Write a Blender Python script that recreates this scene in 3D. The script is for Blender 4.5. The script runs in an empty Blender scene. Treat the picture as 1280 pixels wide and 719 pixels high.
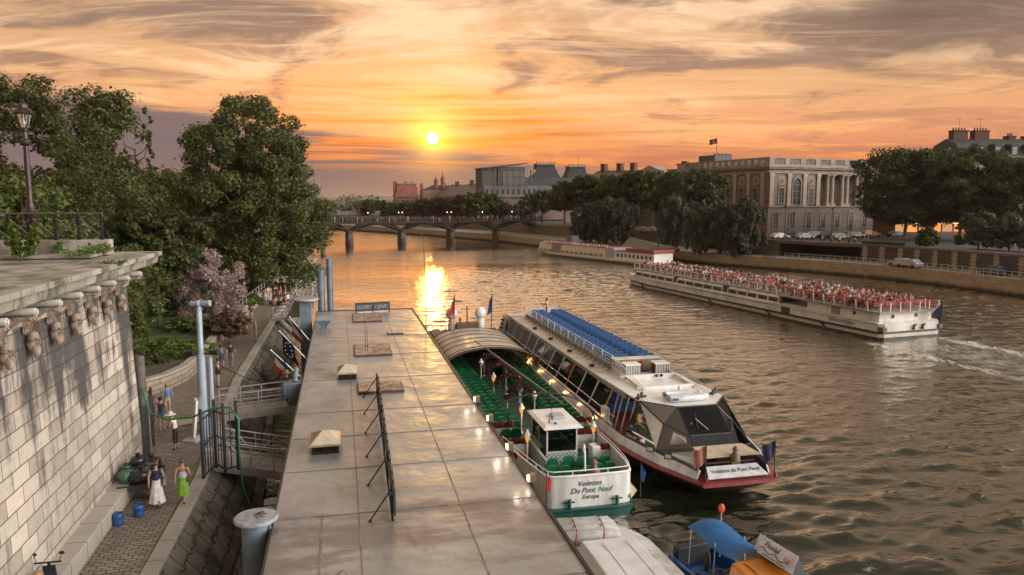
import bpy, bmesh, math, random
import numpy as np
from mathutils import Vector, Matrix
R = math.radians
random.seed(11); NR = np.random.default_rng(5)
SC = bpy.context.scene; COL = SC.collection
F, PITCH, CAMZ, AZ = 930.0, R(6.5936), 13.0, R(12.934)   # focal length in photo pixels, camera pitch, eye height over the water, bearing of the moored boats
cA, sA = math.cos(AZ), math.sin(AZ)

def ray(px, py):
    a, v = (px - 640) / F, (py - 359.5) / F
    return a, math.cos(PITCH) - v * math.sin(PITCH), -(math.sin(PITCH) + v * math.cos(PITCH))
def G(px, py, z=0.0):            # survey point: where a sight line meets the level z
    a, y, dz = ray(px, py); k = (z - CAMZ) / dz
    return a * k, y * k
def AT(px, py, Y):               # survey point: where a sight line meets the distance Y
    a, y, dz = ray(px, py); k = Y / y
    return a * k, Y, CAMZ + dz * k
def RV(t, s):                    # river frame (t across, s downstream) -> world
    return t * cA - s * sA, t * sA + s * cA
def TS(x, y):
    return x * cA + y * sA, -x * sA + y * cA
def smooth01(a, b, x):
    x = max(0.0, min(1.0, (x - a) / (b - a))); return x * x * (3 - 2 * x)
def lerp_tab(tab, y):
    if y <= tab[0][0]: return tab[0][1]
    for (a, va), (b, vb) in zip(tab, tab[1:]):
        if y <= b: return va + (vb - va) * (y - a) / (b - a)
    return tab[-1][1]

# ---------------------------------------------------------------- materials
MATS = {}
def newmat(name):
    m = bpy.data.materials.new(name); m.use_nodes = True
    nt = m.node_tree; nt.nodes.clear()
    return m, nt
class N:
    def __init__(s, nt): s.nt = nt
    def __call__(s, typ, ins=None, **kw):
        n = s.nt.nodes.new('ShaderNode' + typ)
        for k, v in kw.items(): setattr(n, k, v)
        for k, v in (ins or {}).items():
            sock = n.inputs[k]
            if isinstance(v, bpy.types.NodeSocket): s.nt.links.new(v, sock)
            else: sock.default_value = v
        return n
    def math(s, op, a, b=None, c=None, clamp=False):
        n = s.nt.nodes.new('ShaderNodeMath'); n.operation = op; n.use_clamp = clamp
        for i, v in enumerate((a, b, c)):
            if v is None: continue
            if isinstance(v, bpy.types.NodeSocket): s.nt.links.new(v, n.inputs[i])
            else: n.inputs[i].default_value = v
        return n.outputs[0]
    def mix(s, f, a, b, blend='MIX'):
        n = s.nt.nodes.new('ShaderNodeMix'); n.data_type = 'RGBA'; n.blend_type = blend; n.clamp_factor = True
        for i, v in ((0, f), (6, a), (7, b)):
            if isinstance(v, bpy.types.NodeSocket): s.nt.links.new(v, n.inputs[i])
            elif i == 0: n.inputs[0].default_value = v
            else: n.inputs[i].default_value = (*v[:3], 1)
        return n.outputs[2]
    def ramp(s, f, stops, interp='LINEAR'):
        n = s.nt.nodes.new('ShaderNodeValToRGB'); n.color_ramp.interpolation = interp
        e = n.color_ramp.elements
        while len(e) < len(stops): e.new(0.5)
        for i, (p, c) in enumerate(stops):
            e[i].position = p; e[i].color = (*c[:3], 1) if len(c) >= 3 else (c[0],) * 3 + (1,)
        s.nt.links.new(f, n.inputs[0]); return n.outputs[0]
    def smooth(s, x, a, b):
        n = s.nt.nodes.new('ShaderNodeMapRange'); n.interpolation_type = 'SMOOTHSTEP'
        s.nt.links.new(x, n.inputs[0]); n.inputs[1].default_value = a; n.inputs[2].default_value = b
        return n.outputs[0]
    def out(s, surf, disp=None):
        o = s.nt.nodes.new('ShaderNodeOutputMaterial'); s.nt.links.new(surf, o.inputs[0])

def dark(c, k): return tuple(x * k for x in c)
def mat(name, col, rough=0.6, metal=0.0, var=0.12, scale=3.0, bump=0.0, bscale=None, spec=0.5, coat=0.0, col2=None, stretch=None):
    """plain painted, plastic or metal surface with some wear"""
    if name in MATS: return MATS[name]
    m, nt = newmat(name); n = N(nt)
    tc = n('TexCoord').outputs['Object']
    if stretch: tc = n('Mapping', {'Vector': tc, 'Scale': stretch}).outputs[0]
    no = n('TexNoise', {'Vector': tc, 'Scale': scale, 'Detail': 5.0, 'Roughness': 0.6})
    c2 = col2 or dark(col, 1 - 2.2 * var)
    c = n.mix(n.smooth(no.outputs[0], 0.35, 0.68), col, c2)
    b = n('BsdfPrincipled', {'Base Color': c, 'Metallic': metal, 'Specular IOR Level': spec, 'Coat Weight': coat})
    rr = n.math('MULTIPLY_ADD', no.outputs[0], 0.25, rough - 0.125, clamp=True); nt.links.new(rr, b.inputs['Roughness'])
    if bump:
        nb = n('TexNoise', {'Vector': tc, 'Scale': bscale or scale * 6, 'Detail': 4.0})
        bp = n('Bump', {'Height': nb.outputs[0], 'Strength': min(1, bump), 'Distance': 0.03}); nt.links.new(bp.outputs[0], b.inputs['Normal'])
    n.out(b.outputs[0]); MATS[name] = m; return m

def emis(name, col, strength):
    if name in MATS: return MATS[name]
    m, nt = newmat(name); n = N(nt)
    n.out(n('Emission', {'Color': (*col, 1), 'Strength': strength}).outputs[0]); MATS[name] = m; return m

def glass(name, tint, gloss=0.35, rough=0.03):
    if name in MATS: return MATS[name]
    m, nt = newmat(name); n = N(nt)
    fr = n('LayerWeight', {'Blend': gloss}).outputs['Fresnel']
    f = n.math('MULTIPLY_ADD', fr, 0.55, 0.05, clamp=True)
    t = n('BsdfTransparent', {'Color': (*tint, 1)}); g = n('BsdfGlossy', {'Roughness': rough, 'Color': (.9, .9, .9, 1)})
    mx = n('MixShader', {0: f}); nt.links.new(t.outputs[0], mx.inputs[1]); nt.links.new(g.outputs[0], mx.inputs[2])
    n.out(mx.outputs[0]); MATS[name] = m; return m

def stone(name, axes, bw, bh, c1, c2, mortar, rough=0.85, mort=0.015, bumpd=0.03, stain=None, moss=None, offset=0.5, big=0.35, squash=1.0, jit_=0.1):
    """courses of blocks: axes picks which two object axes carry the pattern"""
    if name in MATS: return MATS[name]
    m, nt = newmat(name); n = N(nt)
    tc = n('TexCoord').outputs['Object']; sp = n('SeparateXYZ', {0: tc})
    jit = n('TexNoise', {'Vector': tc, 'Scale': 0.9 if jit_ < .2 else 2.6, 'Detail': 2.0})
    jv = n.math('MULTIPLY_ADD', jit.outputs[0], jit_ * bh, -.5 * jit_ * bh)
    uv = n('CombineXYZ', {0: sp.outputs[axes[0]], 1: n.math('ADD', sp.outputs[axes[1]], jv), 2: 0.0}).outputs[0]
    br = n('TexBrick', {'Vector': uv, 'Color1': (0, 0, 0, 1), 'Color2': (1, 1, 1, 1), 'Mortar': (0.5, 0.5, 0.5, 1), 'Scale': 1.0, 'Mortar Size': mort, 'Mortar Smooth': 0.25, 'Brick Width': bw, 'Row Height': bh}, offset=offset)
    br.squash = squash
    n1 = n('TexNoise', {'Vector': tc, 'Scale': 4.0, 'Detail': 6.0, 'Roughness': 0.65}); n2 = n('TexNoise', {'Vector': tc, 'Scale': big, 'Detail': 4.0})
    t = n.math('ADD', n.math('MULTIPLY', br.outputs['Color'], 0.55), n.math('MULTIPLY_ADD', n1.outputs[0], 0.6, -0.08), clamp=True)
    c = n.mix(t, c1, c2)
    c = n.mix(n.math('MULTIPLY', n.smooth(n2.outputs[0], 0.42, 0.7), 0.5), c, dark(c2, 0.45))
    c = n.mix(br.outputs['Fac'], c, mortar)
    if stain:   # soot streaks that run down the face, starting under each projection
        a, b = axes
        v = n('CombineXYZ', {0: sp.outputs[a], 1: n.math('MULTIPLY', sp.outputs[b], 0.09), 2: 0.0}).outputs[0]
        s1 = n('TexNoise', {'Vector': v, 'Scale': 1.0, 'Detail': 8.0, 'Roughness': 0.7, 'Distortion': 0.3}); s2 = n('TexNoise', {'Vector': tc, 'Scale': 0.55, 'Detail': 7.0, 'Roughness': 0.7})
        hgt = n.smooth(sp.outputs[b], stain[0], stain[1])
        w = n.math('ADD', n.math('MULTIPLY', s1.outputs[0], .72), n.math('ADD', n.math('MULTIPLY', s2.outputs[0], .45), n.math('MULTIPLY', hgt, 0.12)))
        w = n.math('MULTIPLY', n.smooth(w, 0.595, 0.72), 0.92)
        c = n.mix(w, c, stain[2])
    if moss:
        n3 = n('TexNoise', {'Vector': tc, 'Scale': 0.8, 'Detail': 5.0, 'Roughness': 0.7})
        c = n.mix(n.math('MULTIPLY', n.smooth(n3.outputs[0], 0.46, 0.62), 0.8), c, moss)
    hb = n.math('ADD', n.math('MULTIPLY', n.math('SUBTRACT', 1.0, br.outputs['Fac']), 1.0), n.math('MULTIPLY', n1.outputs[0], 0.5))
    hb = n.math('ADD', hb, n.math('MULTIPLY', br.outputs['Color'], 0.35))
    bp = n('Bump', {'Height': hb, 'Strength': 0.8, 'Distance': bumpd})
    bs = n('BsdfPrincipled', {'Base Color': c, 'Roughness': rough, 'Normal': bp.outputs[0], 'Specular IOR Level': 0.35})
    n.out(bs.outputs[0]); MATS[name] = m; return m

def leafmat(name, c1, c2, c3, scale=0.6, trans=0.35):
    if name in MATS: return MATS[name]
    m, nt = newmat(name); n = N(nt)
    tc = n('TexCoord').outputs['Object']
    a = n('TexNoise', {'Vector': tc, 'Scale': scale, 'Detail': 2.0}); b = n('TexNoise', {'Vector': tc, 'Scale': scale * 9, 'Detail': 1.0})
    oi = n('ObjectInfo').outputs['Random']
    c = n.mix(n.smooth(a.outputs[0], 0.38, 0.62), c1, c2); c = n.mix(n.math('MULTIPLY', n.smooth(b.outputs[0], 0.5, 0.7), 0.7), c, c3)
    c = n('HueSaturation', {'Color': c, 'Value': n.math('MULTIPLY_ADD', oi, 0.4, 0.8), 'Hue': n.math('MULTIPLY_ADD', oi, 0.03, 0.485)}).outputs[0]
    d = n('BsdfPrincipled', {'Base Color': c, 'Roughness': 0.55, 'Specular IOR Level': 0.3}); t = n('BsdfTranslucent', {'Color': c})
    mx = n('MixShader', {0: trans}); nt.links.new(d.outputs[0], mx.inputs[1]); nt.links.new(t.outputs[0], mx.inputs[2])
    n.out(mx.outputs[0]); MATS[name] = m; return m

# ---------------------------------------------------------------- mesh builder
class MB:
    def __init__(s): s.v = []; s.f = []; s.m = []; s.mi = 0
    def add(s, vs, fs):
        k = len(s.v); s.v += [tuple(p) for p in vs]; s.f += [tuple(i + k for i in f) for f in fs]; s.m += [s.mi] * len(fs); return s
    def box(s, cx, cy, cz, sx, sy, sz, rz=0.0, M=None):
        pts = []
        for z in (-.5, .5):
            for x, y in ((-.5, -.5), (.5, -.5), (.5, .5), (-.5, .5)): pts.append(Vector((x * sx, y * sy, z * sz)))
        if M is None: M = Matrix.Rotation(rz, 3, 'Z')
        pts = [M @ p + Vector((cx, cy, cz)) for p in pts]
        return s.add(pts, [(3, 2, 1, 0), (4, 5, 6, 7), (0, 1, 5, 4), (1, 2, 6, 5), (2, 3, 7, 6), (3, 0, 4, 7)])
    def b2(s, x0, x1, y0, y1, z0, z1): return s.box((x0 + x1) / 2, (y0 + y1) / 2, (z0 + z1) / 2, abs(x1 - x0), abs(y1 - y0), abs(z1 - z0))
    def bar(s, p, q, w, h=None):
        p, q = Vector(p), Vector(q); d = q - p; L = d.length
        if L < 1e-6: return s
        h = h or w; z = d / L; up = Vector((0, 0, 1)) if abs(z.z) < 0.98 else Vector((0, 1, 0))
        x = up.cross(z).normalized(); y = z.cross(x)
        M = Matrix((x, y, z)).transposed(); c = (p + q) / 2
        return s.box(c.x, c.y, c.z, w, h, L, M=M)
    def ring(s, c, x, y, r, n, ry=None):
        ry = r if ry is None else ry
        return [c + x * (r * math.cos(2 * math.pi * i / n)) + y * (ry * math.sin(2 * math.pi * i / n)) for i in range(n)]
    def loft(s, rings, caps=True, closed=True):
        n = len(rings[0]); vs = [p for r in rings for p in r]; fs = []
        for k in range(len(rings) - 1):
            for i in range(n if closed else n - 1):
                j = (i + 1) % n; fs.append((k * n + i, k * n + j, (k + 1) * n + j, (k + 1) * n + i))
        if caps: fs += [tuple(range(n - 1, -1, -1)), tuple(range((len(rings) - 1) * n, len(rings) * n))]
        return s.add(vs, fs)
    def tube(s, p, q, r, r2=None, n=8, caps=True):
        p, q = Vector(p), Vector(q); r2 = r if r2 is None else r2; d = (q - p).normalized()
        up = Vector((0, 0, 1)) if abs(d.z) < 0.95 else Vector((1, 0, 0))
        x = up.cross(d).normalized(); y = d.cross(x)
        return s.loft([s.ring(p, x, y, r, n), s.ring(q, x, y, r2, n)], caps)
    def path(s, pts, r, n=6, caps=True):
        pts = [Vector(p) for p in pts]; rs = r if isinstance(r, (list, tuple)) else [r] * len(pts); rings = []; x = None
        for i, p in enumerate(pts):
            d = (pts[min(i + 1, len(pts) - 1)] - pts[max(i - 1, 0)]).normalized()
            if x is None:
                up = Vector((0, 0, 1)) if abs(d.z) < 0.9 else Vector((1, 0, 0)); x = up.cross(d).normalized()
            x = (x - d * x.dot(d)).normalized(); y = d.cross(x); rings.append(s.ring(p, x, y, rs[i], n))
        return s.loft(rings, caps)
    def lathe(s, prof, n=16, c=(0, 0, 0), sx=1, sy=1, caps=True):
        c = Vector(c); X, Y = Vector((sx, 0, 0)), Vector((0, sy, 0))
        return s.loft([s.ring(c + Vector((0, 0, z)), X, Y, r, n) for r, z in prof], caps)
    def ell(s, c, rx, ry, rz, n=10, k=7, M=None):
        c = Vector(c); rings = []
        for j in range(k + 1):
            a = math.pi * (j / k - .5); r = max(1e-3, math.cos(a)); ring = []
            for i in range(n):
                p = Vector((rx * r * math.cos(2 * math.pi * i / n), ry * r * math.sin(2 * math.pi * i / n), rz * math.sin(a)))
                ring.append(c + (M @ p if M else p))
            rings.append(ring)
        return s.loft(rings)
    def prism(s, poly, z0, z1):
        n = len(poly); vs = [(x, y, z0) for x, y in poly] + [(x, y, z1) for x, y in poly]
        return s.add(vs, [tuple(range(n - 1, -1, -1)), tuple(range(n, 2 * n))] + [(i, (i + 1) % n, n + (i + 1) % n, n + i) for i in range(n)])
    def ext(s, prof, axis, a, b):     # profile in the two other axes, extruded along axis from a to b
        def P(u, v, w): return {'x': (w, u, v), 'y': (u, w, v), 'z': (u, v, w)}[axis]
        n = len(prof); vs = [P(u, v, a) for u, v in prof] + [P(u, v, b) for u, v in prof]
        return s.add(vs, [tuple(range(n - 1, -1, -1)), tuple(range(n, 2 * n))] + [(i, (i + 1) % n, n + (i + 1) % n, n + i) for i in range(n)])
    def poly(s, pts): return s.add(pts, [tuple(range(len(pts)))])
    def slab(s, pts, th):             # flat polygon given thickness along its normal
        pts = [Vector(p) for p in pts]; nn = (pts[1] - pts[0]).cross(pts[2] - pts[0]).normalized() * th; n = len(pts)
        return s.add(pts + [p - nn for p in pts], [tuple(range(n)), tuple(range(2 * n - 1, n - 1, -1))] + [(i, n + i, n + (i + 1) % n, (i + 1) % n) for i in range(n)])
    def wall(s, line, z0, z1, th):    # vertical wall along a plan polyline, thickness to the right of travel
        P = [Vector((x, y, 0)) for x, y in line]; off = []
        for i, p in enumerate(P):
            d = (P[min(i + 1, len(P) - 1)] - P[max(i - 1, 0)]).normalized(); off.append(p + Vector((d.y, -d.x, 0)) * th)
        rings = []
        for p, q in zip(P, off): rings.append([Vector((p.x, p.y, z0)), Vector((q.x, q.y, z0)), Vector((q.x, q.y, z1)), Vector((p.x, p.y, z1))])
        return s.loft(rings)
    def build(s, name, m, parent=None, smooth=False, bevel=0.0, fix=True, angle=38):
        me = bpy.data.meshes.new(name); me.from_pydata([tuple(p) for p in s.v], [], s.f)
        ms = m if isinstance(m, (list, tuple)) else [m]
        for x in ms: me.materials.append(x)
        if len(ms) > 1: me.polygons.foreach_set('material_index', s.m)
        if fix:
            bm = bmesh.new(); bm.from_mesh(me); bmesh.ops.recalc_face_normals(bm, faces=bm.faces); bm.to_mesh(me); bm.free()
        if smooth:
            me.polygons.foreach_set('use_smooth', [True] * len(me.polygons)); me.set_sharp_from_angle(angle=R(angle))
        me.update()
        o = bpy.data.objects.new(name, me); COL.objects.link(o)
        if parent: o.parent = parent
        if bevel:
            b = o.modifiers.new('edge', 'BEVEL'); b.width = bevel; b.segments = 2; b.limit_method = 'ANGLE'; b.angle_limit = R(35)
        return o

def tag(o, label=None, cat=None, group=None, kind=None):
    for k, v in (('label', label), ('category', cat), ('group', group), ('kind', kind)):
        if v: o[k] = v
    return o
def thing(name, label, cat, loc=(0, 0, 0), rz=0.0, group=None):
    o = bpy.data.objects.new(name, None); COL.objects.link(o); o.empty_display_size = 0.2
    o.location = loc; o.rotation_euler = (0, 0, rz); return tag(o, label, cat, group)
def rthing(name, label, cat, t=0, s=0, z=0, rz=0.0, group=None):     # a thing placed in the river frame
    x, y = RV(t, s); return thing(name, label, cat, (x, y, z), AZ + rz, group)
def place(o, x, y, z, rz=0.0): o.location = (x, y, z); o.rotation_euler = (0, 0, rz); return o
def rplace(o, t, s, z, rz=0.0): return place(o, *RV(t, s), z, AZ + rz)
KIDS = {}
def kids(o): return [c for c in COL.objects if c.parent == o]
def copy_tree(o, parent=None):
    c = o.copy(); COL.objects.link(c)
    if parent: c.parent = parent
    for ch in kids(o): copy_tree(ch, c)
    return c
def part(o, parent, name=None):
    c = o.copy(); COL.objects.link(c); c.parent = parent; return c
def text(name, body, size, m, parent, loc, rot, extrude=0.006, shear=0.0, align='CENTER', space=1.0, sx=1.0):
    cu = bpy.data.curves.new(name, 'FONT'); cu.body = body; cu.size = size; cu.extrude = extrude; cu.shear = shear; cu.align_x = align; cu.align_y = 'CENTER'; cu.space_character = space
    cu.resolution_u = 3
    o = bpy.data.objects.new(name, cu); COL.objects.link(o); dg = bpy.context.evaluated_depsgraph_get()
    me = bpy.data.meshes.new_from_object(o.evaluated_get(dg)); bpy.data.objects.remove(o)
    me.materials.clear(); me.materials.append(m)
    o = bpy.data.objects.new(name, me); COL.objects.link(o); o.parent = parent; o.location = loc; o.rotation_euler = rot; o.scale = (sx, 1, 1)
    return o
def lamp_light(name, loc, col, watts, parent=None, radius=0.08, spot=None, rot=None):
    l = bpy.data.lights.new(name, 'SPOT' if spot else 'POINT'); l.color = col; l.energy = watts; l.shadow_soft_size = radius
    if spot: l.spot_size = spot; l.spot_blend = 0.6
    o = bpy.data.objects.new(name, l); COL.objects.link(o); o.location = loc
    if rot: o.rotation_euler = rot
    if parent: o.parent = parent
    return o

# shared materials
WHITE = mat('white_paint', (.78, .78, .76), .35, var=.08, scale=1.5, coat=.2)
CREAM = mat('cream_paint', (.66, .60, .50), .45, var=.1, scale=1.2)
BLACK = mat('black_paint', (.02, .02, .022), .5)
DKIRON = mat('dark_iron', (.03, .03, .032), .45, metal=.6, var=.2)
STEEL = mat('galvanised_steel', (.42, .44, .46), .4, metal=.7, var=.1, scale=4)
BLUEGREY = mat('blue_grey_paint', (.17, .22, .27), .45, var=.14, scale=2.0, bump=.2)
TEAL = mat('teal_paint', (.012, .085, .075), .4, var=.1, coat=.2)
GREEN = mat('green_seat', (.012, .15, .06), .4, var=.1)
GREENDECK = mat('green_deck', (.012, .075, .042), .5, var=.12)
MAROON = mat('maroon_paint', (.22, .018, .03), .35, var=.1, coat=.3)
BLUESEAT = mat('blue_seat', (.018, .085, .24), .45, var=.08)
GOLDWOOD = mat('brown_bronze', (.14, .09, .05), .5, var=.2, bump=.4)
RUBBER = mat('rubber', (.012, .012, .012), .8)
REDP = mat('red_paint', (.38, .03, .03), .45)
ORANGE = mat('orange_gelcoat', (.62, .22, .025), .3, var=.06, coat=.5)
CANVASB = mat('blue_canvas', (.008, .11, .30), .6, var=.12, scale=2, bump=.25, bscale=8)
WARMBULB = emis('warm_bulb', (1.0, .50, .16), 11)
SPOTBULB = emis('spot_bulb', (1.0, .80, .50), 9)
GLASSD = glass('dark_glass', (.30, .34, .36), .45)
GLASSC = glass('clear_glass', (.75, .8, .78), .3)
GLASSB = mat('window_glass', (.02, .025, .03), .08, var=.05, spec=.8)
# ---------------------------------------------------------------- camera, world, sun
cam = bpy.data.cameras.new('camera'); co = bpy.data.objects.new('camera', cam); COL.objects.link(co)
co.location = (0, 0, CAMZ); co.rotation_euler = (R(90) - PITCH, 0, 0); cam.sensor_width = 36; cam.lens = F / 1280 * 36; cam.clip_start = .1; cam.clip_end = 9000
SC.camera = co
SUN_AZ, SUN_EL = R(-6.0), R(4.7)
sd = Vector((math.sin(SUN_AZ) * math.cos(SUN_EL), math.cos(SUN_AZ) * math.cos(SUN_EL), math.sin(SUN_EL)))
W = bpy.data.worlds.new('World'); SC.world = W; W.use_nodes = True
nt = W.node_tree; nt.nodes.clear(); n = N(nt)
sky = n('TexSky', sky_type='NISHITA', sun_disc=False, sun_elevation=SUN_EL, sun_rotation=SUN_AZ, altitude=30.0, air_density=1.6, dust_density=4.0, ozone_density=1.0)
d = n('TexCoord').outputs['Generated']; sp = n('SeparateXYZ', {0: d}); z = sp.outputs[2]; X = sp.outputs[0]; Y = sp.outputs[1]
az = n.math('ARCTAN2', X, Y)                                   # bearing from straight ahead
dot = n('VectorMath', {0: d, 1: tuple(sd)}, operation='DOT_PRODUCT').outputs['Value']
ang = n.math('ARCCOSINE', n.math('MINIMUM', dot, 1.0))
# cloud plane
k = n.math('DIVIDE', 1.0, n.math('ADD', n.math('MAXIMUM', z, 0.0), 0.09))
cx = n.math('MULTIPLY', X, k); cy = n.math('MULTIPLY', Y, k)
def plane(sx, sy, rot=0.0, off=(0, 0, 0)):
    v = n('CombineXYZ', {0: cx, 1: cy, 2: 0.0}).outputs[0]
    v = n('Mapping', {'Vector': v, 'Rotation': (0, 0, rot), 'Scale': (sx, sy, 1), 'Location': off}).outputs[0]
    return v
def cl(v, sc, det=7.0, ro=.6, dist=.0):
    return n('TexNoise', {'Vector': v, 'Scale': sc, 'Detail': det, 'Roughness': ro, 'Distortion': dist}).outputs[0]
# clear sky between the clouds: warm gradient by height
base = n.ramp(z, [(0.0, (.36, .21, .17)), (.05, (.66, .28, .16)), (.085, (.84, .42, .24)), (.14, (.88, .54, .30)), (.21, (.70, .46, .29)), (.265, (.64, .45, .31)), (.33, (1.22, 1.0, .80)), (.40, (.80, .67, .55)), (.50, (.36, .32, .28)), (.70, (.32, .30, .28)), (1.0, (.38, .38, .41))])
base = n.mix(.08, base, n.mix(1.0, sky.outputs[0], (.1, .1, .1), 'MULTIPLY'))
hi = n.smooth(z, .05, .13)
lightc = n.ramp(z, [(.05, (1.0, .42, .13)), (.10, (1.0, .60, .30)), (.17, (1.04, .74, .48)), (.28, (1.02, .76, .54)), (.45, (1.0, .75, .52))])
darkc = n.ramp(z, [(.05, (.40, .18, .12)), (.10, (.60, .32, .19)), (.17, (.37, .25, .20)), (.28, (.26, .20, .18)), (.6, (.28, .24, .22))])
warp = n('TexNoise', {'Vector': plane(.5, .5), 'Scale': .9, 'Detail': 3.0}).outputs['Color']
def wplane(sx, sy, rot, off, amt=.9):
    v = n('VectorMath', {0: plane(1, 1), 1: n('VectorMath', {0: warp, 3: amt}, operation='SCALE').outputs[0]}, operation='ADD').outputs[0]
    return n('Mapping', {'Vector': v, 'Rotation': (0, 0, R(rot)), 'Scale': (sx, sy, 1), 'Location': off}).outputs[0]
s3 = cl(plane(.8, .8, 0, (1.5, 4.4, 0)), .42, 4, .5, .3)
s1 = cl(wplane(.55, 1.15, 24, (3.1, 1.7, 0)), 1.25, 9, .62, .5); s2 = cl(wplane(.85, 1.05, -20, (7.4, 2.3, 0), 1.1), 1.15, 9, .62, .7)
c = n.mix(n.math('MULTIPLY', n.smooth(s1, .47, .62), .85), base, lightc)
rt = n.smooth(az, -.15, .35); tp = n.smooth(z, .12, .24)
dk = n.math('MULTIPLY_ADD', n.math('MULTIPLY_ADD', rt, 1.35, -.35), n.math('MULTIPLY', tp, .10), n.math('MULTIPLY', n.math('SUBTRACT', s3, .5), .30))
c = n.mix(n.math('MULTIPLY', n.smooth(n.math('ADD', s2, dk), .485, .62), n.math('MULTIPLY', n.math('MULTIPLY_ADD', hi, .50, .30), n.math('MULTIPLY_ADD', n.smooth(z, .27, .36), -.85, 1.0))), c, darkc)
# fine combed cirrus
wisp = cl(wplane(.34, 2.3, -38, (2.0, 9.0, 0), .8), 2.1, 9, .68, 1.2); wisp2 = cl(wplane(.30, 2.0, 33, (5.0, 1.0, 0), .8), 1.9, 9, .68, 1.0)
c = n.mix(n.math('MULTIPLY', n.smooth(wisp, .50, .70), n.math('MULTIPLY', hi, .50)), c, lightc)
c = n.mix(n.math('MULTIPLY', n.smooth(wisp2, .54, .72), n.math('MULTIPLY', hi, .45)), c, n.mix(.4, lightc, darkc))
# dull veil high on the right
veil = n.math('MULTIPLY', n.smooth(n.math('ADD', az, n.math('MULTIPLY_ADD', z, .55, n.math('MULTIPLY_ADD', s3, .3, -.15))), .40, .62), n.smooth(z, .11, .22))
c = n.mix(n.math('MULTIPLY', veil, .70), c, n.mix(n.smooth(s2, .4, .6), (.31, .235, .185), (.20, .155, .13)))
# grey bank low on the left, its torn upper edge sinking towards the sun
b1 = cl(n('CombineXYZ', {0: n.math('MULTIPLY', az, 3.2), 1: n.math('MULTIPLY', z, 26.0), 2: 0.0}).outputs[0], 1.6, 6, .6, .4)
edge = n('MapRange', {0: az, 1: -.50, 2: .05, 3: .118, 4: .050}).outputs[0]
bank = n.math('SUBTRACT', n.math('ADD', edge, n.math('MULTIPLY_ADD', b1, .044, -.022)), z)
bank = n.math('MULTIPLY', n.smooth(bank, -.008, .006), n.math('SUBTRACT', 1.0, n.smooth(az, .0, .22)))
bcol = n.ramp(z, [(0.0, (.335, .245, .205)), (.035, (.27, .215, .205)), (.07, (.235, .20, .21)), (.12, (.27, .21, .205))])
bcol = n.mix(n.math('MULTIPLY', n.smooth(b1, .56, .66), .45), bcol, (.46, .22, .16))
c = n.mix(n.math('MULTIPLY', bank, .93), c, bcol)
# thin dark bars and lit slots near the sun
bars = cl(n('CombineXYZ', {0: n.math('MULTIPLY', az, 2.2), 1: n.math('MULTIPLY', z, 70.0), 2: 0.0}).outputs[0], 1.3, 5, .55, .5)
near = n.math('SUBTRACT', 1.0, n.smooth(ang, .08, .30)); low = n.math('MULTIPLY', n.smooth(z, .035, .062), n.math('SUBTRACT', 1.0, n.smooth(z, .11, .17)))
c = n.mix(n.math('MULTIPLY', n.math('MULTIPLY', n.smooth(bars, .42, .62), low), n.math('MULTIPLY', near, .85)), c, (1.25, .42, .07))
c = n.mix(n.math('MULTIPLY', n.math('MULTIPLY', n.smooth(bars, .58, .66), low), n.math('MULTIPLY_ADD', near, .35, .3)), c, (.42, .21, .13))
c = n('Gamma', {'Color': c, 'Gamma': 1.27}).outputs[0]; c = n('VectorMath', {0: c, 3: 1.13}, operation='SCALE').outputs[0]
# glow round the sun and the disc itself
g1 = n.math('EXPONENT', n.math('MULTIPLY', ang, -15.0)); g2 = n.math('MULTIPLY', n.math('EXPONENT', n.math('MULTIPLY', ang, -62.0)), n.math('MULTIPLY_ADD', cl(n('CombineXYZ', {0: n.math('MULTIPLY', az, 9.0), 1: n.math('MULTIPLY', z, 60.0), 2: 0.0}).outputs[0], 1.4, 4, .6, .4), 1.8, .1))
up = n.smooth(z, .055, .085)
gl = n.mix(1.0, c, n('VectorMath', {0: (1.2, .36, .03), 3: n.math('MULTIPLY', g1, n.math('MULTIPLY_ADD', up, .30, .28))}, operation='SCALE').outputs[0], 'ADD')
gl = n.mix(1.0, gl, n('VectorMath', {0: (2.5, 1.25, .10), 3: g2}, operation='SCALE').outputs[0], 'ADD')
gl = n.mix(n.math('SUBTRACT', 1.0, n.smooth(ang, .0048, .0085)), gl, (14, 11.5, 4.5))
# added fill light: unseen bright sky patch right of the viewer, for the foreground
fill_mask = n.math('MULTIPLY', n.smooth(n.math('MULTIPLY_ADD', X, .96, n.math('MULTIPLY', Y, -.28)), .56, .92), n.smooth(z, .0, .10))
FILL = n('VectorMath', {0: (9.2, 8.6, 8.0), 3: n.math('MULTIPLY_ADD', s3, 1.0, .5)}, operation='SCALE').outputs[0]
gl = n.mix(fill_mask, gl, FILL)
gl = n.mix(n.smooth(z, .0, -.06), gl, (.10, .08, .07))
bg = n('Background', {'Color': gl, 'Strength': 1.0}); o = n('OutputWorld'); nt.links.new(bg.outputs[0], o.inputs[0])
W.cycles.sampling_method = 'MANUAL'; W.cycles.sample_map_resolution = 2048
sl = bpy.data.lights.new('sun', 'SUN'); sl.energy = .12; sl.angle = R(1.2); sl.color = (1.0, .58, .13)
so = bpy.data.objects.new('sun', sl); COL.objects.link(so); so.rotation_euler = (-sd).to_track_quat('-Z', 'Y').to_euler(); so.location = (0, 0, 60)
SC.view_settings.view_transform = 'Standard'; SC.view_settings.look = 'None'; SC.view_settings.exposure = 0.0; SC.view_settings.gamma = 1; SC.view_settings.use_curve_mapping = False
cy_ = SC.cycles; cy_.use_denoising = True; cy_.max_bounces = 6; cy_.diffuse_bounces = 3; cy_.glossy_bounces = 3; cy_.transparent_max_bounces = 12; cy_.transmission_bounces = 4
cy_.caustics_reflective = False; cy_.caustics_refractive = False; cy_.sample_clamp_indirect = 8; cy_.sample_clamp_direct = 0
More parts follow.
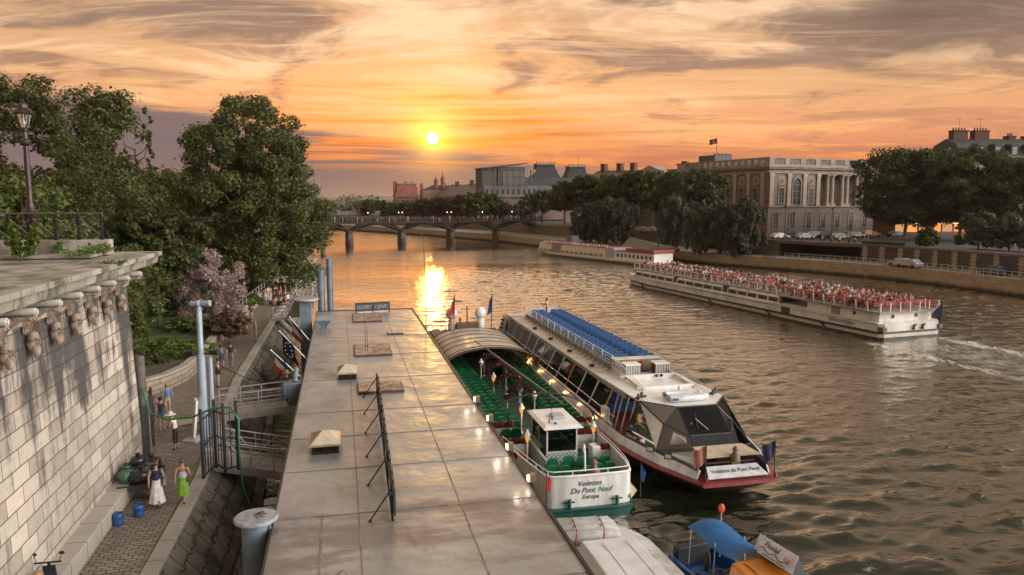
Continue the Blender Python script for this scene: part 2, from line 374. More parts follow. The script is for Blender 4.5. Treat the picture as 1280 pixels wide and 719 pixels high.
try: cy_.denoiser = 'OPENIMAGEDENOISE'; cy_.denoising_input_passes = 'RGB_ALBEDO_NORMAL'
except Exception: pass
SC.render.film_transparent = False
# ---------------------------------------------------------------- water
def water_mat():
    m, nt = newmat('river_water'); n = N(nt)
    tc = n('TexCoord').outputs['Object']; sp = n('SeparateXYZ', {0: tc})
    def wv(rot, sx, sy, sc, det=3.0, ro=.55, dist=.0, off=0):
        v = n('Mapping', {'Vector': tc, 'Rotation': (0, 0, R(rot)), 'Scale': (sx, sy, 1), 'Location': (off, off * .7, 0)}).outputs[0]
        return n('TexNoise', {'Vector': v, 'Scale': sc, 'Detail': det, 'Roughness': ro, 'Distortion': dist}).outputs[0]
    a = wv(24, .5, 1.25, .42, 2, .5, .6); b = wv(-14, .42, 1.3, 1.15, 3, .55, .8, 9); c = wv(38, .6, 1.2, 3.2, 2, .5, .3, 4); gust = wv(10, .5, 1, .035, 3, .5, .4, 30)
    def ridge(x): return n.math('SUBTRACT', 1.0, n.math('ABSOLUTE', n.math('MULTIPLY_ADD', x, 2.0, -1.0)))
    g = n.math('MULTIPLY_ADD', n.smooth(gust, .36, .62), .75, .45)
    h = n.math('ADD', n.math('MULTIPLY', a, .42), n.math('ADD', n.math('MULTIPLY', ridge(b), .27), n.math('MULTIPLY', c, .15)))
    h = n.math('MULTIPLY', h, g)
    # churned wake behind the passing tour boat
    wx = n.math('SUBTRACT', sp.outputs[0], 40.5); wy = n.math('SUBTRACT', sp.outputs[1], 69.0)
    al = n.math('ADD', n.math('MULTIPLY', wx, .29), n.math('MULTIPLY', wy, -.957)); ac = n.math('ADD', n.math('MULTIPLY', wx, .957), n.math('MULTIPLY', wy, .29))
    wn = n('TexNoise', {'Vector': n('Mapping', {'Vector': tc, 'Rotation': (0, 0, R(17)), 'Scale': (1.5, .5, 1)}).outputs[0], 'Scale': .9, 'Detail': 6.0, 'Roughness': .7, 'Distortion': 1.2}).outputs[0]
    reg = n.math('MULTIPLY', n.smooth(al, -2.5, .5), n.math('SUBTRACT', 1.0, n.smooth(al, 4.0, 24.0)))
    wid = n.math('MULTIPLY_ADD', al, .12, 3.0)
    def lane(c0, w): return n.math('SUBTRACT', 1.0, n.smooth(n.math('ABSOLUTE', n.math('SUBTRACT', ac, c0)), w * .3, w))
    lanes = n.math('MAXIMUM', n.math('MAXIMUM', lane(1.2, 1.5), lane(-7.4, .9)), n.math('MULTIPLY', lane(-3.2, 4.2), .55))
    foam = n.math('MULTIPLY', n.math('MULTIPLY', reg, lanes), n.smooth(wn, .36, .58))
    edge1 = n.math('MULTIPLY', foam, 1.0)
    h = n.math('ADD', h, n.math('MULTIPLY', n.math('MULTIPLY', reg, lanes), n.math('MULTIPLY', wn, .35)))
    bp = n('Bump', {'Height': h, 'Strength': 1.0, 'Distance': .16})
    body = n.mix(n.smooth(gust, .4, .6), (.010, .017, .008), (.020, .026, .011))
    col = n.mix(edge1, body, (.55, .58, .55))
    bs = n('BsdfDiffuse', {'Color': col}); gs = n('BsdfGlossy', {'Color': (.97, .93, .86, 1), 'Roughness': n.math('MULTIPLY_ADD', edge1, .4, .06), 'Normal': bp.outputs[0]})
    fr = n('Fresnel', {'IOR': 1.62, 'Normal': bp.outputs[0]}).outputs[0]; f = n.math('MINIMUM', n.math('MULTIPLY', fr, 2.2), .97)
    f = n.math('MULTIPLY', f, n.math('MULTIPLY_ADD', edge1, -.7, 1.0))
    mx = n('MixShader', {0: f}); nt.links.new(bs.outputs[0], mx.inputs[1]); nt.links.new(gs.outputs[0], mx.inputs[2])
    n.out(mx.outputs[0]); return m
def river():
    """one sheet: a flat reach out to the banks with a finely rippled middle where the eye can read single waves"""
    x0, x1, y0, y1, st = -14.0, 86.0, 14.0, 160.0, .20; nx, ny = int((x1 - x0) / st) + 1, int((y1 - y0) / st) + 1
    X, Y = np.meshgrid(np.linspace(x0, x1, nx), np.linspace(y0, y1, ny)); H = np.zeros_like(X); g = np.random.default_rng(12)
    for i in range(90):
        lam = .46 * (3.4 / .46) ** g.random(); an = R(102) + g.normal() * .42; k = 2 * math.pi / lam
        H += .0105 * lam ** .75 * np.sin(k * (X * math.cos(an) + Y * math.sin(an)) + g.random() * 6.283 + .5 * np.sin(.11 * X + .07 * Y + i))
    H = H / H.std(); patch = .5 + .5 * np.sin(X * .045 + 1.3 * np.sin(Y * .03)) * np.sin(Y * .05 + 1.1 * np.sin(X * .06)); amp = (.017 + .022 * patch) * (1 + .65 * (1 - ((Y - 26) / 50).clip(0, 1)))
    H = (H + .22 * (H * H - 1)) * amp
    e = np.minimum.reduce([(X - x0) / 6, (x1 - X) / 6, (Y - y0) / 3, (y1 - Y) / 30]).clip(0, 1); H *= e * e * (3 - 2 * e)
    v = np.stack([X, Y, H], -1).reshape(-1, 3); n0 = len(v); idx = np.arange(nx * ny).reshape(ny, nx)
    f = np.stack([idx[:-1, :-1], idx[:-1, 1:], idx[1:, 1:], idx[1:, :-1]], -1).reshape(-1, 4)
    o = np.array([(-1200, -80, 0), (1200, -80, 0), (1200, 700, 0), (-1200, 700, 0), (x0, y0, 0), (x1, y0, 0), (x1, y1, 0), (x0, y1, 0)], float)
    f2 = np.array([(0, 1, 5, 4), (1, 2, 6, 5), (2, 3, 7, 6), (3, 0, 4, 7)]) + n0
    v = np.concatenate([v, o]); f = np.concatenate([f, f2]).astype(np.int32); me = bpy.data.meshes.new('water')
    me.vertices.add(len(v)); me.vertices.foreach_set('co', v.ravel()); me.loops.add(f.size); me.loops.foreach_set('vertex_index', f.ravel()); me.polygons.add(len(f))
    me.polygons.foreach_set('loop_start', np.arange(0, f.size, 4, dtype=np.int32)); me.polygons.foreach_set('loop_total', np.full(len(f), 4, dtype=np.int32)); me.polygons.foreach_set('use_smooth', np.ones(len(f), dtype=bool))
    me.materials.append(water_mat()); me.update(calc_edges=True); ob = bpy.data.objects.new('water', me); COL.objects.link(ob); tag(ob, kind='structure')
river()

# ---------------------------------------------------------------- grounds
GRASS = mat('lawn_grass', (.07, .12, .025), .9, var=.2, scale=1.5, bump=.6, bscale=30)
EARTH = mat('park_earth', (.10, .085, .06), .95, var=.2, scale=.6, bump=.4)
ASPH = mat('asphalt', (.06, .058, .055), .9, var=.15, scale=.5)
COBBLE = stone('cobbles', (0, 1), .34, .17, (.15, .12, .095), (.37, .31, .25), (.05, .042, .034), .55, .022, .05, big=.22, jit_=1.5)
FARCOB = stone('far_quay_stone', (0, 1), 1.6, .8, (.24, .20, .16), (.33, .28, .23), (.16, .13, .10), .85, .02, .01)
COPING = stone('coping_stone', (1, 0), 1.4, 3.0, (.32, .29, .25), (.42, .38, .33), (.12, .10, .08), .8, .02, .02, big=.5)
BANKST = stone('bank_stone', (1, 0), .95, .42, (.14, .125, .10), (.25, .22, .18), (.05, .045, .035), .85, .03, .05, moss=(.045, .055, .02), big=.5, jit_=.8)
QUAYST = stone('quay_ashlar', (3 - 3, 2), 1.1, .42, (.36, .28, .19), (.48, .38, .27), (.20, .16, .11), .85, .02, .04, big=.3) if False else None
def wallstone(name, bw, bh, c1, c2, mo, **k):      # pattern for walls that turn: uses distance along x+y
    if name in MATS: return MATS[name]
    m, nt = newmat(name); n = N(nt); tc = n('TexCoord').outputs['Object']; sp = n('SeparateXYZ', {0: tc})
    a = n.math('SUBTRACT', sp.outputs[1], n.math('MULTIPLY', sp.outputs[0], .6))
    uv = n('CombineXYZ', {0: a, 1: sp.outputs[2], 2: 0.0}).outputs[0]
    br = n('TexBrick', {'Vector': uv, 'Color1': (0, 0, 0, 1), 'Color2': (1, 1, 1, 1), 'Scale': 1.0, 'Mortar Size': k.get('mort', .02), 'Brick Width': bw, 'Row Height': bh})
    n1 = n('TexNoise', {'Vector': tc, 'Scale': k.get('sc', .8), 'Detail': 7.0, 'Roughness': .7})
    t = n.math('ADD', n.math('MULTIPLY', br.outputs['Color'], .4), n.math('MULTIPLY_ADD', n1.outputs[0], 1.3, -.4), clamp=True)
    c = n.mix(br.outputs['Fac'], n.mix(t, c1, c2), mo)
    if 'wet' in k: c = n.mix(n.math('SUBTRACT', 1.0, n.smooth(n.math('MULTIPLY_ADD', n1.outputs[0], .8, n.math('ADD', sp.outputs[2], -.4)), k['wet'][0], k['wet'][1])), c, (.035, .03, .022))
    bp = n('Bump', {'Height': n.math('ADD', n1.outputs[0], n.math('MULTIPLY', br.outputs['Fac'], -1.0)), 'Strength': .7, 'Distance': .06})
    n.out(n('BsdfPrincipled', {'Base Color': c, 'Roughness': .88, 'Normal': bp.outputs[0]}).outputs[0]); MATS[name] = m; return m
QSTONE = wallstone('quay_stone', 1.3, .45, (.30, .22, .14), (.50, .38, .26), (.16, .12, .08), wet=(.15, .9))
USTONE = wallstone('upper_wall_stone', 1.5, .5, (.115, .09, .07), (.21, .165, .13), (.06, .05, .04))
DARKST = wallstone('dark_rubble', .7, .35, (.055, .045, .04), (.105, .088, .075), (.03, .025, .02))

def river_struct(name, mb, m, smooth=False):
    o = mb.build(name, m, smooth=smooth); o.rotation_euler = (0, 0, AZ); return tag(o, kind='structure')
# near (left) quay; the coordinates are (t, s): across and along the moored boats
COP = [(-5.55, 4), (-5.5, 22), (-5.4, 30), (-5.9, 40), (-6.2, 47), (-6.05, 73), (-5.6, 96), (-4.9, 130), (-4.6, 147)]
GAR = [(-30, 41.5), (-12.5, 42.2), (-10.9, 43.8), (-9.9, 45.4), (-9.3, 47.5), (-9.05, 51), (-9.25, 62), (-8.4, 87), (-6.6, 120), (-5.3, 140)]
mb = MB(); mb.poly([(t, s, 2.2) for t, s in COP] + [(-4.9, 147, 2.2)] + [(t - .1, s, 2.2) for t, s in reversed(GAR)] + [(-30, 4, 2.2)])
river_struct('quay', mb, COBBLE)
mb = MB(); rings = []
for t, s in COP: rings.append([(t - .42, s, 2.2), (t - .42, s, 2.29), (t, s, 2.29), (t + .05, s, 2.2), (t + .05, s, 1.95), (t - .42, s, 1.95)])
mb.loft(rings); river_struct('quay_kerb', mb, COPING)
mb = MB(); rings = []
for t, s in COP: rings.append([(t - .3, s, -1), (t + .05, s, 2.1), (t + 1.5, s, .48), (t + 1.55, s, .30), (t + 1.95, s, .26), (t + 1.98, s, -1)])
mb.loft(rings); river_struct('quay_bank', mb, BANKST)
mb = MB(); mb.poly([(t - .25, s, 3.0) for t, s in GAR] + [(-70, 140, 3.0), (-70, 41.5, 3.0)]); river_struct('park_ground', mb, EARTH)
mb = MB(); mb.poly([(-11.5, 48, 3.02), (-11.5, 66, 3.02), (-14, 100, 3.02), (-40, 100, 3.02), (-40, 48, 3.02)]); river_struct('lawn', mb, GRASS)
mb = MB(); mb.poly([(-45, 79, 3.03), (-16, 75, 3.03), (-15.5, 79, 3.03), (-45, 84, 3.03)]); river_struct('garden_path', mb, mat('gravel', (.42, .36, .29), .95, var=.1))
# right bank
FP = [(80, -60), (78, 30), (74.5, 70), (69.8, 100.6), (66.7, 114), (61.5, 126.5), (53.2, 138.5), (42.5, 152), (34.5, 166), (22, 190), (7.5, 217), (-5, 243), (-23, 271), (-50, 310), (-110, 380), (-230, 480)]
UP = [(90, -60), (87, 30), (81.5, 70), (75, 103), (71, 118), (67, 129), (64.2, 134), (53.3, 148.5), (49.6, 153), (46, 170), (34, 195), (20, 222), (6, 252), (-12, 284), (-38, 324), (-98, 394), (-220, 492)]
mb = MB(); mb.mi = 0; mb.poly([(x, y, 2.3) for x, y in FP] + [(x, y, 2.3) for x, y in reversed(UP)])
mb.mi = 1
for a, b in zip(FP, FP[1:]): mb.poly([(a[0], a[1], -1), (b[0], b[1], -1), (b[0], b[1], 2.3), (a[0], a[1], 2.3)])
tag(mb.build('lower_quay', [FARCOB, QSTONE]), kind='structure')
mb = MB(); mb.poly([(x + .2, y + .2, 4.8) for x, y in UP] + [(-220, 700, 4.8), (1200, 700, 4.8), (1200, -60, 4.8)]); tag(mb.build('upper_quay_road', ASPH), kind='structure')
mb = MB(); mb.poly([(-4000, 500, 4.0), (4000, 500, 4.0), (4000, 7000, 4.0), (-4000, 7000, 4.0)]); mb.poly([(-4000, 500, -1), (4000, 500, -1), (4000, 500, 4), (-4000, 500, 4)]); tag(mb.build('far_ground', EARTH), kind='structure')
mb = MB(); mb.poly([(-900, 40, 4.5), (-110, 40, 4.5), (-105, 300, 4.5), (-140, 500, 4.5), (-900, 500, 4.5)]); mb.poly([(-110, 40, -1), (-105, 300, -1), (-105, 300, 4.5), (-110, 40, 4.5)]); mb.poly([(-105, 300, -1), (-140, 500, -1), (-140, 500, 4.5), (-105, 300, 4.5)])
tag(mb.build('left_bank_ground', EARTH), kind='structure')
# hills on the horizon
mb = MB(); rings = []
for i in range(61):
    x = -2600 + i * 90; hgt = 26 + 26 * math.sin(i * .23 + 1) + 9 * math.sin(i * .9) + 5 * math.sin(i * 2.3)
    rings.append([(x, 2500, 0), (x, 2500, max(14, hgt * .55)), (x, 2750, max(18, hgt)), (x, 3300, 0)])
mb.loft(rings); tag(mb.build('distant_hills', mat('hill_haze', (.16, .15, .14), .95, var=.1, scale=.01), smooth=True), kind='structure')

# ---------------------------------------------------------------- stone bridge bastion at the left
WALLST = stone('bridge_ashlar', (1, 2), 1.05, .50, (.20, .17, .135), (.62, .555, .47), (.12, .105, .09), .85, .018, .06, jit_=.16, stain=(4.5, 9.2, (.045, .042, .042)), big=.22)
CORN = stone('cornice_stone', (1, 2), 1.9, 4.0, (.22, .195, .165), (.42, .385, .335), (.10, .085, .07), .85, .015, .03, big=.9, moss=(.10, .09, .06))
LEDGE = stone('terrace_slabs', (1, 0), 1.7, 1.0, (.23, .21, .175), (.42, .385, .33), (.07, .065, .045), .85, .02, .03, moss=(.06, .07, .025), big=.6)
br = rthing('stone_bridge', 'pale stone bridge bastion streaked with soot, carved masks under its cornice', 'bridge')
mb = MB(); mb.loft([[(-30, 5, 2.0), (-8.3, 5, 2.0), (-8.6, 5, 9.62), (-30, 5, 9.62)], [(-30, 33, 2.0), (-8.3, 33, 2.0), (-8.6, 33, 9.62), (-30, 33, 9.62)]]); mb.build('wall', WALLST, br)
mb = MB(); mb.b2(-9, -7.72, 5, 29.2, 2.19, 2.78); mb.build('plinth', COPING, br, bevel=.03)
mb = MB(); mb.b2(-30, -8.52, 5, 33.06, 9.62, 10.297)
mb.build('frieze', CORN, br)
mb = MB(); prof = [(-8.6, 10.30), (-7.85, 10.33), (-7.8, 10.42), (-7.58, 10.46), (-7.52, 10.72), (-7.38, 10.76), (-7.38, 10.92), (-30, 10.95), (-30, 10.30)]
rings = []
for s, k in ((5, 0), (33.0, 0), (33.9, 1)):
    rings.append([(t, s if k == 0 else s - .9 * (1 - min(1, max(0, (t + 8.6) / 1.2))) * 0, zz) for t, zz in prof])
mb.loft(rings); mb.build('cornice', [LEDGE], br)
mb = MB(); mb.b2(-30, -8.7, 31.2, 31.95, 10.96, 11.54); mb.build('parapet_block', CORN, br, bevel=.03)
mb = MB(); mb.b2(-29, -8.9, 29.7, 31.19, 10.955, 11.06); mb.build('parapet_step', CORN, br, bevel=.02)
CARVE = mat('carved_stone', (.33, .25, .19), .9, var=.25, scale=3.5, bump=.6, bscale=14)
ROLLST = mat('roller_stone', (.55, .52, .47), .85, var=.15, scale=3)
# one corbel with its roller and carved head, then copies
def corbel_mesh():
    mb = MB(); prof = []
    for i in range(9):
        a = i / 8; prof.append((-.0 + .82 * (1 - math.cos(a * math.pi / 2)) + .02, -.62 + .62 * math.sin(a * math.pi / 2)))
    prof = [(0, -.62)] + prof + [(.84, .06), (0, .06)]
    mb.ext([(u, v) for u, v in prof], 'y', -.27, .27)
    for y in (-.19, 0, .19): mb.ext([(u + .03, v - .03) for u, v in prof[1:-2]] + [(u + .0, v + .02) for u, v in reversed(prof[1:-2])], 'y', y - .05, y + .05)
    return mb
def head_mesh(k):
    rn = random.Random(k); mb = MB()
    mb.ell((.20, 0, -.02), .22, .20, .30, 12, 9)
    mb.ell((.40, 0, .0), .075, .05, .10, 8, 6); mb.ell((.37, -.09, .1), .07, .075, .035, 8, 5); mb.ell((.37, .09, .1), .07, .075, .035, 8, 5)   # nose, brows
    mb.ell((.36, -.1, -.03), .06, .06, .05, 8, 5); mb.ell((.36, .1, -.03), .06, .06, .05, 8, 5)          # cheeks
    mb.ell((.36, 0, -.13), .06, .09, .028, 8, 5)
    for i in range(9): a = (i - 4) * .35; mb.ell((.28 + .06 * rn.random(), .17 * math.sin(a), -.24 - .07 * math.cos(a)), .08, .05, .13 + .05 * rn.random(), 7, 5)   # beard locks
    for i in range(9): a = (i - 4) * .38; mb.ell((.24, .22 * math.sin(a), .10 + .17 * math.cos(a)), .10, .075, .075, 7, 5)                 # hair
    return mb
c0 = corbel_mesh().build('corbel', CARVE, None, smooth=True); r0 = MB(); r0.tube((-.1, 0, .17), (.90, 0, .17), .105, n=12); r0.tube((.90, 0, .17), (.94, 0, .17), .07, n=12); r0 = r0.build('scroll_roller', ROLLST, None, smooth=True)
for k in range(11):
    s = 31.4 - 1.72 * k
    c = c0 if k == 0 else part(c0, br); c.parent = br; c.location = (-8.55, s, 10.03)
    r = r0 if k == 0 else part(r0, c); r.parent = c
    h = head_mesh(k).build('carved_mask', CARVE, c, smooth=True); h.location = (-.02, 0, -.90); h.scale = (.80, .80, .88)
# railing on the parapet
rl = rthing('iron_railing', 'black iron railing with crossed bars on the pale stone parapet', 'railing', 0, 31.55, 11.54)
mb = MB(); mb.bar((-30, 0, 1.02), (-8.95, 0, 1.02), .09, .05); mb.build('top_rail', mat('lit_rail_iron', (.16, .14, .12), .35, metal=.6), rl)  # paler iron: the light caught on the rail top is in its colour
mb = MB()
for zz in (.1, .86): mb.bar((-30, 0, zz), (-8.95, 0, zz), .03, .03)
for i in range(2): mb.bar((-30, .015, .3 + .3 * i), (-8.95, .015, .2 + .07 * i), .008, .008)
mb.build('lower_rail', DKIRON, rl)
mp = MB(); mp.bar((0, 0, 0), (0, 0, 1.0), .085, .085); mp.box(0, 0, .03, .12, .12, .06); mp.ell((0, 0, .5), .055, .055, .07, 8, 5); p0 = mp.build('post', DKIRON, rl)
mx = MB(); mx.bar((0, 0, .1), (.8, 0, .86), .045, .03); mx.bar((0, .004, .86), (.8, .004, .1), .045, .03); mx.ell((.4, 0, .48), .05, .03, .05, 8, 5); x0 = mx.build('crossed_bars', mat('rail_iron', (.15, .135, .12), .35, metal=.5), rl)
for i in range(22):
    p = p0 if i == 0 else part(p0, rl); p.location = (-8.98 - .8 * i, 0, 0)
    x = x0 if i == 0 else part(x0, rl); x.location = (-8.98 - .8 * (i + 1), 0, 0)
# lamp post on the terrace
lp = rthing('street_lamp', 'old cast iron street lamp with glass lantern behind the crossed railing', 'street lamp', -11.9, 33.0, 10.95)
lp.rotation_euler[2] += .2
IRONB = mat('painted_iron', (.06, .042, .038), .4, metal=.5, var=.2, scale=6)
mb = MB(); mb.box(0, 0, .25, .62, .62, .5); mb.lathe([(.27, .5), (.30, .56), (.24, .66), (.22, 1.0), (.25, 1.06), (.2, 1.12), (.27, 1.5), (.30, 1.58), (.20, 1.70), (.135, 1.95)], 12); mb.build('base', IRONB, lp, smooth=True)
mb = MB(); mb.lathe([(.13, 1.95), (.105, 2.1), (.10, 3.9), (.09, 4.2), (.15, 4.25), (.19, 4.32), (.19, 4.40), (.1, 4.48), (.075, 4.75), (.11, 4.8), (.11, 4.84), (.07, 4.9)], 12); mb.build('post', IRONB, lp, smooth=True)
ln = MB()
for i in range(4):
    a = R(45 + 90 * i); ln.bar((.13 * math.cos(a), .13 * math.sin(a), 4.9), (.29 * math.cos(a), .29 * math.sin(a), 5.42), .03)
ln.lathe([(.36, 5.42), (.38, 5.46), (.30, 5.56), (.2, 5.66), (.19, 5.78), (.1, 5.84), (.05, 5.9), (.06, 5.95), (.01, 6.02)], 8)
for i in range(8): a = R(45 * i); ln.ell((.33 * math.cos(a), .33 * math.sin(a), 5.5), .03, .03, .06, 6, 4)
l = ln.build('lantern', IRONB, lp)
mb = MB(); mb.lathe([(.12, 4.92), (.255, 5.41)], 4, caps=False); g = mb.build('glass', glass('lamp_glass', (.8, .8, .75), .3), l); g.rotation_euler = (0, 0, 0)
mb = MB(); mb.ell((0, 0, 5.1), .05, .05, .11, 8, 6); mb.build('mantle', mat('frosted', (.8, .78, .7), .4), l)

# ---------------------------------------------------------------- garden wall, park rails
GWALL = wallstone('garden_wall_stone', .75, .3, (.20, .16, .12), (.36, .29, .22), (.10, .08, .06), sc=1.5)
gw = rthing('garden_wall', 'low curved rubble wall between the cobbled quay and the park', 'wall')
mb = MB(); mb.wall(GAR, 1.9, 3.05, -.4); mb.build('wall', GWALL, gw)
mb = MB(); mb.wall([(t + .04, s) for t, s in GAR], 3.05, 3.16, -.5); mb.build('coping', COPING, gw)
rg = rthing('garden_railing', 'grey metal handrail on the garden wall beside the pink shrub', 'railing', 0, 0, 3.16)
gp = [(-9.3 - .1, 60), (-8.9 - .1, 72), (-8.5, 84), (-7.9, 96)]
mb = MB()
for zz in (.95, .5): mb.path([(t, s, zz) for t, s in gp], .035, 6)
mb.build('rails', STEEL, rg)
p0 = None
for t, s in [(t0 + (t1 - t0) * k / 6, s0 + (s1 - s0) * k / 6) for (t0, s0), (t1, s1) in zip(gp, gp[1:]) for k in range(6)]:
    if p0 is None:
        mb = MB(); mb.tube((0, 0, 0), (0, 0, .95), .03, n=6); p0 = mb.build('post', STEEL, rg); q = p0
    else: q = part(p0, rg)
    q.location = (t, s, 0)
pr = rthing('park_railing', 'dark curved double pipe rail beside the lawn behind the bright hedge', 'railing', 0, 0, 3.02)
mb = MB()
for zz in (.85, .45): mb.path([(-22, 52, zz), (-19, 51.6, zz), (-16.5, 51.8, zz), (-14.2, 53, zz), (-13.2, 55, zz)], .05, 6)
mb.build('rails', DKIRON, pr)
for t, s in ((-20.5, 51.8), (-17.5, 51.7), (-14.8, 52.6), (-13.2, 55)): mb = MB(); mb.tube((t, s, 0), (t, s, .86), .05, n=6); mb.build('post', DKIRON, pr)

# ---------------------------------------------------------------- right bank walls
qw = thing('quay_wall', 'long upper quay wall with dark panels between pale stone pilasters and a wide dark underpass', 'wall')
seg1 = UP[:7]; seg2 = UP[7:9]
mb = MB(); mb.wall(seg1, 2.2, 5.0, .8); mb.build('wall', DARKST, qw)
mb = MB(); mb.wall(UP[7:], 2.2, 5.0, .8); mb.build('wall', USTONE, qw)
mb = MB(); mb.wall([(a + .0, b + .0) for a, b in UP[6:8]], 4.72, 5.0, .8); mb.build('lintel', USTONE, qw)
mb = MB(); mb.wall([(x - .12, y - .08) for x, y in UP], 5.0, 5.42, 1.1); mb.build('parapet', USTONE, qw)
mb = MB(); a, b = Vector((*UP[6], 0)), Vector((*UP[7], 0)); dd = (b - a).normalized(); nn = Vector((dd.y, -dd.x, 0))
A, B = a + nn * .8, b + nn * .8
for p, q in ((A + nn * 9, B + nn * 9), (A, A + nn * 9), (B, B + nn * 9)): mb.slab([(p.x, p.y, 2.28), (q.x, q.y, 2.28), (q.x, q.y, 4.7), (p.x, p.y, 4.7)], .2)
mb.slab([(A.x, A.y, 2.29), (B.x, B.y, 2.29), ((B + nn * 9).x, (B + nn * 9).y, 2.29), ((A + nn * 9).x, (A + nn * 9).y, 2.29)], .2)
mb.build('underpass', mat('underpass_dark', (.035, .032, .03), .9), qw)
# pilasters of pale rough stone on the dark wall
PILST = wallstone('pilaster_stone', .5, .3, (.28, .22, .16), (.44, .36, .27), (.10, .08, .06), sc=2)
def along(line, px):     # point of a plan line seen in a given direction
    a = (px - 640) / F / 1.0067
    for (x0, y0), (x1, y1) in zip(line, line[1:]):
        f0, f1 = x0 - a * y0, x1 - a * y1
        if f0 * f1 <= 0 and y0 > 5: k = f0 / (f0 - f1); return x0 + (x1 - x0) * k, y0 + (y1 - y0) * k, math.atan2(y1 - y0, x1 - x0)
for px in (1085, 1107, 1130, 1151, 1174, 1199, 1223, 1252, 1284):
    x, y, an = along(UP, px); mb = MB(); rn = random.Random(px)
    for i in range(9): mb.box(0, 0, .15 + .3 * i, .75 + .45 * (i % 2) + rn.uniform(-.1, .1), .3, .29)
    q = mb.build('pilaster', PILST, qw, bevel=.02); q.location = (x, y, 2.3); q.rotation_euler = (0, 0, an)
qr = thing('quay_railing', 'pale metal railing along the edge of the sunlit lower quay', 'railing')
FPo = [(x + .5, y + .35) for x, y in FP]; line = []
for px in range(984, 1300, 9):
    r_ = along(FPo, px)
    if r_: line.append((r_[0], r_[1]))
line += [(72, 90), (74.5, 75)]
RAILP = mat('pale_rail_paint', (.40, .38, .35), .5)
mb = MB()
for zz in (.55, 1.0): mb.path([(x, y, 2.3 + zz) for x, y in line], .035, 5)
mb.build('rails', RAILP, qr); mb = MB(); mb.tube((0, 0, 0), (0, 0, 1.0), .05, n=6); p0 = mb.build('post', RAILP, qr)
for i, (x, y) in enumerate(line): q = p0 if i == 0 else part(p0, qr); q.location = (x, y, 2.3)
# ramp and buttress at the far quay
rp = thing('quay_ramp', 'sloping stone ramp block against the far quay wall under the willows', 'ramp')
x0, y0 = G(775, 313, 2.3); x1, y1 = G(840, 317, 2.3)
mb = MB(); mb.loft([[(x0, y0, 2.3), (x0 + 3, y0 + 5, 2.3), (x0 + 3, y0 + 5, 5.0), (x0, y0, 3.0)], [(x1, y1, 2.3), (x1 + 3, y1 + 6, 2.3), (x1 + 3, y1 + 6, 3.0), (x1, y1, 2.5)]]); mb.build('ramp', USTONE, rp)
# ---------------------------------------------------------------- the palace with the colonnade
PSTONE = stone('palace_stone', (0, 2), 1.6, .7, (.165, .125, .095), (.27, .21, .165), (.17, .13, .10), .85, .008, .01, big=.12)
PTRIM = mat('palace_trim', (.33, .27, .22), .85, var=.14, scale=.6)
PCOL = mat('palace_column', (.42, .35, .29), .8, var=.12, scale=.8)
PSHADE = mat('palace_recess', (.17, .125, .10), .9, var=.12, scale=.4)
SLATE = mat('slate_roof', (.035, .036, .038), .8, var=.15, scale=.5); ZINC = mat('zinc_roof', (.06, .065, .072), .65, var=.12, scale=.4, metal=.3)
PANEG = mat('old_window', (.035, .045, .05), .2, var=.1, spec=.7)
lv = thing('palace', 'long classical stone palace with paired columns and balustraded roof above the right bank', 'palace', (64, 187, 4.8), R(25))
LX, LY, Z1, Z2, Z3, Z4 = 72.0, 38.0, 7.0, 15.2, 16.8, 19.2
mb = MB(); mb.b2(0, LX, .9, LY, 0, Z1 - .25); mb.b2(0, LX, .0, .9, 0, Z1 - .25); mb.build('lower_wall', PSTONE, lv)
mb = MB(); mb.b2(0, 17.4, 0, 1.5, Z1, Z2); mb.b2(0, .5, 1.5, LY, Z1, Z2); mb.b2(.5, LX, 5.0, 5.5, Z1, Z2); mb.b2(17.0, 17.4, 1.5, 5, Z1, Z2); mb.build('upper_wall', PSTONE, lv)
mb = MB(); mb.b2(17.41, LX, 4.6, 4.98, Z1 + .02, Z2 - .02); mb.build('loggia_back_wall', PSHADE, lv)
mb = MB(); mb.b2(-.3, LX, -.3, LY, Z1 - .25, Z1); mb.build('string_course', PTRIM, lv)
mb = MB(); mb.b2(-.25, LX, -.25, LY, Z2, Z2 + .7); mb.b2(-.15, LX, -.15, LY, Z2 + .7, Z3 - .5); mb.b2(-.9, LX, -.9, LY + .2, Z3 - .5, Z3 - .1); mb.b2(-1.2, LX, -1.2, LY + .4, Z3 - .1, Z3 + .3); mb.build('entablature', PTRIM, lv)
mb = MB(); mb.b2(0, LX, 0, .5, Z3 + .3, Z3 + .7); mb.b2(0, .5, .5, LY, Z3 + .3, Z3 + .7); mb.b2(0, LX, 0, .5, Z4 - .3, Z4); mb.b2(0, .5, .5, LY, Z4 - .3, Z4)
for i in range(15): mb.b2(i * 5.2, i * 5.2 + 1.6, 0.02, .48, Z3 + .7, Z4 - .3); mb.b2(.02, .48, .5 + i * 2.5, 1.6 + i * 2.5, Z3 + .7, Z4 - .3)
for i in range(170): mb.b2(i * .42, i * .42 + .2, .15, .35, Z3 + .7, Z4 - .3)
for i in range(88): mb.b2(.15, .35, .5 + i * .42, .5 + i * .42 + .2, Z3 + .7, Z4 - .3)
mb.build('balustrade', PTRIM, lv)
mb = MB(); mb.b2(1, LX, 1, LY, Z3 + .3, Z3 + 1.1); mb.build('roof', ZINC, lv)
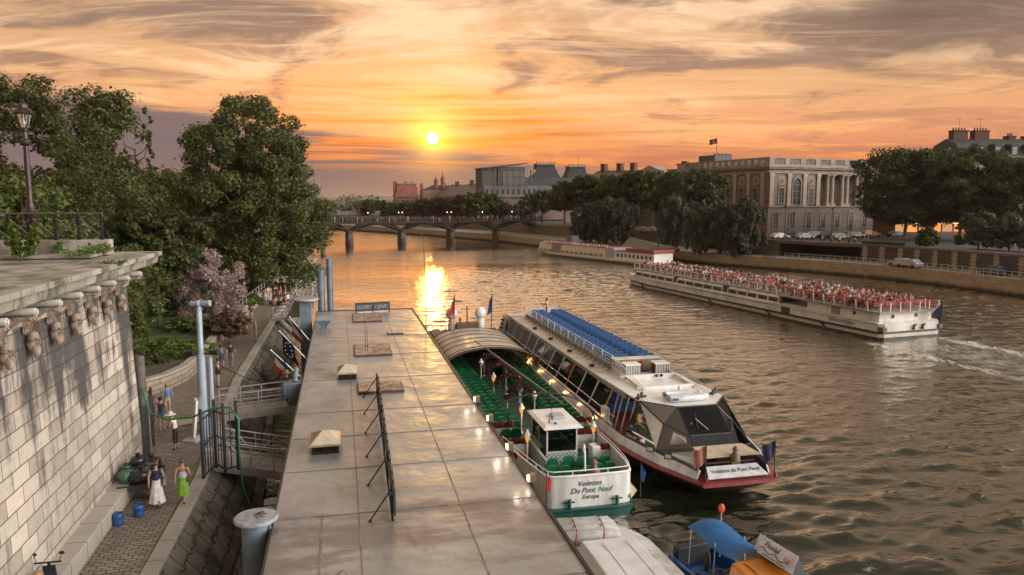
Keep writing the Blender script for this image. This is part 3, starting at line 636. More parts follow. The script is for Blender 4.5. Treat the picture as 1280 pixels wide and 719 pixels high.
def arch_window(w, h, head=True, arch=True, deep=.12):
    mb = MB(); pts = [(-w / 2, 0), (w / 2, 0), (w / 2, h - (w / 2 if arch else 0))]
    if arch: pts += [(w / 2 * math.cos(a), h - w / 2 + w / 2 * math.sin(a)) for a in [math.pi * k / 8 for k in range(1, 8)]]
    pts += [(-w / 2, h - (w / 2 if arch else 0))]
    mb.mi = 0; mb.ext(pts, 'y', -.03, .1)
    mb.mi = 1
    for x in (0,): mb.b2(x - .06, x + .06, -.07, .0, 0, h - .1)
    for k in (1, 2, 3): mb.b2(-w / 2, w / 2, -.06, .0, h * k / 4 - .05, h * k / 4 + .05)
    mb.mi = 2
    for sx in (-1, 1): mb.b2(sx * (w / 2 + .16) - .16, sx * (w / 2 + .16) + .16, -deep, .1, -.1, h - (w / 2 if arch else 0))
    if arch:
        o = [((w / 2 + .32) * math.cos(a), h - w / 2 + (w / 2 + .32) * math.sin(a)) for a in [math.pi * k / 8 for k in range(9)]]; i_ = [((w / 2) * math.cos(a), h - w / 2 + (w / 2) * math.sin(a)) for a in [math.pi * k / 8 for k in range(9)]]
        mb.ext(o + i_[::-1], 'y', -deep, .1)
    else: mb.b2(-w / 2 - .4, w / 2 + .4, -deep - .1, .1, h, h + .35)
    mb.b2(-w / 2 - .45, w / 2 + .45, -deep - .12, .1, -.32, -.08)
    if head:
        mb.ext([(-w / 2 - .7, h + .75), (w / 2 + .7, h + .75), (w / 2 * .6, h + 1.25), (0, h + 1.42), (-w / 2 * .6, h + 1.25)], 'y', -.35, .1)
    return mb
WM = [PANEG, mat('sash_paint', (.22, .20, .18), .6), PTRIM]
def wnd(mb, parent, x, y, z, rz=0.0, name='window'):
    o = mb if isinstance(mb, bpy.types.Object) and mb.parent is None else None
    if o is None: o = mb.copy(); COL.objects.link(o)
    o.parent = parent; o.location = (x, y, z); o.rotation_euler = (0, 0, rz); return o
wA = arch_window(1.6, 4.2, False).build('window', WM); wB = arch_window(1.5, 3.6, True, False).build('window', WM)
for x in (2.6, 8.2, 13.8, 18.9, 24.0, 29.1, 34.2, 39.3, 44.4): wnd(wA, lv, x, -.02, 1.4)
for x in (4.2, 14.2): wnd(wB, lv, x, -.02, Z1 + .9)
wC = arch_window(2.6, 6.6, False, deep=.25).build('window', WM); wnd(wC, lv, 9.2, -.02, Z1 + .5)
def oval():
    mb = MB(); mb.mi = 0; mb.ext([(.55 * math.cos(a), .7 * math.sin(a)) for a in [2 * math.pi * k / 14 for k in range(14)]], 'y', -.12, .1)
    mb.mi = 1; o = [(.85 * math.cos(a), 1.0 * math.sin(a)) for a in [2 * math.pi * k / 14 for k in range(14)]]
    mb.ext(o, 'y', -.06, .1); mb.ext([(-1.1, -1.5), (1.1, -1.5), (1.1, .9), (.7, 1.3), (0, 1.5), (-.7, 1.3), (-1.1, .9)], 'y', -.03, .1); return mb
MED = mat('medallion_stone', (.17, .14, .12), .8, var=.15); ov = oval().build('medallion', [MED, PTRIM])
for x in (4.2, 14.2): wnd(ov, lv, x, -.03, Z1 + 6.3)
for k in range(7):
    y = 4.6 + k * 5.0
    wnd(wB, lv, -.02, y, Z1 + .9, R(-90))
    wnd(ov if k < 4 else arch_window(1.5, 1.9, False, False).build('window', WM), lv, -.03, y, Z1 + (6.3 if k < 4 else 5.6), R(-90))
    wnd(wA, lv, -.02, y, 1.4, R(-90))
def column():
    mb = MB(); mb.lathe([(.72, .6), (.78, .7), (.62, .85), (.60, 1.0), (.59, 3.5), (.52, 7.3), (.60, 7.4), (.66, 7.6), (.78, 7.9)], 12); mb.box(0, 0, .3, 1.7, 1.7, .6); mb.box(0, 0, 8.04, 1.6, 1.6, .3); return mb
cm = column().build('column', PCOL, smooth=True)
for x in (20.6, 22.4, 26.0, 27.8, 31.4, 33.2, 36.8, 38.6, 42.2, 44.0): wnd(cm, lv, x, .75, Z1)
pil = MB(); pil.b2(-.6, .6, -.28, .02, .65, 7.3); pil.b2(-.75, .75, -.4, .02, 0, .65); pil.b2(-.75, .75, -.38, .02, 7.3, 8.2); pm = pil.build('pilaster', PCOL)
for x in (.75, 6.6, 11.9, 16.6): wnd(pm, lv, x, 0, Z1)
for k in range(8): wnd(pm, lv, 0, 2.1 + 5.0 * k, Z1, R(-90))
mb = MB(); mb.b2(3, 9, 24, 31, Z3 + .5, Z4 + 1.9)
for i in range(5): mb.b2(3 + i * 1.3, 3.7 + i * 1.3, 24, 24.6, Z4 + 1.9, Z4 + 2.3)
mb.build('attic_block', mat('attic_grey', (.10, .10, .105), .7), lv)
fl = thing('flag', 'small dark flag on a pole above the palace roof', 'flag', tuple(lv.matrix_basis @ Vector((6, 27, Z4 + 1.9))), 0.3)
mb = MB(); mb.tube((0, 0, 0), (0, 0, 5.2), .09, .05, 6); mb.build('pole', BLACK, fl)
mb = MB(); mb.loft([[(-.05 - 2.2 * k / 6, .25 * math.sin(k * 1.3), 4.9 - .08 * k + dz) for dz in (0, -1.5)] for k in range(7)], caps=False, closed=False); mb.build('cloth', mat('dark_red_cloth', (.16, .02, .03), .8), fl)
# wing beyond with a pediment
BX, BY, BZ = AT(862, 222, 232)
w2 = thing('palace_wing', 'palace wing with a triangular pediment behind the round quay trees', 'palace', (BX, BY, 4.8), R(-35))
mb = MB(); mb.b2(-36, 0, 0, 14, 0, 14.6); mb.build('wall', PSTONE, w2)
mb = MB(); mb.b2(-36.4, .3, -.5, 14, 14.6, 15.4); mb.build('cornice', PTRIM, w2)
mb = MB(); mb.ext([(-1, 15.4), (15, 15.4), (7, 18.6)], 'x', -36, .0); mb.build('roof', mat('brown_slate', (.13, .10, .085), .6, var=.15), w2)
mb = MB(); mb.ext([(-22, 15.4), (-4, 15.4), (-13, 19.6)], 'y', -1.0, 7); mb.build('pediment', PTRIM, w2)
for x in (-34, -28, -23, -5): mb = MB(); mb.b2(x, x + 1.6, 5.5, 8, 17, 20.6); mb.b2(x - .1, x + 1.7, 5.4, 8.1, 20.6, 20.9); mb.build('chimney', mat('chimney_brick', (.11, .055, .045), .85, var=.15), w2)
for i in range(8): wnd(arch_window(1.7, 4.4, False).build('window', WM) if i == 0 else kids(w2)[-1], w2, -34 + i * 4.6, -.02, 4)
# pavilion roofs, wrapped scaffold block
def mansard(name, label, px, Y, w, d_, zbase, zc, zt, rz, top=.55, base_z=4.8, chim=True):
    x, y, _ = AT(px, 240, Y); o = thing(name, label, 'building', (x, y, base_z), rz)
    h = zbase - base_z; mb = MB(); mb.b2(-w / 2, w / 2, 0, d_, 0, h); mb.build('wall', PSTONE, o)
    mb = MB(); mb.b2(-w / 2 - .5, w / 2 + .5, -.5, d_ + .5, h, h + 1.0); mb.build('cornice', PTRIM, o)
    mb = MB(); rings = []
    for k in range(7):
        a = k / 6; f = 1 - (1 - top) * (1 - (1 - a) ** 1.7); zz = h + 1 + (zt - zbase - 1) * a
        rings.append([(-w / 2 * f, d_ / 2 - d_ / 2 * f, zz), (w / 2 * f, d_ / 2 - d_ / 2 * f, zz), (w / 2 * f, d_ / 2 + d_ / 2 * f, zz), (-w / 2 * f, d_ / 2 + d_ / 2 * f, zz)])
    mb.loft(rings); mb.build('mansard_roof', SLATE, o)
    mb = MB(); mb.b2(-w / 2 * top - .3, w / 2 * top + .3, d_ / 2 - d_ / 2 * top - .3, d_ / 2 + d_ / 2 * top + .3, zt - base_z, zt - base_z + .6)
    for i in range(7): mb.box(-w / 2 * top + w * top * i / 6, d_ / 2 - d_ / 2 * top, zt - base_z + .9, .5, .5, .7)
    mb.build('roof_crest', PTRIM, o)
    if chim:
        for sx in (-1, 1): mb = MB(); mb.b2(sx * w * .40 - 1, sx * w * .40 + 1, 2, 4, h + 1, h + (zt - zbase) * .72); mb.build('chimney', PTRIM, o)
    for i in range(5): wnd(arch_window(1.9, 3.8, False).build('window', WM), o, -w / 2 + w * (i + .5) / 5, -.02, h - 5.5)
    return o
zz = lambda py, Y: AT(640, py, Y)[2]
GREYW = mat('grey_wrap', (.10, .095, .09), .85, var=.14, scale=.15); PALEW = mat('pale_sheet', (.15, .145, .14), .8, var=.12, scale=.15)
x, y, _ = AT(633, 240, 300); sc = thing('scaffolded_pavilion', 'palace pavilion wrapped in pale grey scaffold sheeting with a flat roof', 'building', (x, y, 4.8), R(12))
H1, H2, H3 = zz(272, 300) - 4.8, zz(236, 300) - 4.8, zz(207, 300) - 4.8
mb = MB(); mb.b2(-8.5, 32, 0, 20, 0, H2 - 3.4); mb.build('wall', PSTONE, sc)
mb = MB(); mb.b2(-9.2, 33, -.8, 20.5, H2 - 3.4, H2 + 1.2); mb.build('window_storey', PALEW, sc)
for i in range(19):
    mb = MB(); mb.b2(-.45, .45, -.05, .1, 0, 2.0); o = mb.build('window', PANEG, sc); o.location = (-8 + i * 2.15, -.82, H2 - 2.2)
mb = MB(); mb.b2(-9.5, -3.5, 0, 18, H2 + 1.2, H3 - 1); mb.b2(-3.5, 7.5, -.6, 18, H2 + 1.2, H3 - .5); mb.build('sheeting', GREYW, sc)
mb = MB(); mb.b2(-1.6, 7.4, -.9, -.62, H2 + 1.3, H3 - 2.2); mb.build('sheet_panel', PALEW, sc)
mb = MB(); mb.slab([(-10.2, -1.5, H3 - 1), (8.6, -1.5, H3 + 1.2), (8.6, 19, H3 + 1.4), (-10.2, 19, H3 - .6)], .35); mb.build('cover_roof', mat('cover_grey', (.09, .09, .095), .5), sc)
mb = MB()
for i in range(8): mb.bar((-9.8 + i * 2.6, -1.2, H2), (-9.8 + i * 2.6, -1.2, H3 - .9 + .11 * i), .12)
for k in range(3): mb.bar((-9.8, -1.2, H2 + 2 + 3 * k), (8.4, -1.2, H2 + 2 + 3 * k), .1)
mb.build('scaffold_frame', mat('scaffold_grey', (.16, .15, .145), .6), sc)
mb = MB(); mb.b2(8, 33, 1.5, 16, H2 + 1.2, H2 + 4.6)
mb.build('upper_storey', ZINC, sc)
mansard('mansard_pavilion', 'palace pavilion with tall dark mansard roof beside the wrapped scaffold', 684, 312, 13.5, 12, zz(228, 312), 0, zz(205.5, 312), R(10))
mansard('domed_pavilion', 'smaller palace pavilion with a squat grey mansard dome and mast', 723, 316, 11, 11, zz(228, 316), 0, zz(208.5, 316), R(10), .62, chim=False)
x, y, z_ = AT(723, 209, 320); mb = MB(); mb.tube((x, y, z_), (x, y, z_ + 4.8), .09, n=5); tag(mb.build('roof_mast', BLACK), 'thin mast standing on the squat grey dome', 'mast')
# waterside gallery running downstream, then the red brick pavilion and the turreted one
REDB = mat('red_brick', (.24, .085, .06), .85, var=.15, scale=.3); REDST = mat('rosy_stone', (.30, .16, .12), .85, var=.12, scale=.3)
x0, y0, _ = AT(610, 240, 330); x1, y1, _ = AT(530, 240, 470)
sg = thing('waterside_gallery', 'long pale stone gallery stretching behind the riverside trees towards the turrets', 'palace', (0, 0, 4.8))
hh = zz(244, 360) - 4.8; dx_, dy_ = x1 - x0, y1 - y0; L_ = math.hypot(dx_, dy_); nx, ny = -dy_ / L_, dx_ / L_
if nx < 0: nx, ny = -nx, -ny
mb = MB(); mb.prism([(x0, y0), (x1, y1), (x1 + nx * 16, y1 + ny * 16), (x0 + nx * 16, y0 + ny * 16)], 0, hh); mb.build('wall', PSTONE, sg)
mb = MB(); mb.loft([[(x0, y0, hh), (x0 + nx * 16, y0 + ny * 16, hh), (x0 + nx * 8, y0 + ny * 8, hh + 6)], [(x1, y1, hh), (x1 + nx * 16, y1 + ny * 16, hh), (x1 + nx * 8, y1 + ny * 8, hh + 6)]]); mb.build('roof', MATS['brown_slate'], sg)
for k in (.12, .4, .62, .85): mb = MB(); mb.box(x0 + dx_ * k + nx * 8, y0 + dy_ * k + ny * 8, hh + 6.3, 2.2, 2.2, 3.4); mb.build('chimney', MATS['chimney_brick'], sg)
pv = mansard('red_pavilion', 'distant red pavilion with a tall steep roof and chimneys left of the twin turrets', 509, 480, 15, 14, zz(246, 480), 0, zz(230, 480), R(14), .8)
for ch in kids(pv):
    if ch.name.startswith(('wall', 'mansard', 'cornice', 'chimney')): ch.data.materials[0] = REDB if 'cornice' not in ch.name else REDST
for dx in (-7.6, -.4, 3, 9.6):
    mb = MB(); mb.b2(dx - .9, dx + .9, 2, 4.5, zz(246, 480) - 5, zz(227 if dx < 9 else 229, 480) - 4.8); mb.build('chimney', REDB, pv)
x, y, _ = AT(552, 240, 440); tw = thing('turreted_pavilion', 'distant rosy stone pavilion crowned by two lantern turrets with spires', 'building', (x, y, 4.8), R(14))
hb = zz(238, 440) - 4.8; mb = MB(); mb.b2(-11, 12, 0, 16, 0, hb); mb.build('wall', REDST, tw)
mb = MB(); mb.loft([[(-11, 0, hb), (12, 0, hb), (12, 16, hb), (-11, 16, hb)], [(-4, 5, hb + 3), (8, 5, hb + 3), (8, 11, hb + 3), (-4, 11, hb + 3)]]); mb.build('roof', SLATE, tw)
for dx, pt in ((-2.6, 218), (1.4, 214)):
    mb = MB(); zt = zz(pt, 440) - 4.8; z0 = hb - 1; hgt = zt - z0
    mb.lathe([(1.9, z0), (1.9, z0 + hgt * .28), (2.3, z0 + hgt * .3), (1.2, z0 + hgt * .36), (1.2, z0 + hgt * .6), (1.5, z0 + hgt * .62), (1.0, z0 + hgt * .74), (.3, z0 + hgt * .82), (.12, z0 + hgt)], 10, (dx, 4, 0)); mb.build('turret', REDB, tw, smooth=True)
mb = MB(); mb.b2(7, 12, 3, 8, hb, hb + 3.4); mb.build('side_block', SLATE, tw)
# apartment house at the right with zinc mansard
x, y, _ = AT(1212, 190, 196); hs = thing('apartment_house', 'apartment house with grey mansard roof, dormers and brick chimneys above the trees', 'building', (x, y, 4.8), R(4))
hw = zz(198, 196) - 4.8; ht = zz(179, 196) - 4.8
mb = MB(); mb.b2(-2, 60, 0, 14, 0, hw); mb.build('wall', stone('house_stone', (0, 2), 1.4, .5, (.36, .31, .25), (.44, .38, .31), (.25, .21, .17), .85, .008, .01), hs)
mb = MB(); mb.b2(-2.5, 60, -.6, 14, hw, hw + .5); mb.build('cornice', PTRIM, hs)
mb = MB(); mb.loft([[(-2, 0, hw + .5), (-2, 14, hw + .5), (-2, 12, ht), (-2, 7, ht + 1.6), (-2, 2.6, ht)], [(60, 0, hw + .5), (60, 14, hw + .5), (60, 12, ht + .5), (60, 7, ht + 2.1), (60, 2.6, ht + .5)]]); mb.build('mansard_roof', ZINC, hs)
BRICK = MATS['chimney_brick']
for i, xx in enumerate((1.5, 7.5, 16, 21, 25.5, 33)):
    big = i in (0, 1, 4); mb = MB(); w = 2.0 if big else 1.0; zt = ht + (3.6 if big else 2.2)
    mb.b2(xx - w, xx + w, 6, 8.2, ht - 1, zt); mb.b2(xx - w - .15, xx + w + .15, 5.85, 8.35, zt, zt + .3)
    for k in range(5 if big else 3): mb.tube((xx - w + .4 + k * .8 * (1 if big else .7), 7, zt + .3), (xx - w + .4 + k * .8 * (1 if big else .7), 7, zt + 1.0), .18, n=6)
    c = mb.build('chimney', BRICK, hs)
    if big: mb = MB(); mb.tube((xx, 7, zt), (xx, 7, zt + 3.6), .05, n=4); mb.bar((xx - 1.4, 7, zt + 3.3), (xx + .6, 7, zt + 3.3), .06); mb.build('aerial', BLACK, c)
for i in range(9):
    mb = MB(); mb.b2(-.9, .9, -1.7, 2.2, 0, 2.6); mb.ext([(-1.1, 2.6), (1.1, 2.6), (.7, 3.1), (0, 3.3), (-.7, 3.1)], 'y', -1.9, 2.4); dm = mb.build('dormer', ZINC, hs); dm.location = (3 + i * 4.6, 1.6, hw + .7)
    mb = MB(); mb.b2(-.6, .6, -1.76, -1.7, .3, 2.3); mb.build('pane', PANEG, dm)
for i in range(9):
    for k in range(3):
        w_ = arch_window(1.4, 2.6, False, False).build('window', WM) if i == k == 0 else w_.copy()
        if w_.name not in COL.objects: COL.objects.link(w_)
        w_.parent = hs; w_.location = (3 + i * 4.6, -.02, 4 + k * 4.0)
# cafe under the trees
x, y, _ = AT(1118, 290, 184); cf = thing('cafe', 'cafe front glowing under dark red awnings behind the tall quay trees', 'cafe', (x, y, 4.8), R(12))
mb = MB(); mb.b2(0, 24, .3, 8, 0, 4.2); mb.build('wall', mat('cafe_wall', (.16, .06, .05), .7), cf)
for i in range(7):
    mb = MB(); mb.b2(.4 + i * 3.4, 3.2 + i * 3.4, .2, .29, .7, 2.7); mb.build('lit_window', emis('cafe_glow', (1.0, .33, .08), 1.3) if i % 2 else emis('cafe_glow_pale', (1.0, .5, .22), .7), cf)
mb = MB(); mb.ext([(.28, 3.6), (-2.2, 3.0), (-2.2, 2.75), (.28, 2.95)], 'x', 0, 24); mb.build('awning', mat('awning_red', (.22, .03, .025), .8), cf)
mb = MB(); mb.b2(0, 24, -2.26, -2.2, 2.76, 2.92); mb.build('light_strip', emis('strip_light', (1.0, .62, .32), 2.2), cf)
for xx in (4.5, 13.4, 14.6, 21): mb = MB(); mb.ell((xx, -2.6, 4.3), .3, .3, .34, 8, 6); mb.build('globe_lamp', emis('globe_glow', (1.0, .42, .08), 7), cf)
# ---------------------------------------------------------------- footbridge with iron arches, far road bridge
B0 = Vector((-48.3, 221.0, 0)); BD = Vector((14.4, 7.7, 0)); ba = math.atan2(BD.y, BD.x); SPN = BD.length
fb = thing('footbridge', 'low iron footbridge on arches with stone piers crossing the golden river', 'bridge', tuple(B0), ba)
IRON2 = mat('bridge_iron', (.028, .02, .018), .8, metal=.0, var=.15); PIER = stone('pier_stone', (1, 2), 1.2, .6, (.10, .08, .06), (.16, .125, .10), (.06, .05, .04), .85, .02, .03)
mb = MB(); mb.b2(-3 * SPN, 4.5 * SPN, -2.6, 2.6, 6.45, 6.85); mb.build('deck', IRON2, fb)
for k in range(-2, 5):
    mb = MB(); mb.loft([[(k * SPN - .8, -1.9, -1), (k * SPN + .8, -1.9, -1), (k * SPN + .8, 1.9, -1), (k * SPN - .8, 1.9, -1)], [(k * SPN - .65, -1.7, 4.1), (k * SPN + .65, -1.7, 4.1), (k * SPN + .65, 1.7, 4.1), (k * SPN - .65, 1.7, 4.1)]])
    mb.b2(k * SPN - .85, k * SPN + .85, -2.4, 2.4, 4.1, 4.5); mb.lathe([(.9, -1), (.8, 1.4)], 10, (k * SPN, -1.9, 0)); mb.build('pier', PIER, fb)
for k in range(-2, 4):
    mb = MB()
    for yy in (-2.3, -.8, .8, 2.3):
        pts = [(k * SPN + 1 + (SPN - 2) * i / 12, yy, 4.4 + 1.75 * math.sin(math.pi * i / 12)) for i in range(13)]; mb.path(pts, .2, 5)
        for i in (1, 2, 3, 4, 8, 9, 10, 11): mb.bar(pts[i], (pts[i][0] + (.7 if i < 6 else -.7), yy, 6.4), .13)
        for sx in (0, 1): mb.bar((k * SPN + .6 + (SPN - 1.2) * sx, yy, 4.4), (k * SPN + 3.4 + (SPN - 6.8) * sx, yy, 6.4), .18)
    mb.build('arch', IRON2, fb)
mb = MB()
for yy in (-2.5, 2.5):
    for zq in (7.2, 7.55, 7.9): mb.bar((-3 * SPN, yy, zq), (4.2 * SPN, yy, zq), .07)
    for i in range(60): mb.bar((-3 * SPN + i * 2, yy, 6.85), (-3 * SPN + i * 2, yy, 7.9), .08)
mb.build('railing', IRON2, fb)
for px in (460, 498.5, 503, 559, 564, 603, 640):
    x, y, _ = AT(px, 272, 0.1 + (B0 + BD * ((px - 437) / 61.0)).y); lm = thing('bridge_lamp', 'small lit lamp standing on the iron footbridge', 'street lamp', (x, y, 6.85), 0, 'lamps along the footbridge')
    mb = MB(); mb.tube((0, 0, 0), (0, 0, 2.6), .07, n=5); mb.build('pole', IRON2, lm)
    mb = MB(); mb.ell((0, 0, 2.8), .15, .15, .18, 7, 5); mb.build('globe', emis('bridge_globe', (1, .7, .42), 4), lm)
mb = MB(); rn = random.Random(3); CR = []
for i in range(230):
    u = rn.uniform(-1.0, 4.0) * SPN; v = rn.uniform(-2.2, 1.0); p = B0 + BD.normalized() * u + Vector((-BD.y, BD.x, 0)).normalized() * v; mb.mi = rn.randrange(4); hgt = rn.choice((1.2, 1.25, 1.6, 1.7, 1.75))
    mb.lathe([(.12, 0), (.17, hgt * .3), (.22, hgt * .5), (.2, hgt * .8), (.08, hgt * .86), (.1, hgt * .93), (.04, hgt)], 6, (p.x, p.y, 6.86))
tag(mb.build('crowd', [mat('crowd_dark', (.05, .04, .045), .9), mat('crowd_pale', (.45, .40, .36), .9), mat('crowd_red', (.25, .06, .05), .9), mat('crowd_brown', (.12, .08, .06), .9)]), 'mass of tiny people gathered on the iron footbridge', 'crowd', kind='stuff')
x, y, _ = AT(400, 272, 430); rb = thing('road_bridge', 'far grey road bridge behind the iron footbridge', 'bridge', (x, y, 0), R(24))
mb = MB()
mb.b2(-60, 62, -8, 8, 5.2, 6.6); mb.build('deck', mat('grey_concrete', (.22, .20, .19), .8), rb)
for k in (-30, 0, 30): mb = MB(); mb.b2(k - 2, k + 2, -8, 8, -1, 5.2); mb.build('pier', PIER, rb)
mb = MB(); mb.b2(-60, 62, -8, -7.8, 6.6, 7.6); mb.build('parapet', MATS['grey_concrete'], rb)
for px, lab in ((527, 'left one of two tiny white pointed tents beyond the footbridge'), (535, 'right one of two tiny white pointed tents beyond the footbridge')):
    x, y, _ = AT(px - 48 + 0, 272, 470)
    x, y, _ = AT(478 if px == 527 else 483.5, 272, 470); tn = thing('tent', lab, 'tent', (x, y, 4.0), .3, 'white tents on the far bank')
    mb = MB(); mb.loft([[(-1.3, -1.3, 0), (1.3, -1.3, 0), (1.3, 1.3, 0), (-1.3, 1.3, 0)], [(-1.2, -1.2, 1.2), (1.2, -1.2, 1.2), (1.2, 1.2, 1.2), (-1.2, 1.2, 1.2)], [(-.5, -.5, 2.6), (.5, -.5, 2.6), (.5, .5, 2.6), (-.5, .5, 2.6)], [(-.05, -.05, 4.6), (.05, -.05, 4.6), (.05, .05, 4.6), (-.05, .05, 4.6)]]); mb.build('canopy', WHITE, tn)
x, y, _ = AT(489.5, 270, 460); ob = thing('obelisk', 'thin pale stone obelisk among the far trees', 'obelisk', (x, y, 4.0)); mb = MB(); mb.lathe([(.9, 0), (.9, 1), (.5, 1.1), (.36, 9.5), (.02, 10.6)], 4); mb.build('shaft', PCOL, ob)
# ---------------------------------------------------------------- foliage
LF_DARK = leafmat('leaf_dark', (.036, .050, .016), (.072, .090, .026), (.115, .125, .036), .45)
LF_CHEST = leafmat('leaf_chestnut', (.050, .064, .020), (.095, .11, .032), (.15, .15, .045), .5)
LF_MID = leafmat('leaf_mid', (.065, .085, .022), (.11, .13, .036), (.16, .17, .045), .5)
LF_BRIGHT = leafmat('leaf_bright', (.07, .13, .018), (.12, .19, .025), (.17, .23, .04), 1.2)
LF_GREY = leafmat('leaf_grey_green', (.075, .092, .055), (.12, .14, .085), (.18, .195, .125), .5)
LF_PINK = leafmat('smoke_plume', (.30, .22, .195), (.40, .30, .27), (.50, .40, .36), .9, .3)
LF_BROWN = leafmat('leaf_brownish', (.05, .045, .02), (.085, .07, .03), (.12, .095, .04), .25)
BARK = mat('bark', (.075, .058, .042), .9, var=.2, scale=3, bump=.8, bscale=12); PALEBARK = mat('plane_bark', (.26, .21, .16), .9, var=.2, scale=2)

def leaf_mesh(name, m, lobes, count, size, flat=.55, seed=0, shell=.55, droop=0.0, aspect=.6):
    """many small bent leaf faces spread through lobes (centre, radii)"""
    g = np.random.default_rng(seed); vol = np.array([l[1][0] * l[1][1] + l[1][0] * l[1][2] + l[1][1] * l[1][2] for l in lobes]); pick = g.choice(len(lobes), count, p=vol / vol.sum())
    C_ = np.array([l[0] for l in lobes])[pick]; Rr = np.array([l[1] for l in lobes])[pick]
    d = g.normal(size=(count, 3)); d /= np.linalg.norm(d, axis=1)[:, None]
    rad = (shell + (1 - shell) * g.random(count) ** .7) * (1 + .10 * g.normal(size=count)) * np.where(g.random(count) < .10, 1 + .55 * g.random(count), 1.0)
    P = C_ + d * Rr * rad[:, None]
    nrm = d * flat + g.normal(size=(count, 3)) * (1 - flat) * .9 + np.array([0, 0, .35]); nrm /= np.linalg.norm(nrm, axis=1)[:, None]
    a = np.cross(nrm, g.normal(size=(count, 3))); a /= np.linalg.norm(a, axis=1)[:, None]; a[:, 2] -= droop; b = np.cross(nrm, a)
    s = size * (.4 + 1.3 * g.random(count) ** 1.6)[:, None]; w = s * aspect
    v = np.empty((count, 4, 3)); v[:, 0] = P - a * s * .5; v[:, 1] = P + b * w * .5 + nrm * s * .1; v[:, 2] = P + a * s * .6 - nrm * s * .12; v[:, 3] = P - b * w * .5 + nrm * s * .1
    me = bpy.data.meshes.new(name); me.vertices.add(count * 4); me.vertices.foreach_set('co', v.ravel())
    me.loops.add(count * 4); me.loops.foreach_set('vertex_index', np.arange(count * 4, dtype=np.int32)); me.polygons.add(count)
    me.polygons.foreach_set('loop_start', np.arange(0, count * 4, 4, dtype=np.int32)); me.polygons.foreach_set('loop_total', np.full(count, 4, dtype=np.int32))
    me.materials.append(m); me.update(calc_edges=True); return me

def lobes_for(kind, rng):
    L = []
    if kind == 'round':          # broad crown made of many clumps, layered boughs
        for i in range(170):
            zc = rng.uniform(-.85, .88); a = rng.uniform(0, 2 * math.pi); r = math.sqrt(max(0.02, 1 - abs(zc) ** 2.6)) * rng.uniform(.45, .97) * (1 + .10 * math.sin(3 * a + 2 * zc) + .07 * math.sin(5 * a - 3 * zc))
            q = rng.uniform(.07, .17); L.append(((r * math.cos(a), r * math.sin(a), zc * .9 * rng.uniform(.9, 1.04)), (q * 1.3, q * 1.3, q * .85)))
        for i in range(12): L.append(((rng.uniform(-.4, .4), rng.uniform(-.4, .4), rng.uniform(-.6, .6)), (.24, .24, .2)))
    elif kind == 'chestnut':     # domed top, tiered drooping boughs, widest low down
        for k in range(14):
            zc = -.94 + 1.84 * k / 13; rr = (1 - max(0, (zc + .25) / 1.25) ** 3.0 * .70) if zc > -.25 else .80 + .27 * (zc + .92)
            nb = max(6, int(19 * rr))
            for j in range(nb):
                a = 2 * math.pi * (j + rng.random()) / nb; r = rr * rng.uniform(.5, 1.04); q = rng.uniform(.07, .16)
                L.append(((r * math.cos(a), r * math.sin(a), zc - .12 * r + rng.uniform(-.08, .08)), (q * 1.3, q * 1.3, q * .78)))
        for i in range(10): L.append(((rng.uniform(-.4, .4), rng.uniform(-.4, .4), rng.uniform(-.7, .5)), (.24, .24, .2)))
    elif kind == 'open':         # thin airy crown with gaps
        for i in range(150):
            zc = rng.uniform(-.9, .95); a = rng.uniform(0, 2 * math.pi); r = math.sqrt(max(0.05, 1 - zc * zc * .9)) * rng.uniform(.2, 1.0); q = rng.uniform(.07, .17)
            L.append(((r * math.cos(a), r * math.sin(a), zc), (q * 1.4, q * 1.4, q * .6)))
    elif kind == 'poplar':       # group of upright plumes
        for i in range(110):
            a = rng.uniform(0, 2 * math.pi); r = rng.uniform(.05, .95) ** .7; top = 1 - .5 * r ** 2.5 - rng.uniform(0, .16)
            zc = rng.uniform(-.95, top - .12); q = rng.uniform(.07, .14); L.append(((r * math.cos(a), r * math.sin(a), zc), (q, q, q * 1.9)))
    elif kind == 'bush':
        for i in range(95):
            a = rng.uniform(0, 2 * math.pi); r = rng.uniform(0, .97) ** .6; zc = rng.uniform(-.95, .92 - .75 * r * r); q = rng.uniform(.08, .19); L.append(((r * math.cos(a), r * math.sin(a), zc), (q * 1.2, q * 1.2, q * .8)))
    elif kind == 'cone':
        for i in range(34):
            zc = rng.uniform(-.95, .9); rr = (1 - (zc + 1) / 2.05) * .95 + .06; a = rng.uniform(0, 2 * math.pi); r = rr * rng.uniform(.4, .9); q = .1 + .14 * rr; L.append(((r * math.cos(a), r * math.sin(a), zc), (q, q, q * 1.3)))
    return L
def crown_mesh(name, kind, m, count, size, seed, rx, rz, **k):
    rng = random.Random(seed); L = [((c[0] * rx, c[1] * rx, c[2] * rz), (r[0] * rx, r[1] * rx, r[2] * rz)) for c, r in lobes_for(kind, rng)]
    return leaf_mesh(name, m, L, count, size, seed=seed, **k)
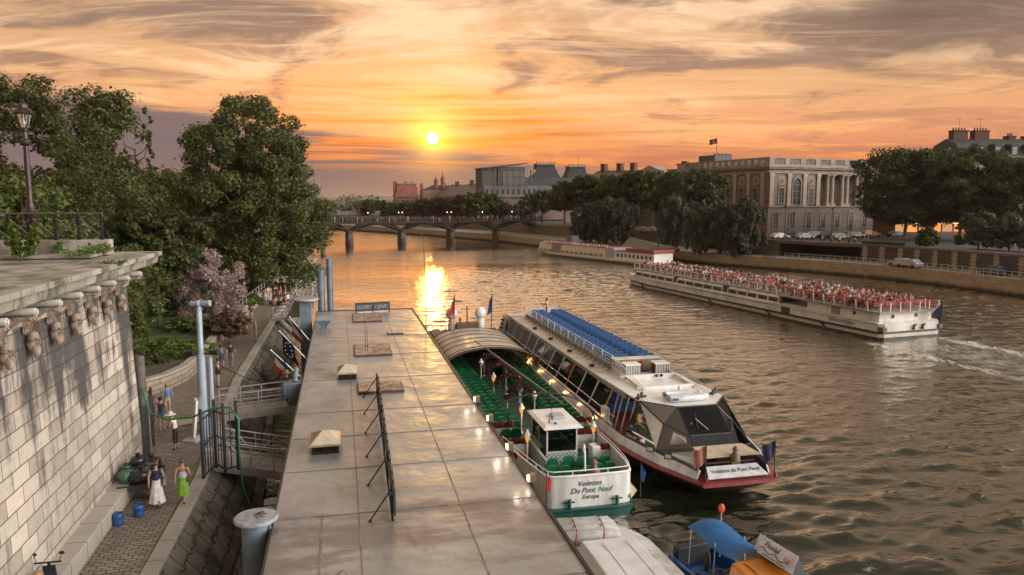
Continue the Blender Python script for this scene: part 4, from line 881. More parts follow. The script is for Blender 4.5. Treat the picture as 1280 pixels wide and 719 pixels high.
def trunk_obj(parent, h0, h, r, rx, seed, bark=None, branches=7):
    rng = random.Random(seed); mb = MB()
    pts = [(0, 0, 0)]; x = y = 0
    for k in range(1, 6): x += rng.uniform(-.12, .12) * r * 2; y += rng.uniform(-.12, .12) * r * 2; pts.append((x, y, h * k / 5 * .85))
    mb.path(pts, [r * 1.25, r, r * .85, r * .65, r * .45, r * .2], 8)
    for b in range(branches):
        z0 = h0 * .8 + (h * .7 - h0 * .8) * rng.random(); a = 2 * math.pi * (b + rng.random() * .6) / branches; L = rx * rng.uniform(.5, .85); up = rng.uniform(.3, .8)
        p = [(0, 0, z0)] + [(L * u * math.cos(a + .2 * u), L * u * math.sin(a + .2 * u), z0 + L * up * u ** .8) for u in (.35, .7, 1.0)]
        mb.path(p, [r * .45, r * .32, r * .2, r * .07], 6)
    return mb.build('trunk', bark or BARK, parent, smooth=True, angle=80)
CACHE = {}
def tree(name, label, cat, x, y, z, H, rx, kind, m, count, size, seed, clear=.2, group=None, bark=None, r=None, branches=7, share=None, rz=0, **k):
    """H total height, crown from clear*H to H"""
    o = thing(name, label, cat, (x, y, z), rz, group)
    zr = H * (1 - clear) / 2; zc = H - zr
    if share and share in CACHE:
        me, rx0, zr0 = CACHE[share]
    else:
        me = crown_mesh('crown', kind, m, count, size, seed, rx, zr, **k); rx0, zr0 = rx, zr
        if share: CACHE[share] = (me, rx0, zr0)
    c = bpy.data.objects.new('crown', me); COL.objects.link(c); c.parent = o; c.location = (0, 0, zc); c.scale = (rx / rx0, rx / rx0, zr / zr0)
    trunk_obj(o, max(.3, H * clear), H, r or max(.12, H * .02), rx, seed + 1, bark, branches)
    return o
def pxtree(px, py_top, w_px, Y, z, **k):      # crown width and top surveyed at the distance Y
    x, y, zt = AT(px, py_top, Y); rx = w_px / 2 * Y / F
    return dict(x=x, y=y, z=z, H=zt - z, rx=rx, **k)
T = lambda name, label, cat, kw: tree(name, label, cat, **kw)
# left park
T('chestnut_tree', 'big dark chestnut tree with a domed crown overhanging the quay', 'tree', pxtree(309, 126, 176, 86, 3.0, kind='chestnut', m=LF_CHEST, count=105000, size=.30, seed=3, clear=.10, r=.42, branches=14, flat=.45))
T('park_tree', 'dark spreading tree directly behind the old street lamp', 'tree', pxtree(25, 92, 200, 50, 3.0, kind='open', m=LF_CHEST, count=36000, size=.21, seed=8, clear=.16, r=.22, branches=14))
T('park_tree', 'airy dark tree to the right of the street lamp, sky showing through', 'tree', pxtree(122, 112, 138, 58, 3.0, kind='open', m=LF_CHEST, count=30000, size=.22, seed=15, clear=.12, r=.2, branches=14))
T('park_tree', 'leafy mid green tree filling the gap beneath the airy tree', 'tree', pxtree(95, 196, 190, 64, 3.0, kind='round', m=LF_MID, count=26000, size=.30, seed=21, clear=.05))
T('park_tree', 'lighter olive tree between the airy tree and the big chestnut', 'tree', pxtree(196, 200, 84, 100, 3.0, kind='round', m=leafmat('leaf_olive', (.07, .085, .025), (.11, .12, .035), (.15, .15, .045), .4), count=9000, size=.45, seed=25, clear=.05, flat=.7))
T('park_tree', 'dark low tree overhanging the lawn just behind the bastion', 'tree', pxtree(192, 258, 116, 58, 3.0, kind='round', m=LF_DARK, count=22000, size=.27, seed=31, clear=.36))
T('park_tree', 'dark tree at the far left below the railing', 'tree', pxtree(20, 200, 150, 44, 3.0, kind='round', m=LF_MID, count=14000, size=.27, seed=33, clear=.1))
sk = rthing('bare_tree', 'small leaning tree with nearly bare upswept twigs against the grey cloud', 'tree'); x, y, _ = AT(172, 230, 70); place(sk, x, y, 3.0)
mb = MB(); rng = random.Random(5); zt = AT(172, 143, 70)[2] - 3
mb.path([(0, 0, 0), (-.1, 0, zt * .4), (0, 0, zt * .7), (-.1, 0, zt * .82)], [.22, .16, .1, .07], 7); TW = []
for k in range(12):
    z0 = zt * (.55 + .03 * k); sgn = 1 if k % 3 else -1; L = 1.1 + .8 * rng.random(); p = [(0, 0, z0), (sgn * .5 * L, rng.uniform(-.4, .4), z0 + .35), (sgn * .75 * L, rng.uniform(-.5, .5), z0 + .9 * L), (sgn * .72 * L, 0, z0 + 1.35 * L)]
    mb.path(p, [.06, .045, .03, .01], 5)
    for q in range(2, 4): TW += [((p[q][0] + rng.uniform(-.2, .2), p[q][1], p[q][2] + rng.uniform(-.3, .2)), (.16, .16, .34))] * 1
mb.build('trunk', BARK, sk); c = bpy.data.objects.new('crown', leaf_mesh('crown', LF_DARK, TW, 800, .26, seed=4)); COL.objects.link(c); c.parent = sk
T('smoke_bush', 'rounded pink smoke bush in full plume beside the quay path', 'shrub', pxtree(259, 299, 82, 60, 3.0, kind='bush', m=LF_PINK, count=26000, size=.15, seed=41, clear=.02, r=.12, aspect=.8, flat=.3))
T('smoke_bush', 'lower skirt of pink and green smoke bush behind the tall spotlight mast', 'shrub', pxtree(285, 385, 50, 55, 3.0, kind='bush', m=leafmat('smoke_green', (.12, .085, .05), (.20, .12, .085), (.10, .11, .04), 1.2), count=6000, size=.18, seed=43, clear=.02, r=.08, aspect=.8))
for px, top, w, Y, lab, m_ in ((212, 424, 84, 48, 'bright green clipped shrub leaning over the curved garden wall', LF_BRIGHT), (185, 442, 60, 46, 'dark shrub under the bright one by the bastion corner', LF_DARK), (222, 346, 66, 66, 'dark evergreen bush on the lawn below the bastion cornice', LF_DARK),
                              (238, 395, 60, 57, 'dark laurel bush left of the smoke bush', LF_MID), (330, 352, 60, 84, 'green bush on the garden wall under the chestnut', LF_MID), (308, 366, 40, 72, 'round leafy shrub between the smoke bush and the garden rail', LF_MID), (362, 335, 60, 105, 'dark bush at the foot of the chestnut by the far quay', LF_DARK), (255, 430, 30, 51, 'small bright shrub tucked against the garden wall end', LF_BRIGHT)):
    T('shrub', lab, 'shrub', pxtree(px, top, w, Y, 2.9, kind='bush', m=m_, count=5200, size=.20 if Y < 60 else .28, seed=int(px), clear=.02, r=.07, branches=5))
for px, top, w, Y, lab in ((55, 275, 170, 40, 'dark mass of shrubs right behind the bastion railing'), (150, 300, 90, 50, 'dark green shrub showing past the end of the cornice')):
    T('shrub', lab, 'shrub', pxtree(px, top, w, Y, 3.0, kind='round', m=LF_MID, count=15000, size=.20, seed=int(px), clear=.02))
# weeds on the bastion
def weed(label, t, s, z, rx, h, count, seed, m=LF_BRIGHT, size=.09):
    o = rthing('weed', label, 'plant', t, s, z); mb = MB(); rn = random.Random(seed); L = []
    for k in range(9):
        a = rn.uniform(0, 6.28); q = rn.uniform(.3, 1) * rx; hh = h * rn.uniform(.45, 1); mb.path([(0, 0, 0), (q * .4 * math.cos(a), q * .4 * math.sin(a), hh * .6), (q * math.cos(a), q * math.sin(a), hh)], [.012, .009, .004], 4)
        for u in (.45, .7, .95): L.append(((q * u * math.cos(a), q * u * math.sin(a), hh * u), (.14 * rx + .05, .14 * rx + .05, .10 * h + .04)))
    mb.build('stems', mat('green_stem', (.07, .10, .03), .7), o); c = bpy.data.objects.new('leaves', leaf_mesh('leaves', m, L, count, size, seed=seed)); COL.objects.link(c); c.parent = o
weed('tall leafy weed growing on the ledge in front of the bastion railing', *TS(*G(28, 326, 10.95)), 10.94, .6, 1.45, 1300, 2, size=.13)
weed('low tuft of grass on the ledge near the bastion corner', -9.2, 29.6, 11.05, .8, .35, 350, 3)
weed('small yellowish weed at the foot of the railing', -10.4, 31.1, 11.06, .25, .5, 160, 4)
weed('creeping tuft hanging over the cornice lip', -7.5, 27.4, 10.86, .5, .16, 200, 5)
weed('little fern growing out of the soot streaked wall', -8.4, 19.5, 8.1, .25, .3, 120, 6)
weed('tuft of weeds at the end of the parapet block', -8.9, 30.6, 11.05, .6, .4, 300, 7)
# right bank trees
Zr, Zl = 4.8, 2.3
for px, top, w, Y, lab, sh in ((1138, 176, 132, 165, 'tall broad tree at the palace end of the right quay', 'R1'), (1208, 178, 124, 160, 'tall dark rounded tree in the middle of the right quay clump', 'R2'), (1276, 188, 104, 152, 'tall rounded tree cut by the right edge of the view', 'R1'), (1172, 192, 90, 178, 'dark tree standing behind the right quay clump', 'R2')):
    T('plane_tree', lab, 'tree', pxtree(px, top, w, Y, Zr, kind='round', m=LF_DARK, count=36000, size=.52, seed=len(lab), clear=.07, share=sh, group='tall trees on the right quay', bark=PALEBARK, r=.32, flat=.65, rz=px))
for px, top, w, Y, lab in ((1226, 264, 52, 128, 'small bushy willow by the quay wall, left of a pair'), (1265, 266, 50, 124, 'small bushy willow by the quay wall, right of a pair'), (1300, 272, 44, 120, 'small willow cut by the edge of the view')):
    T('willow_tree', lab, 'tree', pxtree(px, top, w, Y, 4.8, kind='bush', m=LF_GREY, count=7000, size=.42, seed=px, clear=.10, share='W1', rz=px, droop=.5))
T('shrub', 'dark potted bush against the lit cafe front', 'shrub', pxtree(1160, 284, 24, 138, 4.8, kind='bush', m=LF_DARK, count=2500, size=.4, seed=4, clear=.02))
T('shrub', 'round little bush by the lower quay railing', 'shrub', pxtree(1051, 324, 9, 137, 2.3, kind='bush', m=LF_DARK, count=900, size=.3, seed=6, clear=.02))
T('plane_tree', 'large round dark tree standing behind the upright quay poplars', 'tree', pxtree(864, 205, 98, 186, Zr, kind='round', m=LF_DARK, count=30000, size=.52, seed=77, clear=.15, r=.35, flat=.7))
for i, (px, top, w, Y, base) in enumerate(((876, 250, 44, 156, 2.3), (902, 246, 48, 153, 2.3), (932, 243, 54, 150, 2.3), (848, 240, 50, 168, 2.3))):
    T('poplar_tree', ('grey green poplar, left one of three in the clump below the palace', 'grey green poplar, middle one of three in the clump below the palace', 'broad grey green poplar at the palace corner', 'tall thin-topped poplar left of the poplar clump')[i], 'tree', pxtree(px, top, w, Y, base, kind='poplar', m=LF_GREY, count=19000, size=.42, seed=90 + i, clear=.06, share='P%d' % (i % 2), group='poplars on the lower quay', rz=px))
for i, (px, top, w, Y, base) in enumerate(((733, 252, 40, 196, 2.3), (757, 244, 44, 190, 2.3), (778, 246, 42, 186, 2.3), (648, 254, 30, 290, 4.8), (662, 238, 26, 292, 4.8), (628, 250, 24, 296, 4.8))):
    T('cypress_poplar', ('dark pointed tree, leftmost of three on the far ramp', 'tallest dark pointed tree of three on the far ramp', 'dark pointed tree, rightmost of three on the far ramp', 'grey bushy tree below the wrapped scaffold', 'dark rounded tree against the wrapped scaffold', 'thin grey tree left of the wrapped scaffold')[i], 'tree', pxtree(px, top, w, Y, base, kind='poplar' if i < 4 else 'round', m=LF_GREY, count=8000, size=.6, seed=110 + i, clear=.08, share='Q%d' % (i // 4), rz=px))
for i, (px, top, w, Y) in enumerate(((706, 223, 46, 232), (733, 216, 46, 226), (762, 214, 48, 222), (790, 211, 50, 214), (818, 209, 48, 208), (678, 236, 30, 250))):
    T('plane_tree', ('rounded street tree, first of the row left of the far ramp', 'rounded street tree, second of the row above the far ramp', 'rounded street tree, third of the row above the far ramp', 'rounded street tree, fourth of the row above the far boat', 'rounded street tree, fifth of the row beside the big round tree', 'small street tree at the downstream end of the row')[i], 'tree', pxtree(px, top, w, Y, Zr, kind='round', m=LF_DARK if i % 2 else LF_MID, count=9000, size=.7, seed=130 + i, clear=.30, share='S%d' % (i % 2), group='street trees on the upper quay', bark=PALEBARK, r=.28, flat=.7, rz=px))
for i, (px, top, w, Y) in enumerate(((598, 238, 44, 296), (574, 242, 40, 300), (552, 246, 36, 320), (533, 247, 34, 345), (513, 250, 30, 365), (494, 252, 22, 390), (480, 250, 14, 405), (461, 248, 20, 430), (470, 249, 15, 440), (615, 240, 26, 298))):
    lab = ('dark riverside tree at the footbridge end', 'brownish riverside tree, second from the footbridge end', 'brownish riverside tree before the turrets', 'brownish riverside tree between turrets and red pavilion', 'brownish riverside tree below the red pavilion', 'small riverside tree left of the red pavilion', 'dark pointed fir far down the river', 'rounded tree at the far bend of the river', 'narrow tree beside the far bend tree', 'dark tree close to the wrapped scaffold corner')[i]
    T('riverside_tree', lab, 'tree', pxtree(px, top, w, Y, 4.4, kind='cone' if i == 6 else 'round', m=LF_BROWN if i in (1, 2, 3, 4) else LF_DARK, count=7000, size=.95, seed=150 + i, clear=.08, share=None if i == 6 else 'T%d' % (i in (1, 2, 3, 4)), group='riverside trees beyond the footbridge', rz=px, flat=.7))
# far left bank woods, read as one mass
L = []; rng = random.Random(9)
for i in range(90): L.append(((-260 + 160 * rng.random() ** .7, 230 + 330 * rng.random(), 8 + 5 * rng.random()), (7, 7, 6)))
for i in range(70): L.append(((-330 + i * 5, 520 + rng.uniform(-8, 30), 7 + 2 * rng.random()), (6, 6, 4.5)))
c = bpy.data.objects.new('far_woods', leaf_mesh('far_woods', LF_DARK, L, 26000, 1.5, seed=8)); COL.objects.link(c); tag(c, 'distant mass of trees on the far left bank', 'woods', kind='stuff')
# ---------------------------------------------------------------- landing pontoon with its sheet metal roof
def roof_mat():
    m, nt = newmat('roof_sheet'); n = N(nt); tc = n('TexCoord').outputs['Object']
    a = n('TexNoise', {'Vector': tc, 'Scale': .55, 'Detail': 3.0, 'Roughness': .5}); b = n('TexNoise', {'Vector': tc, 'Scale': 5.0, 'Detail': 6.0, 'Roughness': .7})
    st = n('TexNoise', {'Vector': n('Mapping', {'Vector': tc, 'Scale': (1.0, .35, 1)}).outputs[0], 'Scale': 1.3, 'Detail': 5.0, 'Roughness': .7})
    c = n.mix(n.smooth(a.outputs[0], .35, .7), (.42, .42, .425), (.33, .33, .335)); c = n.mix(n.math('MULTIPLY', n.smooth(st.outputs[0], .54, .78), .38), c, (.21, .175, .145)); c = n.mix(n.math('MULTIPLY', n.smooth(b.outputs[0], .60, .72), .6), c, (.22, .17, .14))
    sp = n('SeparateXYZ', {0: tc}); sy = sp.outputs[1]; band = n.math('MULTIPLY', n.smooth(sy, 17.2, 19.6), n.math('SUBTRACT', 1.0, n.smooth(sy, 21.0, 22.2)))
    wd = n('TexNoise', {'Vector': n('Mapping', {'Vector': tc, 'Scale': (.35, 1.1, 1)}).outputs[0], 'Scale': .9, 'Detail': 6.0, 'Roughness': .65}); c = n.mix(n.math('MULTIPLY', n.smooth(n.math('MULTIPLY_ADD', band, .22, wd.outputs[0]), .58, .74), .62), c, (.16, .125, .105))
    h = n.math('ADD', n.math('MULTIPLY', a.outputs[0], 1.0), n.math('MULTIPLY', st.outputs[0], .22))
    bp = n('Bump', {'Height': h, 'Strength': .7, 'Distance': .16})
    n.out(n('BsdfPrincipled', {'Base Color': c, 'Metallic': .55, 'Roughness': n.math('MULTIPLY_ADD', st.outputs[0], .35, .20), 'Normal': bp.outputs[0]}).outputs[0]); return m
ROOF = roof_mat(); SEAM = mat('roof_seam', (.29, .265, .245), .5, metal=.3, var=.25, scale=2)
ZR = 4.0; RL, RR, S0, S1 = -2.05, 5.70, 8.0, 62.6
bg_ = rthing('landing_pontoon', 'long floating landing stage with dented grey sheet metal roof between quay and boats', 'pontoon')
mb = MB(); mb.b2(RL, RR, S0, S1, 3.84, ZR); mb.build('roof', ROOF, bg_)
mb = MB()
for t in (.3, 3.3): mb.b2(t - .015, t + .015, S0 + .1, S1 - .1, ZR - .01, ZR + .012)
for s in (12.0, 16.4, 21.2, 25.0, 28.6, 32.1, 38.1, 44.0, 50.2, 56.2): mb.b2(RL + .05, RR - .05, s - .016, s + .016, ZR - .01, ZR + .016)
mb.b2(-.75, -.7, S0, 21.1, ZR - .01, ZR + .012)
mb.build('roof_seam', SEAM, bg_)
mb = MB(); mb.b2(RR - .03, RR + .06, S0, S1, 3.7, ZR + .05); mb.b2(RL, RR + .06, S1 + .003, S1 + .09, 3.7, ZR + .05); mb.b2(RL - .06, RL - .003, S0, S1 + .09, 3.68, ZR + .03); mb.build('roof_edge', BLACK, bg_)
mb = MB(); mb.b2(RL + .45, RR - .5, S0, S1 - 1.2, .95, 3.83); mb.build('cabin_wall', mat('cabin_wall_paint', (.48, .36, .24), .6, var=.15), bg_)
mb = MB(); mb.b2(RL - .15, RR + .1, S0, S1 - .3, .75, .95); mb.build('side_deck', mat('deck_grey', (.16, .15, .14), .7), bg_)
mb = MB(); mb.b2(RL - .05, RR, S0, S1 - .5, -.6, .75); mb.build('hull', mat('black_hull', (.03, .03, .032), .5), bg_)
for i in range(12):
    mb = MB(); mb.b2(RR - .52, RR - .46, 14 + i * 4, 16.6 + i * 4, 1.7, 3.3); mb.build('window', GLASSB, bg_)
    mb = MB(); mb.b2(RL + .40, RL + .46, 14 + i * 4, 16.6 + i * 4, 1.7, 3.3); mb.build('window', GLASSB, bg_)
RUST = mat('rusty_hatch', (.44, .36, .29), .6, metal=.2, var=.22, scale=3.0, col2=(.20, .10, .06)); RUSTE = mat('rusty_edge', (.10, .05, .035), .8)
def hatch(label, px0, px1, py0, py1):
    a = TS(*G(px0, py1, ZR + .1)); b = TS(*G(px1, py1, ZR + .1)); c = TS(*G(px0, py0, ZR + .1)); w = (b[0] - a[0]); L = c[1] - a[1]
    o = rthing('roof_hatch', label, 'hatch', (a[0] + b[0]) / 2, (a[1] + b[1]) / 2 + L / 2, ZR + .003, 0, 'flat hatches on the pontoon roof')
    mb = MB(); mb.b2(-w / 2, w / 2, -L / 2, L / 2, 0, .10); mb.build('frame', RUSTE, o)
    mb = MB(); mb.b2(-w / 2 + .05, w / 2 - .05, -L / 2 + .06, L / 2 - .06, .103, .135); mb.build('lid', RUST, o, bevel=.01)
hatch('flat rusty roof hatch behind the tall letter frame', 447, 506, 477, 489.5); hatch('flat pale roof hatch crossed by the thin aerial', 443, 491, 430, 443.5); hatch('flat roof hatch in front of the dark sign', 441, 478, 392, 401.5)
def skylight(label, px0, px1, py0, py1):
    a = TS(*G(px0, py1 - 5, ZR + .35)); b = TS(*G(px1, py1 - 5, ZR + .35)); c = TS(*G(px0, py0, ZR + .35)); w = b[0] - a[0]; L = c[1] - a[1]
    o = rthing('skylight', label, 'skylight', (a[0] + b[0]) / 2, (a[1] + b[1]) / 2 + L / 2, ZR + .003, 0, 'raised skylights on the pontoon roof'); w2, l2 = w / 2, L / 2
    mb = MB(); mb.b2(-w2 + .1, w2 - .1, -l2 + .1, l2 - .1, 0, .10)
    for x in (-w2 + .14, w2 - .14, 0):
        for y in (-l2 + .14, l2 - .14): mb.b2(x - .04, x + .04, y - .04, y + .04, .1, .30)
    mb.build('base', DKIRON, o)
    mb = MB(); mb.b2(-w2, w2, -l2, l2, .30, .36); mb.build('frame', mat('skylight_frame', (.42, .33, .22), .5, var=.15), o)
    mb = MB(); mb.loft([[(-w2 + .04, -l2 + .04, .363), (w2 - .04, -l2 + .04, .363), (w2 - .04, l2 - .04, .363), (-w2 + .04, l2 - .04, .363)], [(-.12, -.01, .36 + .30), (.12, -.01, .66), (.12, .01, .66), (-.12, .01, .66)]]); mb.build('dome', mat('skylight_dome', (.62, .54, .42), .25, var=.12, coat=.4), o)
skylight('raised pyramid skylight, the nearer of two, at the left edge of the pontoon roof', 386, 427, 540, 562); skylight('smaller raised skylight farther along the pontoon roof', 421, 448, 458, 472)
# vent funnel
t, s = TS(*G(405, 411, ZR)); vf = rthing('roof_vent', 'grey funnel shaped vent near the far left roof corner', 'vent', t, s, ZR + .002)
mb = MB(); mb.loft([[(-.18, -.18, 0), (.18, -.18, 0), (.18, .18, 0), (-.18, .18, 0)], [(-.22, -.22, .2), (.22, -.22, .2), (.22, .22, .2), (-.22, .22, .2)], [(-.5, -.45, .62), (.5, -.45, .62), (.5, .45, .62), (-.5, .45, .62)]]); mb.build('funnel', BLUEGREY, vf)
mb = MB(); mb.b2(-.58, .58, -.5, .5, .625, .84); mb.build('cap', mat('vent_cap', (.40, .40, .40), .4, metal=.4), vf, bevel=.02)
# thin bar
t, s = TS(*G(494, 418, ZR)); o = rthing('roof_step', 'short dark strip lying on the far part of the roof', 'strip', t, s, ZR + .003); mb = MB(); mb.b2(-.55, .55, -.12, .12, 0, .07); mb.b2(-.55, -.47, -.1, .3, .003, .12); mb.build('strip', BLACK, o)
# sign board at the far end
t, s = TS(*G(466, 391, ZR)); sg_ = rthing('roof_sign', 'dark two panel sign reading OUVERT at the far end of the roof', 'sign', t, s, ZR, R(9))
mb = MB(); mb.b2(-1.35, 1.35, -.05, .05, .16, .80); mb.build('board', mat('sign_board', (.055, .055, .065), .5), sg_, bevel=.01)
mb = MB(); mb.b2(-1.4, 1.4, -.08, .09, .80, .85); mb.b2(-1.4, -1.352, -.08, .09, 0, .80); mb.b2(1.352, 1.4, -.08, .09, 0, .80); mb.b2(-.02, .02, -.09, -.055, .0, .80); mb.build('frame', BLACK, sg_)
mb = MB(); mb.b2(-1.2, -.08, -.12, -.06, .06, .13); mb.b2(.10, 1.2, -.12, -.06, .06, .13); mb.build('tube_lamp', mat('sign_tube', (.75, .72, .68), .4), sg_)
SGN = mat('sign_letters', (.42, .45, .50), .4)
text('lettering', 'OUVERT', .40, SGN, sg_, (-.68, -.06, .49), (R(90), 0, 0), sx=.80); text('lettering', '7 JOURS', .40, SGN, sg_, (.68, -.06, .49), (R(90), 0, 0), sx=.72)
for px, py, h, lab in ((457, 441, 2.4, 'taller of two thin aerials on the pontoon roof'), (459.5, 442, 1.7, 'shorter of two thin aerials on the pontoon roof')):
    t, s = TS(*G(px, py, ZR)); o = rthing('aerial', lab, 'aerial', t, s, ZR); mb = MB(); mb.tube((0, 0, 0), (0, 0, h), .02, .012, 6); mb.tube((0, 0, 0), (0, 0, .1), .06, n=8); mb.build('rod', DKIRON, o)
t, s = 5.62, 51.2; o = rthing('whip_aerial', 'very tall thin whip aerial at the right roof edge before the sun glitter', 'aerial', t, s, ZR + .05); mb = MB(); mb.path([(0, 0, 0), (.02, .05, 3), (-.05, .3, 5.5), (-.25, .9, 8.2)], [.035, .028, .02, .012], 6); mb.build('rod', BLACK, o)
# tall letter frame seen edge on, with struts
f0 = TS(*G(491, 655, ZR)); f1 = TS(*G(471, 494, ZR)); ff = rthing('letter_frame', 'long dark sign frame seen edge on, propped by slanting struts on the roof', 'sign frame', f0[0], f0[1], ZR)
dv = Vector((f1[0] - f0[0], f1[1] - f0[1], 0)); L = dv.length; ud = dv / L; ff.rotation_euler[2] = AZ - math.atan2(dv.x, dv.y)
mb = MB(); mb.bar((0, 0, .10), (0, L, .10), .05); mb.bar((0, 0, .86), (0, L, .86), .05); mb.build('rail', DKIRON, ff)
rng = random.Random(4)
pp = MB(); pp.bar((0, 0, 0), (0, 0, 1.1), .06); pp = pp.build('post', DKIRON, ff); st = MB(); st.bar((-.03, 0, .85), (-.62, -.05, .02), .035); st.box(-.62, -.05, .012, .1, .1, .02); st = st.build('strut', DKIRON, ff)
for i in range(6):
    y = .35 + i * (L - .6) / 5; p = pp if i == 0 else part(pp, ff); p.location = (0, y, 0); q = st if i == 0 else part(st, ff); q.location = (0, y, 0)
for i in range(int(L / .62)):
    mb = MB(); mb.b2(.04, .10, 0, .46, .14, .92 + .05 * (i % 3)); q = mb.build('letter_panel', mat('letter_back', (.06, .065, .075), .4, metal=.5), ff); q.location = (0, .2 + i * .62, 0)
# cable loop on the roof
o = rthing('cable', 'thin black cable looping on the near part of the roof', 'cable', -.55, 16.9, ZR + .02); mb = MB(); mb.path([(0, -1.6, 0), (-.1, -.3, 0), (.1, .5, .02), (.38, .8, .05), (.5, .55, .03), (.3, .1, 0), (.2, -.2, 0)], .012, 5); tag(mb.build('loop', BLACK, o))
# floodlights on the right edge
for i, (px, py) in enumerate(((591.5, 507), (611.7, 531), (638, 567.6), (664, 608))):
    t, s = TS(*G(px, py, ZR)); o = rthing('roof_floodlight', ('farthest of four lit floodlights clamped to the right roof edge', 'second farthest lit floodlight on the right roof edge', 'second nearest lit floodlight on the right roof edge', 'nearest of four lit floodlights clamped to the right roof edge')[i], 'floodlight', RR - .02, s, ZR + .06, 0, 'floodlights along the roof edge'); o.scale = (.8, .8, .8)
    mb = MB(); mb.bar((.05, 0, 0), (.05, 0, .30), .05); mb.bar((-.05, 0, 0), (.12, 0, 0), .08, .04); mb.build('bracket', DKIRON, o)
    mb = MB(); mb.loft([[(-.07, -.12, .14), (-.07, .12, .14), (-.07, .12, .42), (-.07, -.12, .42)], [(.17, -.16, .10), (.17, .16, .10), (.17, .16, .46), (.17, -.16, .46)]]); mb.build('housing', mat('lamp_housing', (.30, .24, .16), .4, metal=.5), o)
    mb = MB(); mb.b2(-.13, -.074, -.1, .1, .16, .38); mb.build('lens', SPOTBULB, o)
    x, y = RV(RR - .45, s); lamp_light('floodlight_beam', (x, y, ZR + .42), (1, .84, .62), 5.5, radius=.06)

# ---------------------------------------------------------------- mooring piles
def pile(label, t, s, ztop, r, cap=None, square=False):
    o = rthing('mooring_pile', label, 'pile', t, s, -.8, 0, 'blue grey mooring piles'); h = ztop + .8; mb = MB()
    if square: mb.b2(-r, r, -r, r, 0, h)
    else: mb.tube((0, 0, 0), (0, 0, h), r, n=20)
    for y in (.6, -.6): mb.tube((r * .96, y * r, 0), (r * .96, y * r, h - .1), .035, n=6)
    mb.build('shaft', BLUEGREY, o, smooth=True)
    if cap: mb = MB(); mb.lathe([(cap * .9, h), (cap, h + .03), (cap, h + .09), (cap * .94, h + .12), (.05, h + .15)], 28); mb.build('cap', mat('pile_cap', (.34, .35, .36), .55, var=.2, scale=5, col2=(.2, .21, .22)), o, smooth=True, angle=30)
    return o
p1 = pile('near round mooring pile with a flat pale disc on top, by the roof edge', -2.5, 20.9, 4.2, .40, .60)
o = rthing('loose_cord', 'short frayed cord lying on the disc of the near pile', 'cord', -2.5, 20.9, 4.36); mb = MB(); rng = random.Random(2)
for k in range(6): a = rng.uniform(0, 6.28); mb.path([(0, 0, .01), (.12 * math.cos(a), .12 * math.sin(a), .04), (.26 * math.cos(a + .4), .26 * math.sin(a + .4), .0)], .012, 5)
mb.build('strands', BLACK, o)
pile('square mooring pile at the far left corner of the roof under the upper walkway', -2.75, 58.0, 5.5, .42, square=True)
pile('tallest blue grey pile at the far end of the pontoon', -1.05, 66.0, 8.1, .26); pile('shorter blue grey pile beside the tallest one', -1.75, 64.8, 7.2, .30)
bu = thing('buoy', 'small dark barrel buoy floating beyond the tall piles', 'buoy', (*G(404, 320, 0), 0)); mb = MB(); mb.lathe([(.3, -.3), (.55, 0), (.6, .3), (.6, 1.4), (.45, 1.8), (.1, 1.9)], 14); mb.build('float', mat('buoy_grey', (.07, .065, .06), .6), bu, smooth=True)
# ---------------------------------------------------------------- spotlight mast at the quay edge
ms = rthing('spotlight_mast', 'tall pale blue mast with grey spotlight heads on the quay by the walkway', 'mast', -6.35, 35.6, 2.2)
MB1 = mat('mast_blue', (.36, .43, .50), .35, metal=.2, var=.08)
mb = MB(); mb.tube((0, 0, 0), (0, 0, 3.9), .19, n=14); mb.tube((0, 0, 3.9), (0, 0, 6.2), .13, n=12); mb.tube((.38, .02, 0), (.38, .02, 3.75), .10, n=10); mb.box(0, 0, .05, .7, .7, .1); mb.build('pole', MB1, ms, smooth=True)
mb = MB(); mb.bar((-.35, 0, 3.9), (.55, 0, 3.9), .08); mb.bar((-.2, 0, 6.1), (.45, 0, 6.1), .08); mb.build('crossarm', DKIRON, ms)
for x, y, z, mm in ((-.12, -.05, 6.22, MB1), (.34, -.05, 6.22, MB1), (-.42, -.1, 3.98, BLACK), (.62, -.1, 3.98, BLACK)):
    mb = MB(); mb.tube((x - .18, y, z), (x + .18, y - .12, z + .03), .12, .15, 12); mb.ell((x - .18, y, z), .1, .1, .1, 8, 6); mb.build('spotlight', mm, ms, smooth=True)
o = rthing('guy_cable', 'thin dark cable from the mast to the sloping quay bank', 'cable'); a = (-6.2, 35.6, 6.0); b = (-4.6, 49, 1.4); mb = MB(); mb.path([tuple(a[i] + (b[i] - a[i]) * u - (1.0 * u * (1 - u) if i == 2 else 0) for i in range(3)) for u in [k / 10 for k in range(11)]], .022, 5); mb.build('line', BLACK, o)
